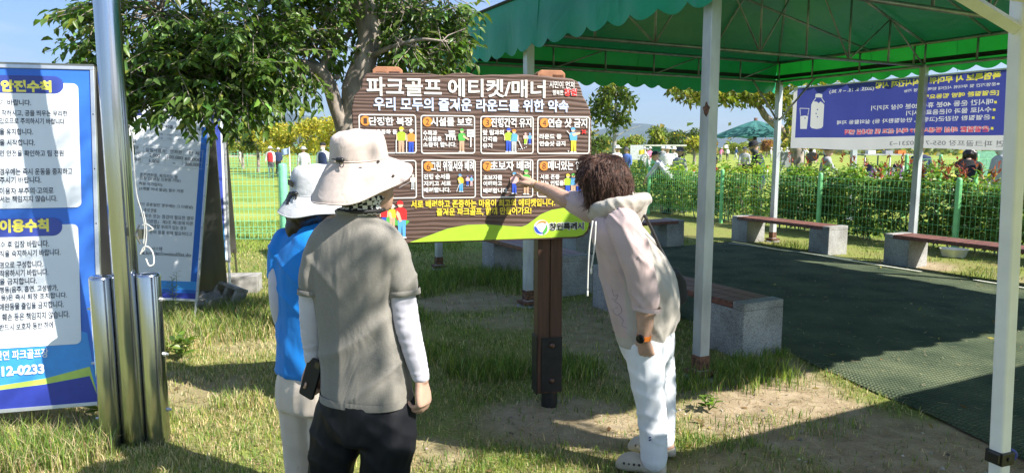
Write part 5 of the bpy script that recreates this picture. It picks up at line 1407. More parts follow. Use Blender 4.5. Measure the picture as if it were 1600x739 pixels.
limb(mb, [M_(560, 640), M_(511, 748, .04), M_(503, 860, .02), M_(506, 935, 0)], [.06, .05, .045, .045]); limb(mb, [M_(580, 640), M_(600, 750, -.02), M_(604, 860, -.06), M_(607, 935, -.08)], [.06, .05, .045, .045])
body = finish(union(mb, 0.0042, 3), 'body', M_SKIN, man); face_marks(hm, body)
for q in (([M_(622, 425, -.02), M_(630, 470, -.03), M_(638, 515, -.045), M_(650, 560, -.055), M_(657.5, 588, -.06)], [.044, .047, .044, .037, .031]), ([M_(488, 425, .02), M_(487, 470, .02), M_(488, 515, .035), M_(490, 560, .055)], [.044, .045, .042, .033])):
    mb = MB(); limb(mb, *q); finish(union(mb, 0.006, 3), 'arm_sleeve', W_SLEEVE, man, lambda p, n_: .0022 * ridge(p, (10, 10, 55), 2))
mb = MB(); g = M_(664, 630, -.067); mb.tube([g + (Vector((.2, .95, 0)).normalized() * math.cos(a) + Vector((-.6, .1, -.6)).normalized() * math.sin(a)) * .0105 for a in [k * .45 for k in range(15)]], .0016, 6); mb.build('finger_ring', pm('gold', (0.75, 0.52, 0.16), rough=0.25, metal=1.0), man, smooth=True)
# hair at the nape, checked neck scarf
mb = MB(); limb(mb, [hc_m + Vector((-.05, -.06, -.02)), hc_m + Vector((-.055, -.055, -.06))], [.05, .04]); limb(mb, [hc_m + Vector((-.02, -.04, .02)), hc_m + Vector((-.03, -.03, -.02))], [.085, .075]); finish(union(mb, .008, 2), 'hair', M_HAIR, man)
def checker():
    m, n, l, b = nodes_of('checked_cloth')
    tc = n.new('ShaderNodeTexCoord'); c = n.new('ShaderNodeTexChecker'); c.inputs['Scale'].default_value = 62
    c.inputs[1].default_value = (0.75, 0.75, 0.74, 1); c.inputs[2].default_value = (0.015, 0.015, 0.02, 1)
    l.new(tc.outputs['Object'], c.inputs['Vector']); l.new(c.outputs['Color'], b.inputs['Base Color']); b.inputs['Roughness'].default_value = .85
    return m
mb = MB(); mb.loft([ell(M_(563 + j * 1.2, 334 - j * 6, .01), rb * (.073 + .006 * math.sin(j * 2)), fb * (.074 + .006 * math.sin(j * 2)), 30) for j in range(6)], cap=False); mb.build('neck_scarf', checker(), man, smooth=True)
mb = MB(); rg = ell(M_(564, 328, .01), rb * .081, fb * .082, 30); mb.tube(rg + [rg[0]], .007, 8); mb.build('scarf_edge', P_BLACK, man, smooth=True)
W_HAT = weave('beige_hat_cotton', (0.56, 0.475, 0.435), wr=0.55, wscale=11, wdist=0.012, wstretch=(1, 1, 1), bump=.2)
hup = Vector((-.15, -.26, 1)).normalized()
def prof_m(t):
    cb_ = math.cos(t); sd = math.sin(t)
    reach = .060 + .022 * max(0, cb_) + .008 * max(0, -cb_); drop = .100 - .064 * max(0, cb_) + .032 * max(0, -cb_)
    return reach, drop
hc1 = bucket_hat('hat', man, M_(561, 250, .01), fh, hup, .095, .105, prof_m, W_HAT, .008, seed=3)
def hat_cord(parent, H, t, drop=0.0):
    c, f, up, s, rc = H; d = f * math.cos(t) * 1.1 + s * math.sin(t); p = c + d * (rc + .008) + up * (.012 - drop); tg = (d.cross(up)).normalized()
    mb = MB(); limb(mb, [p - tg * .009 + up * .003, p + tg * .008 + up * .003], [.009, .009], 10, 3); mb.tube([p + tg * .010 + up * .002, p + tg * .022 + up * .006 + d * .004, p + tg * .032 + up * .004], .0022, 6, smooth=3)
    mb.tube([p - tg * .009, p - tg * .020 - up * .010 + d * .008, p - tg * .016 - up * .020 + d * .010, p - tg * .004 - up * .016 + d * .008, p + up * 0], .0016, 6, smooth=4)
    mb.build('hat_toggle', M_BLACK, parent, smooth=True)
def angle_for(H, target):
    c, f, up, s, rc = H; v = (target - c); return math.atan2(v.dot(s), v.dot(f))
hat_cord(man, hc1, angle_for(hc1, M_(534, 275, -.09)))
mb = MB()
for (x, y) in ((597, 254), (626, 284)):
    c, f, up, s, rc = hc1; t = angle_for(hc1, M_(x, y, -.07)); r_, dr = prof_m(t); q = 0.1 if x < 600 else .72
    d = (f * math.cos(t) * 1.1 + s * math.sin(t)); mb.ball(c + d * (rc + .004 + r_ * q) + up * (.012 - dr * q), .0052, 6)
mb.build('hat_button', pm('gunmetal', (0.08, 0.07, 0.065), rough=.3, metal=.8), man, smooth=True)
for hx, tx, dy in ((500, 505, .0), (606, 615, -.08)):
    a = M_(hx, 930, dy); a.z = 0; mb = MB(); clog(mb, a - fb * .07, a + fb * .19, 0, .048); finish(union(mb, .008, 2), 'shoe', pm('dark_shoe', (0.03, 0.03, 0.032), rough=.6), man)
# phone held in his left hand (rests in the hand: a thing of its own)
ph = thing('smartphone', 'black smartphone in a black case held at the left side of the man in grey', 'phone', M_(487, 588, .02))
pu = (M_(499, 562, .035) - M_(484, 616, .03)).normalized(); pr = Vector((.86, -.50, .05)); pr = (pr - pu * pr.dot(pu)).normalized(); pnn = pr.cross(pu)
mb = MB(); c0_ = M_(488, 590, .015); pts = [c0_ + pr * a + pu * b_ for a, b_ in rrect(-.036, -.074, .036, .074, .010, 4)]
mb.prism(pts, pnn * .011); mb.build('case', pm('phone_case_black', (.006, .006, .007), rough=.5, spec=.3), ph, bevel=.002)
mb = MB(); mb.prism([c0_ + pr * a + pu * b_ + pnn * .0112 for a, b_ in rrect(.006, .045, .030, .068, .005, 3)], pnn * .0014); mb.build('camera_bump', pm('phone_glass', (0.02, 0.02, 0.025), rough=.1), ph)

# ---------------------------------------------------------------- woman in the blue shirt
YB = 3.0
wb = thing('person', 'woman in bright blue shirt, beige trousers and pale grey hat behind the man in grey', 'person', (-0.92, 3.05, 0))
fb = Vector((.50, .86, 0)).normalized(); rb = Vector((fb.y, -fb.x, 0))
def B_(x, y, dy=0.0): return at(x, y, YB + dy)
W_BLUE = weave('blue_polo_knit', (0.008, 0.21, 0.66), wr=0.35, wscale=7, wdist=0.02, rough=.6, sheen=.1); W_BEIGE = weave('beige_trouser_cotton', (0.60, 0.53, 0.45), wr=0.4, wscale=6, wdist=.02); W_GHAT = weave('pale_grey_hat_cotton', (0.50, 0.52, 0.545), wr=0.6, wscale=12, wdist=0.013, wstretch=(1, 1, 1))
mb = MB()
mb.loft(rings_spline([(B_(483, 348), rb * .060, fb * .060, 2), (B_(482, 360), rb * .088, fb * .072, 2.1), (B_(481, 371), rb * .142, fb * .086, 2.3), (B_(480, 390), rb * .160, fb * .100, 2.4), (B_(480, 425), rb * .155, fb * .112, 2.4), (B_(481, 480), rb * .138, fb * .106, 2.3), (B_(484, 530), rb * .142, fb * .112, 2.4), (B_(487, 570), rb * .158, fb * .125, 2.4), (B_(488, 582), rb * .159, fb * .126, 2.4)], 4))
limb(mb, [B_(447, 374, .02), B_(438, 395, .01), B_(434, 425, .0)], [.052, .052, .045]); limb(mb, [B_(520, 374, -.05), B_(531, 395, -.06), B_(535, 425, -.06)], [.052, .052, .046])
finish(union(mb, .009, 5), 'shirt', W_BLUE, wb, lambda p, n_: .005 * nz3(p, (5, 5, 4), 4) + .006 * crease(p + Vector((0, 0, (p.x + .9) * .8)), (1.8, 1.8, 7), 6) + .005 * crease(p, (8, 8, .9), 8))
mb = MB()
mb.loft(rings_spline([(B_(488, 560), rb * .140, fb * .105, 2.4), (B_(488, 600), rb * .160, fb * .125, 2.5), (B_(488, 635), rb * .158, fb * .120, 2.4)], 4))
limb(mb, [B_(467, 600, .02), B_(468, 660, .03), B_(469, 725, .05), B_(468, 800, .02)], [.084, .080, .066, .064]); limb(mb, [B_(515, 600, -.06), B_(512, 660, -.04), B_(509, 725, -.02), B_(508, 800, -.04)], [.084, .080, .066, .064])
finish(union(mb, .0095, 5), 'trousers', W_BEIGE, wb, lambda p, n_: .006 * ridge(p + Vector((0, 0, (p.x + .9) * .6)), (7, 7, 8), 3) * .6 + .005 * ridge(p, (16, 16, 2.4), 7))
fh2 = Vector((.62, .78, .05)).normalized(); hc_b = B_(491, 314, .02)
mb = MB(); hb_ = head(mb, hc_b, fh2, UP, .090); limb(mb, [B_(484, 362), B_(487, 340, .01)], [.052, .050])
limb(mb, [B_(435, 420, .0), B_(437, 480, .0), B_(452, 540, .10)], [.035, .033, .024]); hand(mb, B_(452, 540, .10), Vector((.35, .3, -.9)), Vector((.6, .7, .2)), Vector((-.3, .8, 0)), (.6, .7, .8, .85), .88)
limb(mb, [B_(534, 420, -.06), B_(536, 480, -.05), B_(530, 545, .02)], [.036, .034, .024]); hand(mb, B_(530, 545, .02), Vector((-.05, .2, -.95)), Vector((-.8, .4, 0)), Vector((.1, .9, 0)), (.5, .6, .7, .75), .88)
limb(mb, [B_(484, 360), B_(483, 480), B_(488, 600)], [.05, .06, .07])
for x, dy, sx, ax in ((468, .02, 440, 434), (508, -.04, 526, 534)): limb(mb, [B_(488, 600), B_(x, 700, dy), B_(x, 812, dy)], [.06, .045, .036]); limb(mb, [B_(484, 378), B_(sx, 382, dy), B_(ax, 425, .04 if x < 480 else -.06)], [.04, .038, .036])
body = finish(union(mb, .005, 3), 'body', M_SKIN, wb); face_marks(hb_, body)
for q in (([B_(435, 405, .0), B_(434, 450, -.02), B_(438, 490, .0), B_(449, 528, .08)], [.040, .040, .037, .030]), ([B_(534, 405, -.06), B_(536, 480, -.05), B_(531, 538, .015)], [.040, .039, .029])):
    mb = MB(); limb(mb, *q); finish(union(mb, .007, 3), 'arm_sleeve', W_SLEEVE, wb)
mb = MB(); 
limb(mb, [hc_b + Vector((0, -.01, .01)), hc_b + Vector((-.03, -.04, -.03))], [.098, .088]); limb(mb, [B_(476, 325, -.02), B_(467, 345, -.03), B_(463, 362, -.035), B_(465, 377, -.03)], [.062, .048, .040, .016])
hm_ = union(mb, .008, 2); finish(hm_, 'hair', M_HAIR, wb, lambda p, n_: .006 * ridge(p, (34, 34, 7), 2))
def prof_b(t):
    c_ = math.cos(t); return .048 + .018 * max(0, c_), .064 - .024 * max(0, c_) + .012 * max(0, -c_)
hb1 = bucket_hat('hat', wb, B_(493, 303, .01), fh2, Vector((-.06, -.20, 1)), .098, .125, prof_b, W_GHAT, .006, seed=8)
hat_cord(wb, hb1, angle_for(hb1, B_(463, 320, -.08)))
mb = MB(); c, f, up, s, rc = hb1; t = angle_for(hb1, B_(460, 300, -.06)); d = f * math.cos(t) * 1.1 + s * math.sin(t); tg = d.cross(up).normalized(); p = c + d * (rc + .003) + up * .055
mb.prism([p - tg * .02 - up * .015, p + tg * .02 - up * .009, p + tg * .018 + up * .014, p - tg * .02 + up * .010], d * .006); mb.build('hat_buckle', M_BLACK, wb, bevel=.002)
for x, dy in ((468, .02), (508, -.04)):
    a = B_(x, 815, dy); a.z = 0; mb = MB(); clog(mb, a - fb * .07, a + fb * .16, 0, .044); finish(union(mb, .008, 2), 'shoe', pm('white_trainer', (0.6, 0.6, 0.6), rough=.6), wb)

# ---------------------------------------------------------------- woman pointing at the sign
YW = 3.42
wp = thing('person', 'woman in a pale hooded top and white trousers leaning forward and pointing at the sign', 'person', (0.72, 3.38, 0))
fb = Vector((-.90, .43, 0)).normalized(); rb = Vector((fb.y, -fb.x, 0)); lb = -rb            # rb points away from us, lb towards us
def W_(x, y, dy=0.0): return at(x, y, YW + dy)
W_PINK = weave('pale_pink_sweat', (0.54, 0.425, 0.415), wr=0.4, wscale=6, wdist=.02); W_CREAM = weave('cream_windbreaker', (0.48, 0.445, 0.395), wr=0.5, wscale=6, wdist=.022, rough=.6); W_WHITE = weave('white_denim', (0.78, 0.81, 0.85), wr=0.35, wscale=9, wdist=.012)
tors = [(W_(951, 326), fb * .060, rb * .065, 2), (W_(955, 336), fb * .085, rb * .105, 2.1), (W_(962, 348), fb * .105, rb * .160, 2.3), (W_(970, 366), fb * .128, rb * .185, 2.4), (W_(985, 400), fb * .158, rb * .188, 2.4), (W_(998, 440), fb * .180, rb * .186, 2.3), (W_(1005, 470), fb * .176, rb * .188, 2.3), (W_(1008, 500), fb * .155, rb * .186, 2.3), (W_(1008, 524), fb * .128, rb * .176, 2.3), (W_(1007, 534), fb * .118, rb * .172, 2.3)]
mb = MB(); mb.loft(rings_spline(tors, 4))
me = union(mb, .009, 5)
def wr_hood(p, n_):
    d = .006 * nz3(p, (4, 4, 3), 6) + .009 * crease(p + Vector((0, 0, (p.x - .65) * 1.3)), (2.2, 2.2, 6), 11) * (1 if p.z > .75 else max(0, (p.z - .6) / .15))
    return d + .005 * ridge(p, (15, 15, 3), 4) * max(0, min(1, (1.05 - p.z) / .3))
top = finish(me, 'hooded_top', [W_PINK, W_CREAM], wp, wr_hood, lambda c_: 1 if ((c_ - W_(988, 420)).dot(fb) < -.012 + .06 * (c_.z - 1.0) or c_.z < .70) else 0)
LS, RS = W_(976, 352, -.165), W_(938, 330, .15)
LE, LWr = W_(1000, 425, -.215), W_(1006, 528, -.20)
mb = MB(); limb(mb, [W_(968, 352, -.10), LS, W_(990, 395, -.21), LE, W_(1007, 455, -.21), W_(1009, 470, -.21)], [.073, .079, .075, .070, .067, .066])
fing = S.p(*S.hit(807, 271), 0.012)
RE_, RWr = at(884, 312, 3.66), at(838, 290, 3.90)
limb(mb, [W_(955, 340, .08), RS, at(915, 323, 3.58), at(896, 316, 3.64)], [.075, .074, .066, .058])
me = union(mb, .0075, 4)
finish(me, 'sleeves', W_PINK, wp, lambda p, n_: .004 * nz3(p, (8, 8, 6), 2) + .008 * crease(p + Vector((0, 0, (p.x - .6) * 1.2)), (5, 5, 14), 21))
mb = MB(); rg = ell(W_(1010, 478, -.21), Vector((.068, 0, -.008)), Vector((0, .068, 0)), 24); mb.loft([rg, [p + Vector((.0015, 0, -.020)) for p in rg]], cap=False); mb.build('cuff', W_PINK, wp, smooth=True)
# hood lying round the neck: a thick soft roll, higher and fuller at the back
mb = MB(); K = 26; rings = []
hoodc = W_(957, 326)
for k in range(K + 1):
    t = 2 * math.pi * k / K; a = math.cos(t)                     # a = 1 at the front (fb)
    back = (1 - a) / 2
    c_ = hoodc + fb * (.098 * a - .028 * back) + rb * .105 * math.sin(t) + UP * (-.028 * (a > 0) * a + .022 * back)
    out = (fb * a + rb * math.sin(t)).normalized()
    r1, r2 = .024 + .026 * back, .034 + .030 * back
    tilt = (UP * .9 + out * (.35 - .2 * a)).normalized()
    rings.append([c_ + out * r1 * math.cos(q) + tilt * r2 * math.sin(q) for q in [2 * math.pi * j / 12 for j in range(12)]])
mb.loft(rings, cap=False)
me = union(mb, .008, 3)
hood = finish(me, 'hood', W_CREAM, wp, lambda p, n_: .006 * nz3(p, (9, 9, 12), 3) + .007 * max(0, ridge(p + Vector((0, 0, (p.x - .5) * .9)), (9, 9, 22), 2)))
mb = MB(); limb(mb, [W_(1000, 316, -.06), W_(987, 338, -.03), W_(962, 345, 0)], [.042, .056, .06]); limb(mb, [W_(996, 322, .06), W_(985, 340, .05), W_(962, 345, .05)], [.04, .05, .06]); limb(mb, [W_(984, 307, .0), W_(968, 318, 0)], [.03, .045]); finish(union(mb, .009, 4), 'hood_back', W_CREAM, hood, lambda p, n_: .006 * nz3(p, (9, 9, 9), 5))
for pts in ([(926, 345), (921, 380), (919, 418), (918, 455)], [(931, 346), (929, 385), (924, 420)]):
    mb = MB(); mb.tube([at(x, y, 3.24 + i * .0) for i, (x, y) in enumerate(pts)], .0035, 6, smooth=4); p = at(*pts[-1], 3.24); limb(mb, [p, p - UP * .02], [.0045, .0045], 8, 2); mb.build('drawstring', pm('white_cord', (0.75, 0.75, 0.70)), hood, smooth=True)
# thin stitched line drawing near the hem
mb = MB()
for pts in ([(957, 452), (960, 462), (966, 460), (962, 468), (956, 466)], [(960, 470), (968, 476), (972, 486), (964, 492), (958, 484), (966, 480)], [(966, 492), (974, 500), (972, 508), (980, 512)]):
    q = []
    for x, y in pts:
        r_ = ray(x, y); bst = None
        q.append(Vector((r_.x, r_.y, r_.z)))
    co = []
    dgt = bpy.context.evaluated_depsgraph_get()
    for d in q:
        o_l = Vector((0, 0, CAM_H)) - top.parent.location
        ok, loc_, nn, _ = top.ray_cast(o_l, d.normalized(), depsgraph=dgt)
        if ok: co.append(loc_ + top.parent.location + nn * .002)
    if len(co) > 2: mb.tube(co, .0007, 5, smooth=3)
if mb.v: mb.build('stitched_motif', pm('thread', (0.12, 0.11, 0.11)), top, smooth=True)
# trousers
mb = MB(); mb.loft(rings_spline([(W_(1008, 500), fb * .135, rb * .150, 2.3), (W_(1010, 530), fb * .135, rb * .165, 2.3), (W_(1014, 555), fb * .118, rb * .160, 2.3)], 4))
limb(mb, [W_(1006, 535, -.085), W_(1012, 590, -.10), W_(1018, 640, -.11), W_(1021, 690, -.11), W_(1022, 716, -.11)], [.100, .084, .070, .066, .066]); limb(mb, [W_(1020, 535, .085), W_(1030, 590, .09), W_(1036, 640, .10), W_(1036, 684, .10)], [.098, .082, .066, .060])
finish(union(mb, .008, 5), 'trousers', W_WHITE, wp, lambda p, n_: .004 * crease(p + Vector((0, 0, (p.x - .7) * .4)), (2.5, 2.5, 13), 3) * (1.2 if abs(p.z - .36) < .18 else .2) + .003 * ridge(p, (14, 14, 2.4), 8))
mb = MB()
for y in (683, 687): 
    o_l = Vector((0, 0, CAM_H)); c_ = at(1015.5, y, YW - .185); mb.box(c_, (.012, .003, .006), Matrix.Rotation(R(-25), 3, 'Y'))
mb.build('label_tag', [P_NAVY], wp)
hc_w = W_(941, 284, .02); fhw = Vector((-.80, .60, .02)).normalized()
mb = MB(); hw = head(mb, hc_w, fhw, Vector((-.12, .05, 1)), .092); limb(mb, [W_(957, 338), W_(950, 318, .01), W_(946, 300, .02)], [.055, .050, .05])
limb(mb, [W_(1008, 478, -.21), W_(1008, 505, -.205), LWr], [.045, .040, .028]); limb(mb, [at(905, 319, 3.60), RE_, at(862, 300, 3.78), RWr], [.046, .045, .037, .026])
hand(mb, LWr, (W_(1016, 590, -.17) - LWr), Vector((.45, .85, 0)), Vector((-.9, .4, -.1)), (.55, .65, .75, .8), .92, .3)
limb(mb, [W_(956, 338), W_(992, 420), W_(1008, 530)], [.055, .09, .09]); limb(mb, [W_(960, 350), LS, LE, W_(1008, 480, -.21)], [.05, .05, .046, .045]); limb(mb, [W_(955, 340), RS, at(905, 319, 3.60)], [.05, .048, .046])
for q in ([W_(1008, 530), W_(1012, 590, -.10), W_(1020, 660, -.11), W_(1022, 715, -.11)], [W_(1010, 530), W_(1030, 590, .09), W_(1037, 660, .10), W_(1038, 690, .10)]): limb(mb, q, [.07, .055, .042, .042])
# pointing hand: index straight to the board, others curled in, thumb along the side
hd = (fing - RWr); hl = hd.length; hdn = hd.normalized(); pn = Vector((-.35, .1, -.9)); pn = (pn - hdn * pn.dot(hdn)).normalized(); sd = hdn.cross(pn)
if sd.dot(Vector((-1, 0, 0))) < 0: sd = -sd
z = min(1.05, max(.8, hl / .172))
mb.loft(rings_spline([(RWr - hdn * .012, sd * .026 * z, pn * .020 * z, 2.2), (RWr + hdn * .03 * z, sd * .034 * z, pn * .019 * z, 2.4), (RWr + hdn * .065 * z, sd * .040 * z, pn * .018 * z, 2.5), (RWr + hdn * .095 * z, sd * .036 * z, pn * .013 * z, 2.3)], 3))
bi = RWr + hdn * .085 * z + sd * .026 * z; limb(mb, [bi - hdn * .02, bi, bi.lerp(fing, .45) + pn * -.004, bi.lerp(fing, .75), fing], [.0105, .0105, .0098, .009, .0068], 10, 4)
for off, L in ((.008, .074), (-.011, .070), (-.028, .056)):
    b_ = RWr + hdn * .088 * z + sd * off * z; p1 = b_ + (hdn * .75 + pn * .66) * L * .45; p2 = p1 + (pn * .75 - hdn * .66) * L * .34; p3 = p2 + (-hdn * .95 - pn * .1) * L * .28
    limb(mb, [b_ - hdn * .02, b_, p1, p2, p3], [.0098, .0102, .0095, .0088, .0075], 10, 4)
b_ = RWr + hdn * .025 * z + sd * .026 * z + pn * .006; limb(mb, [b_, b_ + (sd * .6 + hdn * .75 + pn * .3) * .036, b_ + (sd * .6 + hdn * .75 + pn * .3) * .036 + (hdn * .95 + pn * .35) * .032, b_ + (sd * .55 + hdn * .75 + pn * .3) * .036 + (hdn * .9 + pn * .5) * .055], [.015, .0125, .0112, .008], 10, 4)
for x, y, dy in ((1022, 715, -.11), (1038, 690, .10)):
    p = W_(x, y, dy); limb(mb, [p, Vector((p.x + .005, p.y, .07))], [.042, .038]); limb(mb, [Vector((p.x + .02, p.y, .06)), Vector((p.x - .10, p.y + .03, .045))], [.038, .034])
body = finish(union(mb, .0042, 3), 'body', M_SKIN, wp); face_marks(hw, body)
# clogs
M_CLOG = pm('cream_clog', (0.50, 0.45, 0.36), rough=.55)
for x, y, dy in ((1022, 715, -.11), (1038, 690, .10)):
    p = W_(x, y, dy); h_ = Vector((p.x + .055, p.y - .01, 0)); mb = MB(); clog(mb, h_, h_ + Vector((-.235, .075, 0)), 0, .050)
    sh = finish(union(mb, .006, 3), 'shoe', M_CLOG, wp)
    mb = MB(); d = Vector((-.95, .30, 0)); s_ = Vector((-.30, -.95, 0))
    for q in (.62, .72, .82, .9):
        for e in (-.028, -.006, .016, .034): 
            c_ = h_ + Vector((-.235, .075, 0)) * q + s_ * e; mb.ball(c_ + UP * (.088 - 1.2 * (q - .65) ** 2 - 8 * e * e), .0052, 5)
    for q in (.5, .6, .7, .8): mb.ball(h_ + Vector((-.235, .075, 0)) * q + s_ * .047 + UP * .058, .0065, 5)
    mb.build('vent_hole', pm('clog_hole', (0.05, 0.045, 0.04), rough=.9), sh, smooth=True)
# hair: short, full and wavy
mb = MB(); C_ = hc_w; s_ = fhw.cross(UP).normalized()
limb(mb, [C_ + UP * .030 - fhw * .010, C_ + UP * .0 - fhw * .028], [.108, .106]); limb(mb, [C_ - fhw * .045 - UP * .03, C_ - fhw * .052 - UP * .078], [.088, .062]); limb(mb, [C_ + fhw * .055 + UP * .070, C_ + fhw * .085 + UP * .045], [.055, .035])
for e in (-1, 1): limb(mb, [C_ + s_ * e * .062 + UP * .03 + fhw * .02, C_ + s_ * e * .070 - UP * .055 + fhw * .01], [.048, .034])
me = union(mb, .007, 2)
hair = finish(me, 'hair', M_HAIRBROWN, wp, lambda p, n_: .008 * ridge(p, (13, 13, 11), 2) + .0015 * ridge(p, (60, 60, 26), 5))
mb = MB(); hr = random.Random(5); o_l = wp.location
vl = [(v.co + o_l, v.normal.copy()) for v in hair.data.vertices]
for _ in range(4200):
    p, nn = vl[hr.randrange(len(vl))]
    if nn.dot(fhw) > .55 and (p - C_).z < .03: continue
    crown = C_ + UP * .10 - fhw * .02
    fl = (p - crown); fl = (fl - nn * fl.dot(nn)); fl = fl.normalized() if fl.length > 1e-4 else Vector((1, 0, 0)); sd_ = nn.cross(fl)
    L = hr.uniform(.04, .085); ph_ = noise.noise(p * 10) * 8 + hr.uniform(-.35, .35); amp = hr.uniform(.006, .009); fly = hr.uniform(.006, .02) if hr.random() < .22 else 0; pts = []
    for k in range(9):
        t = k / 8; pts.append(p + nn * (.0005 + .006 * math.sin(t * 2.8) - .006 * t * t + fly * t * t) + fl * L * t - UP * .02 * t * t + sd_ * amp * math.sin(ph_ + t * 7.5))
    mb.tube(pts, [.0004, .0008, .0011, .0011, .0011, .0010, .0009, .0006, .0002], 3, cap=False)
mb.build('hair_strands', pm('hair_strand_brown', (0.13, 0.065, 0.046), rough=0.5, var=0.5, scale=90), hair, smooth=True)
# watch, bracelet
mb = MB(); wd_ = (LWr - W_(1008, 505, -.205)).normalized(); a_ = wd_.orthogonal().normalized(); b2_ = wd_.cross(a_); cw = LWr.lerp(W_(1008, 505, -.205), .06)
rg = lambda z, r_: [cw + wd_ * z + (a_ * math.cos(k * math.pi / 12) + b2_ * math.sin(k * math.pi / 12)) * r_ for k in range(24)]
mb.loft([rg(-.011, .0315), rg(-.011, .034), rg(.011, .0335), rg(.011, .031)], cap=False)
wt = thing('wristwatch', 'round black smartwatch on an orange strap worn by the pointing woman', 'watch', cw); mb.build('strap', pm('orange_rubber', (0.85, 0.22, 0.03), rough=.5), wt, smooth=True, auto=R(40))
wn_ = Vector((-.62, -.78, .05)); wn_ = (wn_ - wd_ * wn_.dot(wd_)).normalized(); mb = MB(); mb.lathe(cw + wn_ * .029, [(.019, 0), (.021, .003), (.021, .010), (.018, .0125), (.001, .013)], 26, axis=wn_); mb.build('watch_face', pm('watch_glass', (0.012, 0.012, 0.014), rough=.12), wt, smooth=True, auto=R(35))
wp_br = RWr - (fing - RWr).normalized() * .012; br = (RWr - at(862, 300, 3.78)).normalized(); a_ = br.orthogonal().normalized(); b2_ = br.cross(a_)
bt = thing('bracelet', 'thin gold bracelet on the wrist of the pointing hand', 'bracelet', wp_br); mb = MB(); mb.tube([wp_br + (a_ * math.cos(k * .33) + b2_ * math.sin(k * .33)) * .0305 + br * .004 * math.sin(k * .33) for k in range(20)], .0018, 6); mb.build('chain', MATS['gold'], bt, smooth=True)
# shoulder bag on her back hip
bg = thing('shoulder_bag', 'small black shoulder bag hanging at the back hip of the pointing woman', 'bag', W_(1066, 455, .02))
mb = MB(); pts = [W_(1050, 428, .02), W_(1062, 425, .03), W_(1072, 440, .03), W_(1076, 470, .03), W_(1066, 477, .02), W_(1050, 478, .02)]; mb.prism(pts, Vector((.02, .14, 0))); mb.build('pouch', pm('black_nylon', (0.02, 0.02, 0.022), rough=.7, bump=.3, bscale=200), bg, bevel=.012)
mb = MB(); q = [W_(1008, 338, -.08), W_(1020, 362, -.06), W_(1033, 392, -.04), W_(1047, 420, -.02), W_(1058, 432, .02)]; mb.tube([p for p in q], .008, 6, smooth=4); mb.tube([W_(1008, 338, -.08), W_(990, 330, -.02), W_(965, 345, .1)], .008, 6, smooth=4); mb.build('strap', MATS['black_nylon'], bg, smooth=True)

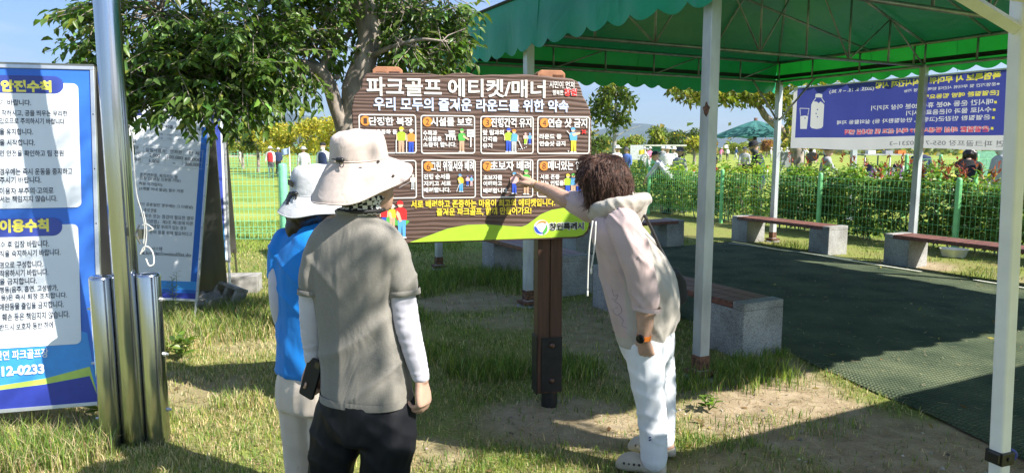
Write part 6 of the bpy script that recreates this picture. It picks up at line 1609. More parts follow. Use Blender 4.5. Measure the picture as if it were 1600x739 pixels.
# ---------------------------------------------------------------- people out on the course
CLOTH = {}
def cm(name, col):
    if name not in CLOTH: CLOTH[name] = pm('cloth_' + name, col, rough=.85, var=.1, scale=14, bump=.3, bscale=25, dist=.01)
    return CLOTH[name]
CN = dict(black=(.015, .015, .018), navy=(.02, .035, .10), white=(.75, .75, .75), grey=(.33, .34, .36), red=(.55, .03, .04), pink=(.75, .22, .36), teal=(.02, .25, .18), beige=(.5, .42, .33), blue=(.08, .16, .5), purple=(.2, .08, .3), orange=(.7, .2, .04), lightgrey=(.55, .57, .6), darkgrey=(.08, .085, .1), khaki=(.25, .22, .15))
def C(nm): return cm(nm, CN[nm])
def walker(px, Y, face, label, topc, botc, hatc=None, h=1.65, pose='stand', vest=None, z0=0.0, sleeve=True, hair=False, bag=None, mask=None, voxel=None, hatw=.15):
    """whole figure standing at column px and distance Y; face = heading in degrees (0 = away from us, 90 = to the right)"""
    X = (px - 800) / FPX * Y * CP; base = Vector((X, Y, z0)); t = thing('person', label, 'person', base)
    a = R(face); f = Vector((math.sin(a), math.cos(a), 0)); s = Vector((f.y, -f.x, 0)); k = h / 1.65; v = voxel or max(.016, Y * .0011)
    P = lambda x, y, z: base + s * x * k + f * y * k + UP * z * k
    ln = {'stand': 0, 'bend': .30, 'read': .05, 'sit': .05, 'walk': .04, 'putt': .22}[pose]
    hip = .88 if pose != 'sit' else .46; dz = hip - .88
    mb = MB(); mb.loft(rings_spline([(P(0, 0, hip - .06), s * .15 * k, f * .11 * k, 2.4), (P(0, 0, hip + .10), s * .155 * k, f * .115 * k, 2.4), (P(0, ln * .5, hip + .32), s * .17 * k, f * .115 * k, 2.4), (P(0, ln, hip + .50), s * .175 * k, f * .10 * k, 2.3), (P(0, ln * 1.05, hip + .56), s * .09 * k, f * .07 * k, 2)], 3))
    arms = {'stand': ((.23, .02, .02), (.25, .07, -.22)), 'walk': ((.22, .10, .03), (.22, .22, -.15)), 'bend': ((.20, .30, -.05), (.12, .42, -.22)), 'putt': ((.19, .28, .0), (.05, .36, -.22)), 'read': ((.21, .10, .07), (.09, .34, .12)), 'sit': ((.21, .10, .1), (.15, .30, -.02))}[pose]
    hands = []
    arm_mb = MB()
    for e in (-1, 1):
        sh = P(e * .17, ln, hip + .47); (ex, ey, ez), (hx, hy, hz_) = arms
        el = P(e * ex, ln * .8 + ey, hip + .20 + ez); hd_ = P(e * hx, ln * .8 + hy, hip + .18 + hz_)
        limb(mb, [sh, sh.lerp(el, .5 if not sleeve else 1.0)], [.06 * k, .05 * k], 10, 3)
        if sleeve == 'long' or sleeve is True: limb(mb, [el, el.lerp(hd_, .85)], [.045 * k, .036 * k], 10, 3)
        limb(arm_mb, [sh, el, hd_], [.04 * k, .038 * k, .028 * k], 8, 3); limb(arm_mb, [hd_, hd_ + (hd_ - el).normalized() * .07 * k], [.03 * k, .022 * k], 8, 2); hands.append(hd_)
    finish(union(mb, v, 2), 'top', C(topc), t)
    if vest:
        mb = MB(); mb.loft(rings_spline([(P(0, 0, hip - .04), s * .165 * k, f * .125 * k, 2.4), (P(0, 0, hip + .10), s * .168 * k, f * .128 * k, 2.4), (P(0, ln * .5, hip + .32), s * .180 * k, f * .128 * k, 2.4), (P(0, ln, hip + .49), s * .160 * k, f * .11 * k, 2.3), (P(0, ln * 1.05, hip + .55), s * .085 * k, f * .07 * k, 2)], 3)); finish(union(mb, v, 2), 'vest', C(vest), t)
    mb = MB(); mb.loft(rings_spline([(P(0, 0, hip + .06), s * .15 * k, f * .11 * k, 2.4), (P(0, -.01, hip - .04), s * .16 * k, f * .125 * k, 2.4), (P(0, 0, hip - .14), s * .15 * k, f * .11 * k, 2.4)], 3))
    st = .20 if pose == 'walk' else .03
    for e in (-1, 1):
        if pose == 'sit': limb(mb, [P(e * .09, 0, .46), P(e * .12, .42, .46), P(e * .12, .42, .08)], [.085 * k, .065 * k, .05 * k], 10, 3)
        else: limb(mb, [P(e * .085, 0, .82), P(e * .095, e * st * .5 + .02, .46), P(e * .10, e * st, .07)], [.088 * k, .065 * k, .05 * k], 10, 3)
    finish(union(mb, v, 2), 'trousers', C(botc), t)
    hcn = P(0, ln * 1.15 + .02 + (.05 if pose in ('read', 'bend', 'putt') else 0), hip + .69 - (.02 if pose in ('bend', 'putt') else 0)); fd = (f - UP * (.35 if pose in ('read', 'bend', 'putt') else 0)).normalized()
    hd = head(arm_mb, hcn, fd, UP, .092 * k); limb(arm_mb, [P(0, ln, hip + .50), hcn - UP * .06], [.05 * k, .048 * k], 8, 2)
    limb(arm_mb, [P(0, 0, hip), P(0, ln * .5, hip + .3), P(0, ln, hip + .50)], [.09 * k, .08 * k, .07 * k], 8, 2)
    for e in (-1, 1):
        limb(arm_mb, [P(0, ln, hip + .47), P(e * .17, ln, hip + .47)], [.05 * k, .045 * k], 8, 2)
        if pose == 'sit': limb(arm_mb, [P(e * .06, 0, .46), P(e * .12, .42, .46), P(e * .12, .42, .04)], [.05 * k, .045 * k, .035 * k], 8, 3)
        else: limb(arm_mb, [P(e * .05, 0, .86), P(e * .095, e * st * .5 + .02, .46), P(e * .10, e * st, .04)], [.06 * k, .045 * k, .035 * k], 8, 3)
    finish(union(arm_mb, max(.010, v * .75), 1), 'body', M_SKIN, t)
    for e in (-1, 1):
        y0 = .42 if pose == 'sit' else e * st; mb = MB(); clog(mb, P(e * .10, y0 - .07, 0), P(e * .10, y0 + .18, 0), z0, .045)
        finish(union(mb, max(.012, v * .7), 1), 'shoe', C('darkgrey'), t)
    cc, ff, uu, ss, kk = hd
    if hair:
        mb = MB(); limb(mb, [cc + uu * .02 * kk - ff * .015 * kk, cc - uu * .02 * kk - ff * .03 * kk], [.10 * kk, .09 * kk], 10, 3)
        if hair == 'long':
            for e in (-.07, -.03, .03, .07): limb(mb, [cc + ss * e - ff * .02, cc + ss * e * 1.2 - uu * .12 + ff * .03, cc + ss * e * 1.3 - uu * .20 + ff * .05], [.05, .035, .012], 8, 3)
        finish(union(mb, max(.010, v * .7), 1), 'hair', M_HAIR, t, lambda p, n_: .006 * ridge(p, (30, 30, 10), 2))
    elif not hatc: pass
    if hatc:
        c0 = cc + uu * .055 * kk - ff * .005; mb = MB(); rings = []
        for q, zz in ((.1, .085), (.6, .08), (.88, .06), (1.0, .02), (1.02, 0), (hatw / .1 + .35, -.022), (hatw / .1 + .33, -.028), (1.0, -.008)):
            rings.append([c0 + (ff * math.cos(2 * math.pi * j / 20) * 1.1 + ss * math.sin(2 * math.pi * j / 20)) * q * .093 * kk * (1 if zz > -.01 or hatw > .06 or math.cos(2 * math.pi * j / 20) > .2 else .75) + uu * zz * kk for j in range(20)])
        mb.loft(rings); mb.build('hat', C(hatc), t, smooth=True)
    if mask:
        mb = MB(); limb(mb, [cc + ff * .035 * kk - uu * .05 * kk, cc - uu * .12 * kk], [.072 * kk, .062 * kk], 12, 3); finish(union(mb, .012, 1), 'face_cover', C(mask), t)
    return t, P, f, s, hands, k
t_, P_, f_, s_, h_, k_ = walker(1188, 15.6, -78, 'man in a navy vest and black wide hat reading his phone behind the shrubs', 'black', 'darkgrey', 'black', 1.72, 'read', vest='navy', mask='darkgrey')
q = (h_[0] + h_[1]) * .5; o2 = thing('smartphone', 'dark phone held up by the man in the navy vest', 'phone', q); mb = MB(); mb.box(q + f_ * .05 + UP * .03, (.09, .13, .012), Matrix.Rotation(R(78), 3, 'Z') @ Matrix.Rotation(R(25), 3, 'X')); mb.build('case', M_BLACK, o2, bevel=.003)
walker(1508, 12.9, 45, 'woman in a black T-shirt bending forward behind the fence under the banner', 'black', 'lightgrey', None, 1.60, 'bend', hair='long', sleeve=False)
walker(1567, 12.6, -90, 'man in a pale grey sports polo standing behind the fence by the right edge', 'lightgrey', 'lightgrey', 'darkgrey', 1.70, 'stand', mask='lightgrey', sleeve=True)
walker(1440, 17.5, 20, 'person in a dark navy jacket seen just right of the galvanised post below the banner', 'navy', 'darkgrey', 'black', 1.66, 'stand')
walker(1242, 22, 170, 'woman in a dark teal jacket standing beside the grey panel', 'teal', 'black', 'white', 1.6, 'stand')
walker(1164, 30, 200, 'woman in a grey top with black trousers walking on the open lawn', 'grey', 'black', 'darkgrey', 1.62, 'walk')
walker(1062, 17.6, 60, 'man in a grey jacket and dark bucket hat right behind the shrubs', 'grey', 'black', 'darkgrey', 1.58, 'stand', mask='black')
walker(1048, 17.3, -60, 'person in black and white with a dark cap stooping behind the shrubs', 'lightgrey', 'black', 'black', 1.5, 'bend')
walker(1116, 18, 100, 'person in a red top and dark hat just showing above the shrubs', 'red', 'navy', 'darkgrey', 1.36, 'stand')
walker(1043, 24, 10, 'woman in a white hooded jacket and white sun hat with dark trousers', 'white', 'black', 'white', 1.64, 'stand')
walker(1053, 29, 190, 'woman in a pale grey coat standing behind the white jacket', 'lightgrey', 'black', 'white', 1.62, 'stand')
walker(964, 25, 150, 'person in a white sun hat just above the head of the pointing woman', 'white', 'navy', 'white', 1.66, 'stand')
walker(979, 27, 200, 'person in a blue and white top near the grey net screen', 'blue', 'white', 'darkgrey', 1.6, 'walk')
walker(1007, 52, 180, 'small far player in white before the dark green shelter', 'white', 'grey', 'white', 1.65, 'stand')
walker(1015, 50, 160, 'small far player in a pink top before the dark green shelter', 'pink', 'lightgrey', 'white', 1.65, 'walk')
walker(1030, 48, 120, 'far player in black and white at the mouth of the shelter', 'white', 'black', 'white', 1.68, 'putt')
walker(1035, 46, 200, 'far player with a white cap beside the shelter post', 'grey', 'black', 'white', 1.66, 'stand')
walker(1289, 16.8, 100, 'person in a grey patterned shirt seated behind the shrubs left of the banner foot', 'grey', 'navy', 'black', 1.66, 'sit', z0=.38)
walker(422, 38, 175, 'woman in a red vest and white hat standing on the far left lawn', 'white', 'darkgrey', 'white', 1.66, 'stand', vest='red')
walker(434, 42, 150, 'person in dark clothes standing behind the red vest', 'navy', 'black', 'white', 1.6, 'stand')
walker(474, 29, -20, 'person in a pale grey jacket and hat by the small flag', 'lightgrey', 'grey', 'lightgrey', 1.63, 'stand')
walker(505, 23.5, 200, 'man in a navy vest with a black cap and white face cover', 'white', 'navy', 'black', 1.74, 'stand', vest='navy', mask='white', hatw=.05)
walker(374, 60, 90, 'tiny far walker in white at the left end of the path', 'white', 'beige', 'white', 1.65, 'walk')
walker(1003, 44, 90, 'far player in light grey near the net screen', 'lightgrey', 'navy', 'grey', 1.6, 'putt')
crew = []
far_cfg = [(1137, 95, 'white', 'black'), (1126, 88, 'pink', 'grey'), (1150, 100, 'blue', 'white'), (1205, 80, 'white', 'grey'), (1218, 90, 'lightgrey', 'navy'), (1230, 84, 'white', 'black'), (1256, 70, 'lightgrey', 'black'), (1264, 72, 'white', 'navy'), (1273, 75, 'white', 'beige'), (1290, 78, 'grey', 'black')]
fc = ['white top and black trousers', 'pink top and grey trousers', 'blue top and white trousers', 'white top and grey trousers', 'pale grey top and navy trousers', 'white top and black trousers', 'pale grey top and black trousers', 'white top and navy trousers', 'white top and beige trousers', 'grey top and black trousers']
wh = ['left of the teal parasol pole', 'left of the teal parasol pole', 'under the teal parasol rim', 'beyond the man reading his phone', 'beyond the man reading his phone', 'beyond the teal jacket', 'below the banner corner', 'below the banner corner', 'below the banner corner', 'below the banner corner']
for i, (px, Y, a, b_) in enumerate(far_cfg):
    r_ = walker(px, Y, 40 * i, 'tiny far golfer in %s %s' % (fc[i], wh[i]), a, b_, 'white', 1.66, ('stand', 'putt', 'walk')[i % 3], voxel=.035)[0]; r_['group'] = 'golfers far out on the course'
# ================================================================ VEGETATION
def unit(v): return v / np.maximum(np.linalg.norm(v, axis=1, keepdims=True), 1e-9)
def leaf_mesh(P, D, Nn, L, Wd, col, fold=0.25, droop=0.25, simple=False):
    """one folded pointed leaf per row"""
    n = len(P); D = unit(D); S_ = unit(np.cross(D, Nn)); Nn = np.cross(S_, D); L = L[:, None]; Wd = Wd[:, None]
    if simple:
        v = np.stack([P, P + D * L * .5 + S_ * Wd * .5 + Nn * Wd * fold * .5, P + D * L - Nn * L * droop, P + D * L * .5 - S_ * Wd * .5 + Nn * Wd * fold * .5], 1)
        i = np.arange(n)[:, None] * 4
        return v.reshape(-1, 3), [np.concatenate([i + np.array([0, 1, 2]), i + np.array([0, 2, 3])], 0)], np.repeat(col, 4, 0)
    g = lambda t, w, up: P + D * L * t + S_ * Wd * w + Nn * (Wd * up - L * droop * t * t)
    v = np.stack([P, g(.30, .46, fold), g(.34, 0, 0), g(.30, -.46, fold), g(.68, .34, fold * .8), g(.70, 0, 0), g(.68, -.34, fold * .8), g(1.0, 0, 0)], 1)
    i = np.arange(n)[:, None] * 8
    t3 = np.concatenate([i + np.array(a) for a in ([0, 1, 2], [0, 2, 3], [4, 7, 5], [5, 7, 6])], 0); q4 = np.concatenate([i + np.array(a) for a in ([1, 4, 5, 2], [2, 5, 6, 3])], 0)
    return v.reshape(-1, 3), [t3, q4], np.repeat(col, 8, 0)
def leaf_cols(n, base, var=.25, yellow=0.0, ycol=(.30, .26, .03)):
    base = np.array(base); c = base[None, :] * (1 + var * rng.normal(size=(n, 1))) * (1 + .08 * rng.normal(size=(n, 3)))
    if yellow > 0:
        k = (rng.random(n) < yellow)[:, None]; c = np.where(k, np.array(ycol)[None, :] * (1 + .2 * rng.normal(size=(n, 1))), c)
    return np.clip(c, .004, .9)
LEAF = leafm('leaf', .40, .36); LEAFY = leafm('leaf_soft', .40, .55); GRASSM = leafm('grass_blade', .30, .6, (1.15, 1.2, .6))

# ---------------------------------------------------------------- the near tree behind the sign
YT = 5.7
def T_(x, y, dy=0.0): return at(x, y, YT + dy)
tree = thing('broadleaf_tree', 'broadleaf tree behind the sign with a bent grey trunk and dark glossy leaves overhead', 'tree', (-1.38, 5.75, 0))
mb = MB()
mb.tube([Vector((-1.42, 5.75, -.1)), Vector((-1.40, 5.75, .5)), T_(541, 240), T_(551, 185), T_(554, 140), T_(566, 105), T_(577, 70), T_(574, 35), T_(562, -10), T_(552, -70, -.1), T_(560, -160, -.2)], [.15, .125, .098, .090, .098, .094, .090, .094, .094, .085, .06], 18, smooth=5)
mb.tube([T_(545, 225), T_(534, 190, -.03), T_(523, 160, -.05), T_(514, 132, -.08), T_(500, 112, -.12), T_(478, 103, -.2), T_(452, 98, -.3), T_(430, 82, -.4), T_(390, 60, -.5), T_(330, 40, -.6), T_(250, 20, -.8)], [.075, .066, .060, .056, .052, .045, .040, .036, .030, .022, .010], 12, smooth=5)
mb.tube([T_(510, 116, -.1), T_(480, 111, -.15), T_(458, 118, -.25), T_(440, 105, -.3), T_(400, 98, -.45), T_(340, 108, -.6), T_(290, 125, -.75)], [.040, .032, .026, .024, .019, .014, .006], 10, smooth=5)
mb.tube([T_(503, 112, -.12), T_(512, 85, -.05), T_(528, 66, .05), T_(550, 52, .05)], [.034, .028, .024, .022], 10, smooth=5)
mb.tube([T_(519, 78, 0), T_(518, 45, .0), T_(514, 10, .05), T_(500, -40, .1)], [.020, .018, .014, .008], 8, smooth=5)
mb.tube([T_(578, 45), T_(600, 28, .1), T_(640, 15, .2), T_(690, -10, .3), T_(740, -50, .35)], [.05, .034, .026, .018, .008], 10, smooth=5)
mb.tube([T_(572, 95), T_(592, 82, -.1), T_(625, 70, -.25), T_(660, 62, -.3), T_(700, 66, -.35)], [.036, .022, .016, .012, .005], 8, smooth=5)
mb.tube([T_(562, -40), T_(500, -110, -.4), T_(400, -170, -.9), T_(300, -210, -1.3)], [.06, .045, .03, .012], 10, smooth=5)
mb.tube([T_(560, -80), T_(630, -160, -.4), T_(690, -260, -.8)], [.05, .035, .012], 10, smooth=5)
for k, q in ((0, (541, 137)), (1, (560, 75)), (2, (527, 121))): mb.ball(T_(q[0], q[1], -.085), .022, 6, 0, (1.2, .6, 1))
mb.build('trunk', M_BARK, tree, smooth=True)
hub = [T_(478, 103, -.2), T_(430, 82, -.4), T_(390, 60, -.5), T_(330, 40, -.6), T_(400, 98, -.45), T_(340, 108, -.6), T_(290, 125, -.75), T_(250, 20, -.8), T_(514, 10, .05), T_(640, 15, .2), T_(690, -10, .3), T_(625, 70, -.25), T_(690, 66, -.35), T_(400, -170, -.9), T_(300, -210, -1.3), T_(500, -110, -.4), T_(630, -160, -.4), T_(562, -60)]
HUB = np.array([tuple(p) for p in hub])
# clumps: px, py, depth offset, half width px, half height px, half depth m, sprays
CL = [(270, 30, -.75, 150, 45, .45, 90), (470, -60, -.05, 130, 45, .5, 170), (250, 100, -.8, 95, 50, .4, 120), (340, 85, -.7, 110, 50, .45, 120), (290, 145, -.85, 70, 28, .3, 60), (370, 150, -.7, 36, 24, .25, 34), (395, 130, -.6, 45, 30, .3, 34), (420, 60, -.5, 70, 40, .4, 70), (440, 118, -.3, 62, 22, .3, 42), (470, 30, -.2, 70, 42, .45, 62), (500, 60, -.05, 40, 26, .3, 22), (160, 20, -.85, 45, 38, .35, 34), (140, 65, -.9, 22, 30, .25, 9), (200, 160, -.9, 26, 30, .25, 24), (175, 110, -.95, 26, 40, .2, 10), (505, 100, .15, 32, 18, .25, 12), (530, 20, .3, 40, 30, .3, 22),
      (625, 20, .15, 55, 32, .4, 62), (680, 40, .2, 50, 38, .4, 66), (640, 85, -.1, 45, 22, .3, 32), (705, 70, -.1, 32, 30, .3, 15), (610, 100, .1, 30, 14, .25, 18), (680, 105, .0, 42, 8, .25, 9), (600, 50, .4, 30, 30, .3, 18), (715, 25, .1, 22, 30, .3, 10), (560, 15, .6, 40, 30, .3, 18),
      (300, -70, -.9, 210, 60, .7, 110), (520, -70, -.3, 140, 60, .7, 60), (680, -80, -.1, 110, 50, .6, 40), (420, -190, -1.0, 220, 70, .9, 60), (620, -220, -.6, 150, 70, .8, 30)]
PP, DD = [], []
tw = MB()
for (px, py, dy, rx, ry, rz, ns) in CL:
    ns = int(ns * 1.15)
    u = unit(rng.normal(size=(ns, 3))) * (rng.random((ns, 1)) ** .42)
    for k in range(ns):
        p = np.array(tuple(T_(px + u[k, 0] * rx, py + u[k, 2] * ry, dy + u[k, 1] * rz)))
        j = np.argmin(((HUB - p) ** 2).sum(1)); o = p - HUB[j]; o /= max(np.linalg.norm(o), 1e-6)
        d = o + .45 * rng.normal(size=3) + np.array([0, 0, -.25]); d /= np.linalg.norm(d)
        PP.append(p); DD.append(d)
        L = .24; tw.tube([Vector(p) - Vector(d) * .14, Vector(p) + Vector(d) * L * .5, Vector(p) + Vector(d) * L - Vector((0, 0, .02))], [.0035, .0025, .001], 4, cap=False)
        if k % 7 == 0: tw.tube([Vector(HUB[j]), Vector(HUB[j]).lerp(Vector(p), .5) + Vector((0, 0, .03)), Vector(p) - Vector(d) * .12], [.007, .005, .0035], 5, cap=False)
PP, DD = np.array(PP), np.array(DD)
tw.build('twigs', M_BARK, tree, smooth=True)
def spray_leaves(PP, DD, per, Llen, span):
    n = len(PP); t = np.tile(np.linspace(-.25, 1, per), n); P0 = np.repeat(PP, per, 0); D0 = np.repeat(DD, per, 0)
    side = unit(np.cross(D0, np.array([0, 0, 1.0])[None, :] + .2 * rng.normal(size=(n * per, 3)))) * np.where(np.arange(n * per) % 2, 1, -1)[:, None]
    D = unit(D0 * .55 + side * .85 + np.array([0, 0, -.38]) + .22 * rng.normal(size=(n * per, 3)))
    Nn = unit(np.array([0, 0, 1.0])[None, :] + .45 * rng.normal(size=(n * per, 3)))
    return P0 + D0 * (t * span)[:, None], D, Nn
P0, D, Nn = spray_leaves(PP, DD, 10, .07, .24)
L = rng.normal(.074, .013, len(P0)).clip(.04, .11)
v, f, c = leaf_mesh(P0, D, Nn, L, L * .46, leaf_cols(len(P0), (.12, .205, .048), .3, .035, (.28, .32, .05)), .22, .22)
np_mesh('crown', v, f, c, LEAF, tree)

# ---------------------------------------------------------------- shade tree out of frame behind the camera's right shoulder (its leaf shade falls on the man and the board)
sh = thing('shade_tree', 'leafy tree standing behind the photographer and dappling the light', 'tree', (4.4, -2.4, 0))
mb = MB(); mb.tube([(4.4, -2.4, -.1), (4.3, -2.3, 2), (3.9, -1.9, 3.6), (3.0, -.6, 5.2), (2.4, .0, 6.2), (1.8, .4, 7.0)], [.16, .14, .12, .08, .05, .02], 12, smooth=4); mb.build('trunk', M_BARK, sh, smooth=True)
Ln = np.array(tuple(SUN_L))
P_s = []
def shade_on(T, t, r, n):
    c_ = np.array(T) - Ln * t
    for _ in range(n): P_s.append(c_ + rng.normal(size=3) * np.array(r))
shade_on((-2.5, 3.9, 1.75), 8.0, (.18, .2, .16), 14); shade_on((-2.6, 3.9, 1.15), 8.2, (.20, .2, .26), 22); shade_on((-2.3, 3.9, .55), 8.0, (.25, .2, .2), 12)
shade_on((-.64, 2.4, 1.02), 5.5, (.06, .12, .12), 8); shade_on((-.50, 2.4, .84), 5.5, (.14, .12, .03), 5); shade_on((-.66, 2.4, .5), 5.5, (.12, .15, .16), 7); shade_on((.82, 3.3, 1.02), 5.2, (.10, .12, .15), 26)
shade_on((.28, 3.8, 0), 5.8, (.26, .12, .1), 24)
P_s = np.array(P_s); D_s = unit(rng.normal(size=P_s.shape) + np.array([0, 0, -.3]))
P0, D, Nn = spray_leaves(P_s, D_s, 9, .08, .26); L = rng.normal(.085, .014, len(P0)).clip(.05, .12)
v, f, c = leaf_mesh(P0, D, Nn, L, L * .48, leaf_cols(len(P0), (.05, .09, .022), .3), .2, .2, True); np_mesh('crown', v, f, c, LEAF, sh)

# ---------------------------------------------------------------- shrubs along the fence
shr = [(-1.6, 1.3, 1.05, 'light'), (-.3, 1.3, 1.2, 'light'), (1.0, 1.4, 1.12, 'light'), (2.3, 1.4, 1.15, 'dark'), (3.5, 1.4, 1.22, 'red'), (4.7, 1.4, 1.2, 'dark'), (5.9, 1.4, 1.25, 'dark'), (7.1, 1.4, 1.30, 'light'), (8.3, 1.4, 1.18, 'dark'), (9.6, 1.5, 1.22, 'light'), (11.0, 1.6, 1.2, 'light'), (12.6, 1.7, 1.2, 'light'), (14.3, 1.8, 1.2, 'light')]
shr = [(a, b_, h_ * .93, k) for a, b_, h_, k in shr]
slab = {'light': 'bright yellow green leafy shrub growing through the green wire fence', 'dark': 'dense dark green shrub behind the green wire fence', 'red': 'dark shrub with upright red young shoots behind the green wire fence'}
for (y, ln_, h_, kind) in shr:
    b_ = tent(FENCE_V + .42, y); t = thing('shrub', slab[kind], 'shrub', b_, 0, 'shrubs along the wire fence')
    far_ = y > 6; n = int((4200 if not far_ else 2200) * ln_)
    u = unit(rng.normal(size=(n, 3))) * (rng.random((n, 1)) ** .30)
    hh = h_ * (1 + .12 * np.sin(np.arctan2(u[:, 1], u[:, 0]) * 3 + y))
    lx_ = u[:, 0] * .42; ly_ = u[:, 1] * ln_ * .62; lz_ = .56 * hh + u[:, 2] * .52 * hh + .10 * vnoise(ly_ * 5 + y, lx_ * 5 + 3, 3) * (u[:, 2] > 0)
    keep = (vnoise(ly_ * 4.5 + y * 3, lz_ * 4.5, 7) > .22); lx_, ly_, lz_ = lx_[keep], ly_[keep], lz_[keep]; n = len(lx_)
    lz_ = np.maximum(lz_, .05)
    P0 = np.array(tuple(b_))[None, :] + lx_[:, None] * np.array(tuple(TV)) + ly_[:, None] * np.array(tuple(TY)) + np.stack([0 * lx_, 0 * lx_, lz_], 1)
    D = unit(np.stack([rng.normal(size=n), rng.normal(size=n), rng.normal(size=n) * .5 + .1], 1)); Nn = unit(rng.normal(size=(n, 3)) * .7 + np.array([-.2, -.3, .8]))
    base = {'light': (.18, .30, .045), 'dark': (.11, .20, .045), 'red': (.10, .18, .042)}[kind]
    col = leaf_cols(n, base, .3, .10 if kind == 'light' else .05, (.34, .32, .05))
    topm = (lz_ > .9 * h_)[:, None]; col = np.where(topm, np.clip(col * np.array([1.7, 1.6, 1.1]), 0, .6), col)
    L = rng.normal(.075, .02, n).clip(.03, .13)
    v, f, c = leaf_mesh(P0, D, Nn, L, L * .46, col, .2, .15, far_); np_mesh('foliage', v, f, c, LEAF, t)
    mb = MB(); sr = random.Random(int(y * 10))
    for k in range(7):
        a = tent(FENCE_V + .42 + sr.uniform(-.1, .1), y + sr.uniform(-.5, .5) * ln_, -.03); e = a + TV * sr.uniform(-.25, .25) + TY * sr.uniform(-.3, .3) + UP * sr.uniform(.7, 1.0) * h_
        mb.tube([a, a.lerp(e, .5) + TY * .04, e], [.014, .010, .004], 6, smooth=3)
    mb.build('stems', M_BARK, t, smooth=True)
    if kind in ('red', 'dark') and 2 < y < 6:
        ns = 26 if kind == 'red' else 7; Pq, Dq = [], []
        for k in range(ns):
            a = np.array(tuple(tent(FENCE_V + .42 + sr.uniform(-.3, .3), y + sr.uniform(-.6, .6), h_ * sr.uniform(.95, 1.15))))
            for j in range(9): Pq.append(a + np.array([0, 0, j * .022])); Dq.append([sr.uniform(-1, 1), sr.uniform(-1, 1), .9])
        Pq, Dq = np.array(Pq), np.array(Dq, float); L = rng.normal(.075, .015, len(Pq)).clip(.04, .12)
        v, f, c = leaf_mesh(Pq, Dq, unit(rng.normal(size=Pq.shape) + np.array([0, 0, 1.])), L, L * .38, leaf_cols(len(Pq), (.30, .075, .05), .3), .2, .1); np_mesh('red_leaves', v, f, c, LEAF, t)

# ---------------------------------------------------------------- middle and far trees
def far_tree(name, label, px, Y, ytop, ybot, halfw, base, n, lsz, trunk=True, yellow=0.0, ycol=(.42, .33, .03), lobes=9, gapc=.3, seed=1, group=None, trunk_r=.08, loose=1.0):
    r_ = random.Random(seed); X = (px - 800) / FPX * Y * CP; b_ = Vector((X, Y, 0)); t = thing(name, label, 'tree', b_, 0, group)
    z1 = at(px, ytop, Y).z; z0 = at(px, ybot, Y).z; R_ = halfw / FPX * Y; zc = (z0 + z1) / 2; rz = (z1 - z0) / 2
    Lc = []
    for k in range(lobes):
        a = r_.uniform(0, 6.28); q = r_.uniform(.25, .75) ** .7; zz = r_.uniform(-.75, .8)
        Lc.append((b_.x + math.cos(a) * R_ * q * math.sqrt(1 - zz * zz * .8), b_.y + math.sin(a) * R_ * q * math.sqrt(1 - zz * zz * .8), zc + zz * rz, r_.uniform(.32, .55) * loose))
    P0 = []
    for (lx_, ly_, lz_, q) in Lc:
        m_ = n // lobes; u = unit(rng.normal(size=(m_, 3))) * (rng.random((m_, 1)) ** .36); P0.append(np.array([lx_, ly_, lz_]) + u * np.array([R_ * q, R_ * q, rz * q * 1.05]))
    P0 = np.concatenate(P0); keep = vnoise(P0[:, 0] * 2.2 / max(R_, .5) + seed, P0[:, 2] * 2.2 / max(rz, .5) + P0[:, 1], seed) > gapc; P0 = P0[keep]; m_ = len(P0)
    tone = 1 + .35 * (vnoise(P0[:, 0] * 2 / R_ + 9, P0[:, 2] * 3 / max(rz, .3), seed + 4) - .5)
    D = unit(rng.normal(size=(m_, 3)) + np.array([0, 0, -.3])); Nn = unit(rng.normal(size=(m_, 3)) * .6 + np.array([0, 0, .9])); L = rng.normal(lsz, lsz * .2, m_).clip(lsz * .4, lsz * 1.6)
    v, f, c = leaf_mesh(P0, D, Nn, L, L * .55, leaf_cols(m_, base, .25, yellow, ycol) * tone[:, None], .2, .15, True); np_mesh('crown', v, f, c, LEAFY, t)
    if trunk:
        mb = MB(); fk = Vector((b_.x, b_.y, max(z0 * .9, .4 * z1 * .5))); mb.tube([b_ - UP * .1, b_.lerp(fk, .5) + Vector((trunk_r * .3, 0, 0)), fk], [trunk_r * 1.3, trunk_r, trunk_r * .8], 10, smooth=3)
        for (lx_, ly_, lz_, q) in Lc: mb.tube([fk - UP * .05, fk.lerp(Vector((lx_, ly_, lz_)), .5) + UP * .1 * rz, Vector((lx_, ly_, lz_))], [trunk_r * .5, trunk_r * .3, trunk_r * .08], 6, smooth=3)
        mb.build('trunk', M_BARK, t, smooth=True)
    return t
YG = (.38, .38, .06); G2 = (.24, .29, .05); G3 = (.11, .16, .04)
for i, (px, Y, yt, yb, hw, bc, yl, lab) in enumerate([(378, 55, 205, 236, 30, G2, .2, 'small green tree with a slim trunk left of the yellow trees on the far lawn'), (402, 48, 203, 234, 24, G3, .1, 'dark green tree between the small green tree and the yellow trees'), (432, 44, 196, 240, 34, YG, .5, 'yellowing tree nearest the red vest on the far lawn'), (470, 40, 184, 243, 42, YG, .4, 'broad yellow green tree behind the small flag'), (500, 46, 186, 240, 34, G2, .5, 'green tree turning yellow behind the navy vest'), (528, 38, 180, 243, 40, YG, .6, 'bright yellow tree close to the left of the brown sign'), (556, 45, 176, 240, 34, YG, .5, 'yellow tree partly hidden by the bent trunk'), (405, 95, 205, 232, 18, G3, .0, 'far dark tree behind the yellow row')]):
    far_tree('yellow_tree' if yl > .3 else 'green_tree', lab, px, Y, yt, yb, hw, bc, 2600, .20, True, yl, (.50, .42, .05), 11, .32, 20 + i, 'row of trees on the far left lawn', .10)
far_tree('young_tree', 'slender young tree with a pale trunk between the sign and the canopy post', 958, 26, 122, 205, 44, (.085, .13, .03), 1500, .20, False, .12, (.3, .3, .04), 12, .38, 3)
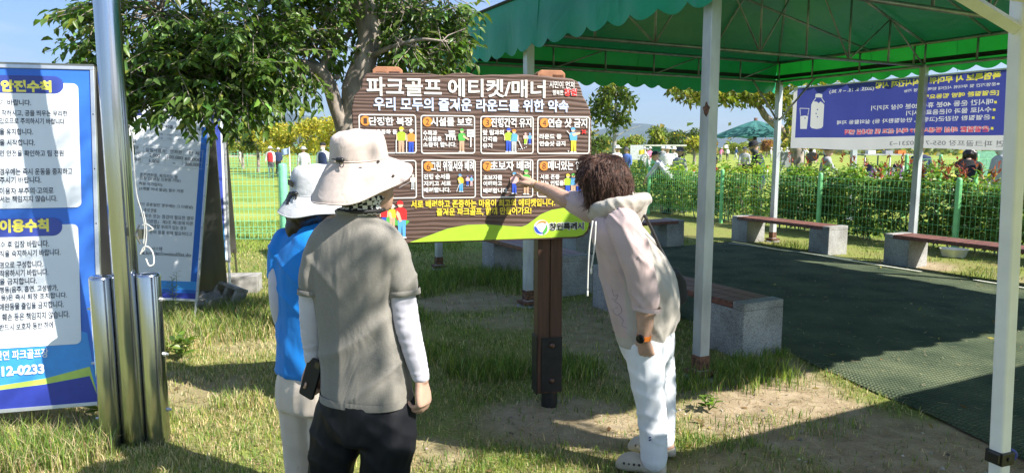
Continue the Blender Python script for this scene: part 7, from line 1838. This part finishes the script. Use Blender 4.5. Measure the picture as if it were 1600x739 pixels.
X = (959 - 800) / FPX * 26; mb = MB(); mb.tube([(X, 26, -.1), (X - .02, 26, 1.2), (X, 26, 2.2), (X + .02, 26, 3.2), (X, 26, 4.1)], [.10, .085, .07, .045, .012], 10, smooth=3)
for a in range(9):
    z = 2.0 + a * .22; d = Vector((math.cos(a * 2.4), math.sin(a * 2.4), .55)); mb.tube([(X, 26, z), Vector((X, 26, z)) + d * .5, Vector((X, 26, z)) + d * .95 + Vector((0, 0, -.1))], [.025, .016, .005], 6, smooth=3)
mb.build('trunk', pm('pale_bark', (0.36, 0.34, 0.31), rough=.9, bump=.4, bscale=30), [o for o in COL.objects if o.name.startswith('young_tree')][0], smooth=True)
for i, (px, Y, yt, yb, hw, bc, lab) in enumerate([(1068, 95, 197, 236, 28, G3, 'large dark green round tree in the distance left of the galvanised post'), (1035, 98, 202, 236, 24, G3, 'dark green tree left of the large round far tree'), (1021, 80, 203, 238, 16, G2, 'light green tree in front of the far dark pair'), (985, 90, 210, 236, 22, G2, 'low green tree behind the net screen'), (930, 70, 205, 238, 22, G3, 'dark bushy tree beside the right edge of the sign'), (1085, 70, 216, 238, 16, YG, 'yellow green tree touching the left side of the galvanised post'), (1150, 130, 222, 235, 18, G2, 'low far tree right of the galvanised post'), (1198, 120, 221, 235, 12, (.35, .17, .06), 'small orange autumn tree far behind the man reading his phone'), (1217, 125, 223, 236, 12, YG, 'small yellow tree beside the orange autumn tree'), (1105, 120, 221, 236, 16, (.30, .16, .05), 'rusty brown tree behind the galvanised post')]):
    far_tree('far_tree', lab, px, Y, yt, yb, hw, bc, 1500, .42 if Y > 75 else .34, True, .08, (.4, .3, .03), 9, .2, 50 + i, 'trees along the far edge of the course', .16)
# low growth closing the horizon
P0 = np.stack([rng.uniform(-260, 300, 9000), rng.uniform(150, 230, 9000), np.abs(rng.normal(0, 1.1, 9000)) * (0.6 + 1.2 * rng.random(9000))], 1)
hv = vnoise(P0[:, 0] / 9, P0[:, 1] / 40, 5); P0[:, 2] *= .4 + 1.5 * hv
Lr = rng.uniform(1.0, 2.2, 9000); v, f, c = leaf_mesh(P0, unit(rng.normal(size=P0.shape)), unit(rng.normal(size=P0.shape) + np.array([0, -.6, .8])), Lr, Lr * .8, leaf_cols(9000, (.11, .14, .04), .3, .15, (.34, .24, .06)), .2, .1, True)
tag(np_mesh('far_undergrowth', v, f, c, LEAFY), 'low band of scrub and reeds along the horizon', kind='stuff')
# zelkova leaning behind the canopy, its crown under the far valance
zt = thing('zelkova_tree', 'spreading yellow green tree with a leaning forked trunk seen under the canopy edge', 'tree', (at(1245, 240, 17.5).x, 17.5, 0))
def Z_(x, y, dy=0.0): return at(x, y, 17.5 + dy)
b0_ = Vector((zt.location.x, 17.5, -.1)); mb = MB(); mb.tube([b0_, Z_(1246, 250), Z_(1243, 232), Z_(1230, 212), Z_(1212, 196), Z_(1196, 182), Z_(1185, 166), Z_(1160, 155), Z_(1120, 146)], [.17, .15, .14, .11, .095, .085, .07, .04, .015], 12, smooth=4)
for q in ([(1243, 232), (1252, 205), (1258, 175), (1270, 140)], [(1212, 196), (1214, 172), (1205, 150), (1190, 128)], [(1185, 166), (1176, 150), (1150, 130), (1120, 120)], [(1230, 212), (1240, 180), (1230, 145)]): mb.tube([Z_(*p) for p in q], [.08, .055, .035, .012][:len(q)], 8, smooth=4)
mb.build('trunk', M_BARK, zt, smooth=True)
zp = []
for (px, py, rx, ry, n_) in ((1065, 140, 26, 14, 300), (1110, 145, 34, 16, 420), (1150, 150, 36, 18, 420), (1190, 145, 34, 22, 520), (1225, 155, 26, 30, 420), (1090, 155, 34, 10, 200), (1240, 185, 14, 28, 200), (1265, 210, 20, 22, 160), (1150, 110, 90, 25, 900), (1230, 110, 60, 30, 600), (1232, 215, 12, 18, 80), (1290, 130, 50, 30, 300)):
    u = unit(rng.normal(size=(n_, 3))) * (rng.random((n_, 1)) ** .45)
    for k in range(n_): zp.append(tuple(Z_(px + u[k, 0] * rx, py + u[k, 2] * ry, u[k, 1] * 1.2)))
zp = np.array(zp); L = rng.normal(.15, .03, len(zp)).clip(.07, .24); v, f, c = leaf_mesh(zp, unit(rng.normal(size=zp.shape) + np.array([0, 0, -.3])), unit(rng.normal(size=zp.shape) * .6 + np.array([0, 0, .9])), L, L * .45, leaf_cols(len(zp), (.19, .22, .04), .3, .12, (.38, .30, .05)), .2, .15, True); np_mesh('crown', v, f, c, LEAFY, zt)

# ---------------------------------------------------------------- grass
def blades(X, Y, h, w, lean_, col, parent=None, name='grass', label=''):
    n = len(X); Z = height_at(X, Y) - .004; az = rng.uniform(0, 2 * np.pi, n); dx, dy = np.cos(az), np.sin(az); P = np.stack([X, Y, Z], 1)
    az2 = rng.uniform(0, 2 * np.pi, n); side = np.stack([np.cos(az2), np.sin(az2), 0 * az], 1) * (w / 2)[:, None]
    d1 = np.stack([dx * lean_ * .35, dy * lean_ * .35, np.sqrt(np.clip(1 - (lean_ * .35) ** 2, .05, 1))], 1); d2 = np.stack([dx * lean_, dy * lean_, np.sqrt(np.clip(1 - lean_ ** 2, .0, 1)) - .15 * lean_], 1)
    m1 = P + d1 * (h * .55)[:, None]; tp_ = m1 + d2 * (h * .5)[:, None]; tp_[:, 2] = np.maximum(tp_[:, 2], Z + .003)
    V_ = np.stack([P - side, P + side, m1 - side * .75, m1 + side * .75, tp_], 1).reshape(-1, 3); i = np.arange(n)[:, None] * 5
    return V_, [i + np.array([0, 1, 3, 2]), i + np.array([2, 3, 4])], np.repeat(col, 5, 0)
TUFT = [(-.15, 4.95, .42, .30, 1.0, .20), (.45, 4.95, .35, .30, .9, .18), (-.75, 5.3, .5, .4, .7, .16), (1.0, 5.1, .25, .35, .8, .16), (1.5, 4.75, .35, .35, 1.0, .20), (1.85, 4.85, .25, .35, .9, .22), (1.25, 4.6, .2, .2, .9, .18), (-2.6, 3.55, .55, .28, 1.0, .24), (-2.2, 3.9, .2, .2, .9, .24), (-1.75, 4.3, .25, .2, .5, .15), (-3.1, 5.6, .5, .6, 1.0, .28), (-2.6, 6.4, .7, .9, 1.0, .24), (-1.4, 6.6, .7, .7, .9, .18), (-.5, 8.6, .7, .6, 1.0, .22), (-1.1, 8.0, .5, .8, .9, .2), (0.1, 8.0, .4, .5, .8, .2), (1.6, 3.95, .55, .22, .5, .09), (1.05, 3.65, .4, .15, .6, .10), (3.9, 10.9, .5, .5, .9, .16), (4.6, 11.4, .6, .6, .8, .16), (6.2, 8.9, .5, .5, .5, .12), (2.3, 12.2, .9, .5, 1.0, .18), (1.2, 9.5, .9, .8, .8, .16), (1.72, 5.12, .14, .12, .9, .16), (2.05, 5.35, .12, .1, .8, .14), (-.1, 3.4, .5, .25, .5, .07)]
Nc = 480000; yy = 2.3 + (12.2 - 2.3) * rng.random(Nc) ** 1.25; xx = (rng.random(Nc) * 2 - 1) * (yy * .80 + .25)
dt = dirt_at(xx, yy); tv_, ty_ = to_tent(xx, yy)
tl = np.zeros(Nc); th_ = np.zeros(Nc)
for (cx, cy_, rx, ry, s_q, hq) in TUFT:
    r_ = np.sqrt(((xx - cx) / rx) ** 2 + ((yy - cy_) / ry) ** 2) + (fbm(xx * 4, yy * 4, 41) - .5) * .9; k = s_q * (1 - sstep(.5, 1.1, r_)); th_ = np.where(k > tl, hq, th_); tl = np.maximum(tl, k)
patch = sstep(.40, .62, fbm(xx * 2.3, yy * 2.3, 55))
fine = sstep(.30, .62, fbm(xx * 8, yy * 8, 57, 3))
dens = np.clip(.16 + .62 * patch * (.3 + .7 * fine), 0, 1) * (1 - .94 * dt) + tl * (1 - .45 * dt)
dens = np.where((xx < -1.0), dens + .25 * (1 - dt), dens)
on_mat = (tv_ > mat_left(ty_) - .03 + .10 * (fbm(xx * 5, yy * 5, 91) - .4)) & (tv_ < 5.66) & (ty_ < 5.2) & (ty_ > -3.3); dens = np.where(on_mat, 0, dens)
dens = np.where((tv_ > 5.6) & (ty_ < 5.3), dens * .5, dens)
keep = rng.random(Nc) < dens * np.clip(1.25 - .055 * yy, .35, 1.0)
xx, yy, tl, th_, dt, patch = xx[keep], yy[keep], tl[keep], th_[keep], dt[keep], patch[keep]; n = len(xx)
sunny = sstep(-1.0, -1.8, xx) * (yy < 7)
dry = rng.random(n) < np.clip(.36 - .33 * tl + .30 * sunny, .04, .85)
h = np.where(tl > .25, th_ * .78 * rng.uniform(.3, 1.1, n), rng.uniform(.018, .065, n)) * np.where(dry, .85, 1); w = rng.uniform(.0028, .0062, n) * np.clip(.7 + yy * .10, .9, 1.8); le = np.clip(np.where(dry, rng.uniform(.4, 1.0, n), rng.uniform(.2, .97, n)), 0, .98)
cg = leaf_cols(n, (.13, .225, .042), .3); cl = leaf_cols(n, (.27, .33, .06), .25); cgm = np.where((rng.random(n) < .35)[:, None], cl, cg); cd = leaf_cols(n, (.60, .50, .28), .25)
v, f, c = blades(xx[~dry], yy[~dry], h[~dry], w[~dry], le[~dry], cgm[~dry]); tag(np_mesh('grass', v, f, c, GRASSM), 'patchy green grass on the trodden ground', kind='stuff')
v, f, c = blades(xx[dry], yy[dry], h[dry] * 1.1, w[dry] * .8, le[dry], cd[dry]); tag(np_mesh('dry_grass', v, f, c, GRASSM), 'dry straw coloured grass among the green', kind='stuff')
# strewn clippings lying flat
Ns = 32000; yy = 2.4 + 6.5 * rng.random(Ns) ** 1.3; xx = (rng.random(Ns) * 2 - 1) * (yy * .78 + .2); tv_, ty_ = to_tent(xx, yy); ok = ~((tv_ > mat_left(ty_)) & (ty_ > -3.3)); ok &= rng.random(Ns) < .35 + .6 * fbm(xx * 1.7, yy * 1.7, 77); xx, yy = xx[ok], yy[ok]; n = len(xx)
a = rng.uniform(0, 6.28, n); Lq = rng.uniform(.02, .09, n); z = height_at(xx, yy) + rng.uniform(.002, .012, n); p = np.stack([xx, yy, z], 1); d = np.stack([np.cos(a), np.sin(a), rng.normal(0, .10, n)], 1) * Lq[:, None]; s_ = np.stack([-np.sin(a), np.cos(a), 0 * a], 1) * .0016
v = np.stack([p - s_, p + s_, p + d + s_, p + d - s_], 1).reshape(-1, 3); i = np.arange(n)[:, None] * 4; c = np.repeat(leaf_cols(n, (.36, .29, .16), .3), 4, 0)
tag(np_mesh('straw_litter', v, i + np.array([0, 1, 2, 3]), c, GRASSM), 'dead grass clippings strewn over the earth', kind='stuff')
Ns = 1500; ty_ = rng.uniform(-2.9, 5, Ns); tv_ = rng.uniform(.7, 5.5, Ns); a = rng.uniform(0, 6.28, Ns); Lq = rng.uniform(.01, .06, Ns); p = np.array(tuple(TENT_O))[None] + tv_[:, None] * np.array(tuple(TV)) + ty_[:, None] * np.array(tuple(TY)) + np.array([0, 0, .038]); d = np.stack([np.cos(a), np.sin(a), .04 + 0 * a], 1) * Lq[:, None]; s_ = np.stack([-np.sin(a), np.cos(a), 0 * a], 1) * .0022
v = np.stack([p - s_, p + s_, p + d + s_, p + d - s_], 1).reshape(-1, 3); i = np.arange(Ns)[:, None] * 4
tag(np_mesh('mat_litter', v, i + np.array([0, 1, 2, 3]), np.repeat(leaf_cols(Ns, (.42, .36, .22), .3), 4, 0), GRASSM), 'bits of straw and leaf blown over the green mat', kind='stuff')
# pebbles and fallen leaves
Nb = 2600; yy = 2.4 + 5.5 * rng.random(Nb) ** 1.3; xx = (rng.random(Nb) * 2 - 1) * (yy * .78 + .2); ok = rng.random(Nb) < .15 + .85 * dirt_at(xx, yy); tv_, ty_ = to_tent(xx, yy); ok &= ~((tv_ > mat_left(ty_)) & (ty_ > -3.3)); xx, yy = xx[ok], yy[ok]; n = len(xx)
oct_ = np.array([[1, 0, 0], [0, 1, 0], [-1, 0, 0], [0, -1, 0], [0, 0, .8], [0, 0, -.5]]); r_ = (rng.random(n) ** 3 * .012 + .0025)[:, None, None]
v = np.stack([xx, yy, height_at(xx, yy) + .001], 1)[:, None, :] + oct_[None] * r_ * rng.uniform(.6, 1.4, (n, 6, 1)); i = np.arange(n)[:, None] * 6
f = np.concatenate([i + np.array(t) for t in ([0, 1, 4], [1, 2, 4], [2, 3, 4], [3, 0, 4], [1, 0, 5], [2, 1, 5], [3, 2, 5], [0, 3, 5])], 0)
tag(np_mesh('pebbles', v.reshape(-1, 3), f, np.repeat(leaf_cols(n, (.36, .32, .27), .35), 6, 0), leafm('pebble', 0.0, .9)), 'small pebbles and crumbs of earth scattered on the bare patches', kind='stuff')
Nb = 900; yy = 2.4 + 8.5 * rng.random(Nb) ** 1.2; xx = (rng.random(Nb) * 2 - 1) * (yy * .78 + .2); tv_, ty_ = to_tent(xx, yy); om = (tv_ > mat_left(ty_)) & (tv_ < 5.6) & (ty_ > -3.3) & (ty_ < 5.2); ok = rng.random(Nb) < np.where(om, .35, .6); xx, yy, om = xx[ok], yy[ok], om[ok]; n = len(xx)
P0 = np.stack([xx, yy, np.where(om, .036, height_at(xx, yy) + .006)], 1); D = unit(np.stack([rng.normal(size=n), rng.normal(size=n), rng.normal(size=n) * .18], 1)); Nn = unit(rng.normal(size=(n, 3)) * .25 + np.array([0, 0, 1.])); L = rng.normal(.05, .016, n).clip(.015, .08)
v, f, c = leaf_mesh(P0, D, Nn, L, L * .42, leaf_cols(n, (.26, .17, .08), .4, .25, (.42, .36, .10)), .18, -.06, True); tag(np_mesh('fallen_leaves', v, f, c, LEAF), 'scattered dry fallen leaves', kind='stuff')
# lawn blades up to the fences
Nl = 60000; yy = 7.5 + 8 * rng.random(Nl) ** 1.2; xx = (rng.random(Nl) * 2 - 1) * yy * .78; k = (lawn_at(xx, yy) > .25) & ((xx < -.8) | (to_tent(xx, yy)[0] > 8.3)); xx, yy = xx[k], yy[k]; n = len(xx)
v, f, c = blades(xx, yy, rng.uniform(.03, .10, n), rng.uniform(.008, .014, n), rng.uniform(.2, .8, n), leaf_cols(n, (.20, .27, .045), .25)); tag(np_mesh('lawn_grass', v, f, c, GRASSM), 'bright mown lawn grass at the edge of the course', kind='stuff')
# broad leaved weeds by the steel pole and a feathery weed behind it
def weed(px, py, h, n_, Lm, label, feather=False):
    p = gnd(px, py); t = thing('weed', label, 'weed', (p.x, p.y, 0)); mb = MB(); Pq, Dq = [], []; r_ = random.Random(px)
    for k in range(5 if not feather else 2):
        a = r_.uniform(0, 6.28); e = p + Vector((math.cos(a) * .06, math.sin(a) * .05, h * r_.uniform(.7, 1.0))); mb.tube([p, p.lerp(e, .5) + Vector((.01, 0, 0)), e], [.004, .003, .0012], 5, smooth=3)
        for j in range(n_):
            q = p.lerp(e, .2 + .8 * j / n_); b_ = a + j * 2.4; Pq.append(tuple(q)); Dq.append((math.cos(b_), math.sin(b_), .45))
    mb.build('stem', pm('weed_stem', (.14, .2, .05)), t, smooth=True); Pq, Dq = np.array(Pq), np.array(Dq); L = rng.normal(Lm, Lm * .2, len(Pq)); v, f, c = leaf_mesh(Pq, Dq, unit(rng.normal(size=Pq.shape) * .3 + np.array([0, 0, 1.])), L, L * (.4 if not feather else .18), leaf_cols(len(Pq), (.15, .24, .04) if not feather else (.16, .22, .12), .2), .2, .2); np_mesh('leaves', v, f, c, LEAF, t)
weed(160, 655, .34, 7, .10, 'broad leaved green weed between the blue board and the steel pole'); weed(270, 505, .55, 40, .055, 'feathery grey green weed in front of the fee board', True); weed(284, 560, .2, 6, .11, 'broad leaved weed right of the steel stub tube')
weed(1108, 640, .10, 5, .06, 'small leafy weed near the foot of the pointing woman')
weed(318, 440, .4, 14, .035, 'small yellow green weed beside the edge of the fee board', True)
# ================================================================ THINGS OUT ON THE COURSE
M_TEAL = pm('teal_parasol_cloth', (0.055, 0.21, 0.20), rough=.7, trans=.2)
M_BRPOST = pm('brown_wood_post', (0.13, 0.075, 0.05), rough=.7)
def parasol(px, Y, yap, yrim, half, label, postm, braces):
    X = (px - 800) / FPX * Y * CP; t = thing('parasol', label, 'parasol', (X, Y, 0)); za = at(px, yap, Y).z; zr = at(px, yrim, Y).z; R_ = half / FPX * Y; n = 8; mb = MB(); vs_ = [(X, Y, za)]; K = 6
    for j in range(1, K + 1):
        for k in range(n * 4):
            a = 2 * math.pi * k / (n * 4) + .2; q = j / K; edge = abs(math.cos(a * n / 2 - .2 * n / 2)) ; rr_ = R_ * q * (.955 + .045 * edge); z = za + (zr - za) * (q ** 1.15) - (1 - edge) * .05 * q
            vs_.append((X + rr_ * math.cos(a), Y + rr_ * math.sin(a), z))
    m_ = n * 4; fs = [(0, 1 + k, 1 + (k + 1) % m_) for k in range(m_)] + [(1 + (j - 1) * m_ + k, 1 + j * m_ + k, 1 + j * m_ + (k + 1) % m_, 1 + (j - 1) * m_ + (k + 1) % m_) for j in range(1, K) for k in range(m_)]
    mb.add(vs_, fs); mb.build('canopy', M_TEAL, t, smooth=False)
    mb = MB(); mb.tube([(X, Y, -.05), (X, Y, za + .06)], .05, 10); mb.build('pole', postm, t, smooth=True)
    mb = MB()
    for k in range(n):
        a = 2 * math.pi * k / n + .2; mb.tube([(X, Y, za - .06), (X + R_ * .97 * math.cos(a), Y + R_ * .97 * math.sin(a), zr - .02)], .012, 5)
        if braces: mb.tube([(X, Y, zr - .35), (X + R_ * .5 * math.cos(a), Y + R_ * .5 * math.sin(a), zr + (za - zr) * .45)], .014, 5)
    mb.build('ribs', postm, t, smooth=True); return t
parasol(1179, 19.5, 188, 213.5, 68, 'wide teal parasol behind the galvanised post with its rim near the reading man', M_BRPOST, False)
parasol(1267, 21, 194, 213, 52, 'second teal parasol on a brown post with slanting braces, mostly hidden by the banner', M_BRPOST, True)
def boxthing(name, label, cat, px0, px1, Y, y0, y1, depth, mat, legs=0, legmat=None):
    a, b_ = at(px0, y0, Y), at(px1, y1, Y); t = thing(name, label, cat, ((a.x + b_.x) / 2, Y, 0)); mb = MB(); mb.box(((a.x + b_.x) / 2, Y + depth / 2, (a.z + b_.z) / 2), (abs(b_.x - a.x), depth, abs(a.z - b_.z))); mb.build('panel', mat, t, bevel=.01)
    if legs:
        for x in (a.x + .03, b_.x - .03): mb = MB(); mb.tube([(x, Y + depth / 2, -.05), (x, Y + depth / 2, min(a.z, b_.z) + .05)], .03, 8); mb.build('leg', legmat or M_GALV, t, smooth=True)
    return t
boxthing('panel_board', 'plain grey metal panel on legs behind the leaning tree', 'panel', 1221, 1243, 18.6, 238, 262, .06, pm('grey_panel', (0.30, 0.32, 0.34), rough=.5), 1)
boxthing('net_screen', 'pale grey wire net screen beyond the young tree', 'screen', 985, 1005, 45, 227, 250, .08, pm('net_grey', (0.55, 0.58, 0.58), rough=.7), 1)
# chair back: rounded black seat seen from behind
X0 = at(1269, 256, 18.2); ch = thing('chair', 'black chair with a rounded backrest beside the grey panel', 'chair', (X0.x, 18.2, 0)); mb = MB(); mb.prism([X0 + Vector((a, 0, b_)) for a, b_ in disc(0, .18, .17, 18, .12)], Vector((0, .05, 0))); mb.build('backrest', M_BLACK, ch, bevel=.01)
mb = MB(); mb.box(X0 + Vector((0, .22, -.22)), (.42, .42, .05)); mb.build('seat', M_BLACK, ch, bevel=.01)
for a in (-.17, .17):
    for b_ in (.04, .40): mb = MB(); mb.tube([X0 + Vector((a, b_, -.2)), Vector((X0.x + a, 18.2 + b_, 0))], .014, 6); mb.build('leg', M_TRUSS, ch, smooth=True)
    
# dark green shelter with open mouth
Y = 56; a, b_ = at(1008, 229, Y), at(1066, 256, Y); t = thing('shelter', 'low dark green course shelter with a flat pale roof and open side', 'shelter', (a.x, Y, 0))
mb = MB(); z1 = a.z; w_ = b_.x - a.x
mb.box((a.x + w_ * .33, Y + .05, z1 * .5), (w_ * .66, .1, z1)); mb.box((a.x + w_ * .5, Y + 3, z1 * .5), (w_, .1, z1)); mb.box((a.x + .05, Y + 1.55, z1 * .5), (.1, 2.85, z1)); mb.build('wall', pm('shelter_green', (0.03, 0.16, 0.10), rough=.7), t)
mb = MB(); mb.box((a.x + w_ * .52, Y + 1.5, z1 + .07), (w_ * 1.12, 3.6, .12)); mb.build('roof', pm('shelter_roof', (0.55, 0.55, 0.5), rough=.7), t)
for k in (.72, .98): mb = MB(); mb.box((a.x + w_ * k, Y + .1, z1 * .5), (.12, .12, z1 - .01)); mb.build('post', pm('shelter_post', (.35, .33, .25)), t)
# bag rack and table under the banner
Y = 21; a, b_ = at(1352, 243, Y), at(1428, 275, Y); t = thing('rack', 'long metal rack loaded with golf bags below the banner', 'rack', ((a.x + b_.x) / 2, Y, 0)); mb = MB()
for x in (a.x, (a.x + b_.x) / 2, b_.x):
    for y in (Y, Y + .7): mb.tube([(x, y, 0), (x, y, a.z + .05)], .022, 7)
mb.build('uprights', M_TRUSS, t, smooth=True); mb = MB(); mb.box(((a.x + b_.x) / 2, Y + .35, a.z + .02), (b_.x - a.x + .1, .8, .04)); mb.build('top_board', pm('rack_board', (.42, .43, .42)), t); mb = MB(); mb.box(((a.x + b_.x) / 2, Y + .35, .72), (b_.x - a.x, .72, .04)); mb.build('shelf', pm('rack_board', (.42, .43, .42)), t)
bagc = ['red', 'navy', 'purple', 'white', 'black', 'orange', 'grey', 'red', 'lightgrey', 'navy', 'purple', 'white', 'black']
bl = {'red': 'red', 'navy': 'navy blue', 'purple': 'purple', 'white': 'white', 'black': 'black', 'orange': 'orange', 'grey': 'grey', 'lightgrey': 'pale grey'}
for k, nm in enumerate(bagc):
    x = a.x + .12 + k * (b_.x - a.x - .2) / 12; hh = .30 + .10 * ((k * 7) % 4) / 3; g = thing('bag', 'small %s bag on the rack below the banner, %s from the left end' % (bl[nm], ['first', 'second', 'third', 'fourth', 'fifth', 'sixth', 'seventh', 'eighth', 'ninth', 'tenth', 'eleventh', 'twelfth', 'last'][k]), 'bag', (x, Y + .3, .742), 0, 'bags on the rack'); mb = MB()
    mb.loft([rr2 for rr2 in [ell((x, Y + .3, .742 + z * hh), (q * .055, 0, 0), (0, q * .10, 0), 12, 3) for z, q in ((0, .9), (.1, 1.05), (.6, 1.1), (.9, .95), (1.0, .6))]]); mb.build('body', C(nm), g, smooth=True, auto=R(50)); mb = MB(); mb.tube([(x - .03, Y + .3, .742 + hh), (x - .02, Y + .3, .80 + hh), (x + .02, Y + .3, .80 + hh), (x + .03, Y + .3, .742 + hh)], .008, 5, smooth=3); mb.build('handle', M_BLACK, g, smooth=True)
for k, (xq, nm) in enumerate(((.2, 'white'), (.55, 'grey'), (.8, 'orange'))):
    x = a.x + (b_.x - a.x) * xq; g = thing('box', '%s carton lying on top of the bag rack' % {'white': 'white', 'grey': 'grey', 'orange': 'orange yellow'}[nm], 'box', (x, Y + .3, a.z + .04), 0, 'cartons on the rack'); mb = MB(); mb.box((x, Y + .3, a.z + .04 + .05), (.22, .2, .10)); mb.build('body', C(nm), g, bevel=.006); mb = MB(); mb.box((x, Y + .3, a.z + .145), (.225, .205, .012)); mb.build('lid', C(nm), g)
# posts seen under the banner
pp = at(1334, 240, 15.8); t = thing('post', 'grey metal post standing between the shrubs under the banner', 'post', (pp.x, 15.8, 0)); mb = MB(); mb.box((pp.x, 15.8, 1.1), (.11, .11, 2.3)); mb.build('shaft', M_GALV, t, bevel=.006); mb = MB(); mb.box((pp.x, 15.8, .02), (.24, .24, .03)); mb.build('base_plate', M_GALV, t)
# second low fence and mesh further out on the right
f2 = thing('wire_fence', 'second green wire fence further out behind the woman in black', 'fence', at(1469, 250, 17.0) * 1.0); f2.location.z = 0
for i, px in enumerate((1416, 1469, 1526, 1585, 1650)):
    p = at(px, 260, 16.5); p.z = 0; mb = MB(); mb.lathe(p, [(.04, -.05), (.04, 1.42), (.034, 1.45), (.012, 1.462)], 12); mb.build('fence_post', M_FENCE, f2, smooth=True, auto=R(50))
    if i < 4: q = at((1416, 1469, 1526, 1585, 1650)[i + 1], 260, 16.5); q.z = 0; mb = MB(); mesh_panel(mb, p + Vector((.05, 0, 0)), q - Vector((.05, 0, 0)), .1, 1.35, .08, .16, .0045); mb.build('wire_panel', M_FENCE, f2)
gs = thing('green_screen', 'pale green mesh windbreak far behind the man in the grey polo', 'screen', (at(1560, 240, 40).x, 40, 0)); mb = MB(); a = at(1510, 238, 40); b_ = at(1640, 238, 40); mb.box(((a.x + b_.x) / 2, 40, .75), (b_.x - a.x, .03, 1.4)); mb.build('net', pm('windbreak_net', (.25, .55, .40), rough=.7, trans=.3), gs)
for x in (a.x, (a.x + b_.x) / 2, b_.x): mb = MB(); mb.tube([(x, 39.95, 0), (x, 39.95, 1.6)], .03, 7); mb.build('post', M_FENCE, gs, smooth=True)
# far left: net fence line, flag, sign stakes
nf = thing('net_fence', 'long pale green net fence running behind the yellow trees', 'fence', (at(470, 240, 62).x, 62, 0)); a = at(300, 240, 62); b_ = at(600, 240, 62); a.z = b_.z = 0; mb = MB(); mesh_panel(mb, a, b_, .05, 1.9, .28, .25, .014); mb.build('wire_panel', M_FENCEM, nf)
for k in range(8): p = a.lerp(b_, k / 7); mb = MB(); mb.tube([p, p + UP * 2.0], .045, 7); mb.build('fence_post', M_FENCEM, nf, smooth=True)
def pin(px, Y, ytop, yb, flagc, label, fw=.5):
    p = at(px, ytop, Y); t = thing('flag', label, 'flag', (p.x, Y, 0)); mb = MB(); mb.tube([(p.x, Y, -.05), (p.x, Y, p.z)], .012, 6); mb.build('stick', P_WHITE, t, smooth=True); mb = MB(); N = 8; hgt = fw * .72
    vs_ = [(p.x - fw * i / N, Y + .04 * math.sin(i * .9), p.z - .02 - (0 if j == 0 else hgt) - .05 * i / N) for i in range(N + 1) for j in (0, 1)]; mb.add(vs_, [(2 * i, 2 * i + 1, 2 * i + 3, 2 * i + 2) for i in range(N)]); mb.build('cloth', flagc, t, smooth=True)
pin(452, 20.5, 230, 0, pm('flag_pale_blue', (.40, .50, .80), rough=.8, trans=.3), 'pale blue course flag on a white stick beyond the left fence', .24)
pin(1138, 85, 226, 0, P_WHITE, 'small white far flag left of the teal parasol', .5); pin(1112, 60, 231, 0, P_YEL, 'small yellow far flag beside the galvanised post', .4); pin(1008, 40, 233, 0, P_YEL, 'small yellow flag before the net screen', .35)
for k, px in enumerate((1085, 1122, 1200, 1285, 1297, 1540)):
    p = at(px, 250, 30 + 3 * k); t = thing('stake', 'short white course stake %s' % ['left of the galvanised post', 'right of the galvanised post', 'beyond the man reading his phone', 'right of the black chair', 'under the left corner of the banner', 'beyond the woman in black'][k], 'stake', (p.x, p.y, 0), 0, 'white stakes on the course'); mb = MB(); mb.box((p.x, p.y, .35), (.05, .05, .72)); mb.build('shaft', P_WHITE, t); mb = MB(); mb.box((p.x, p.y, .66), (.054, .054, .06)); mb.build('band', P_RED, t)
bpy.data.objects.remove(_to); bpy.data.curves.remove(_tc)
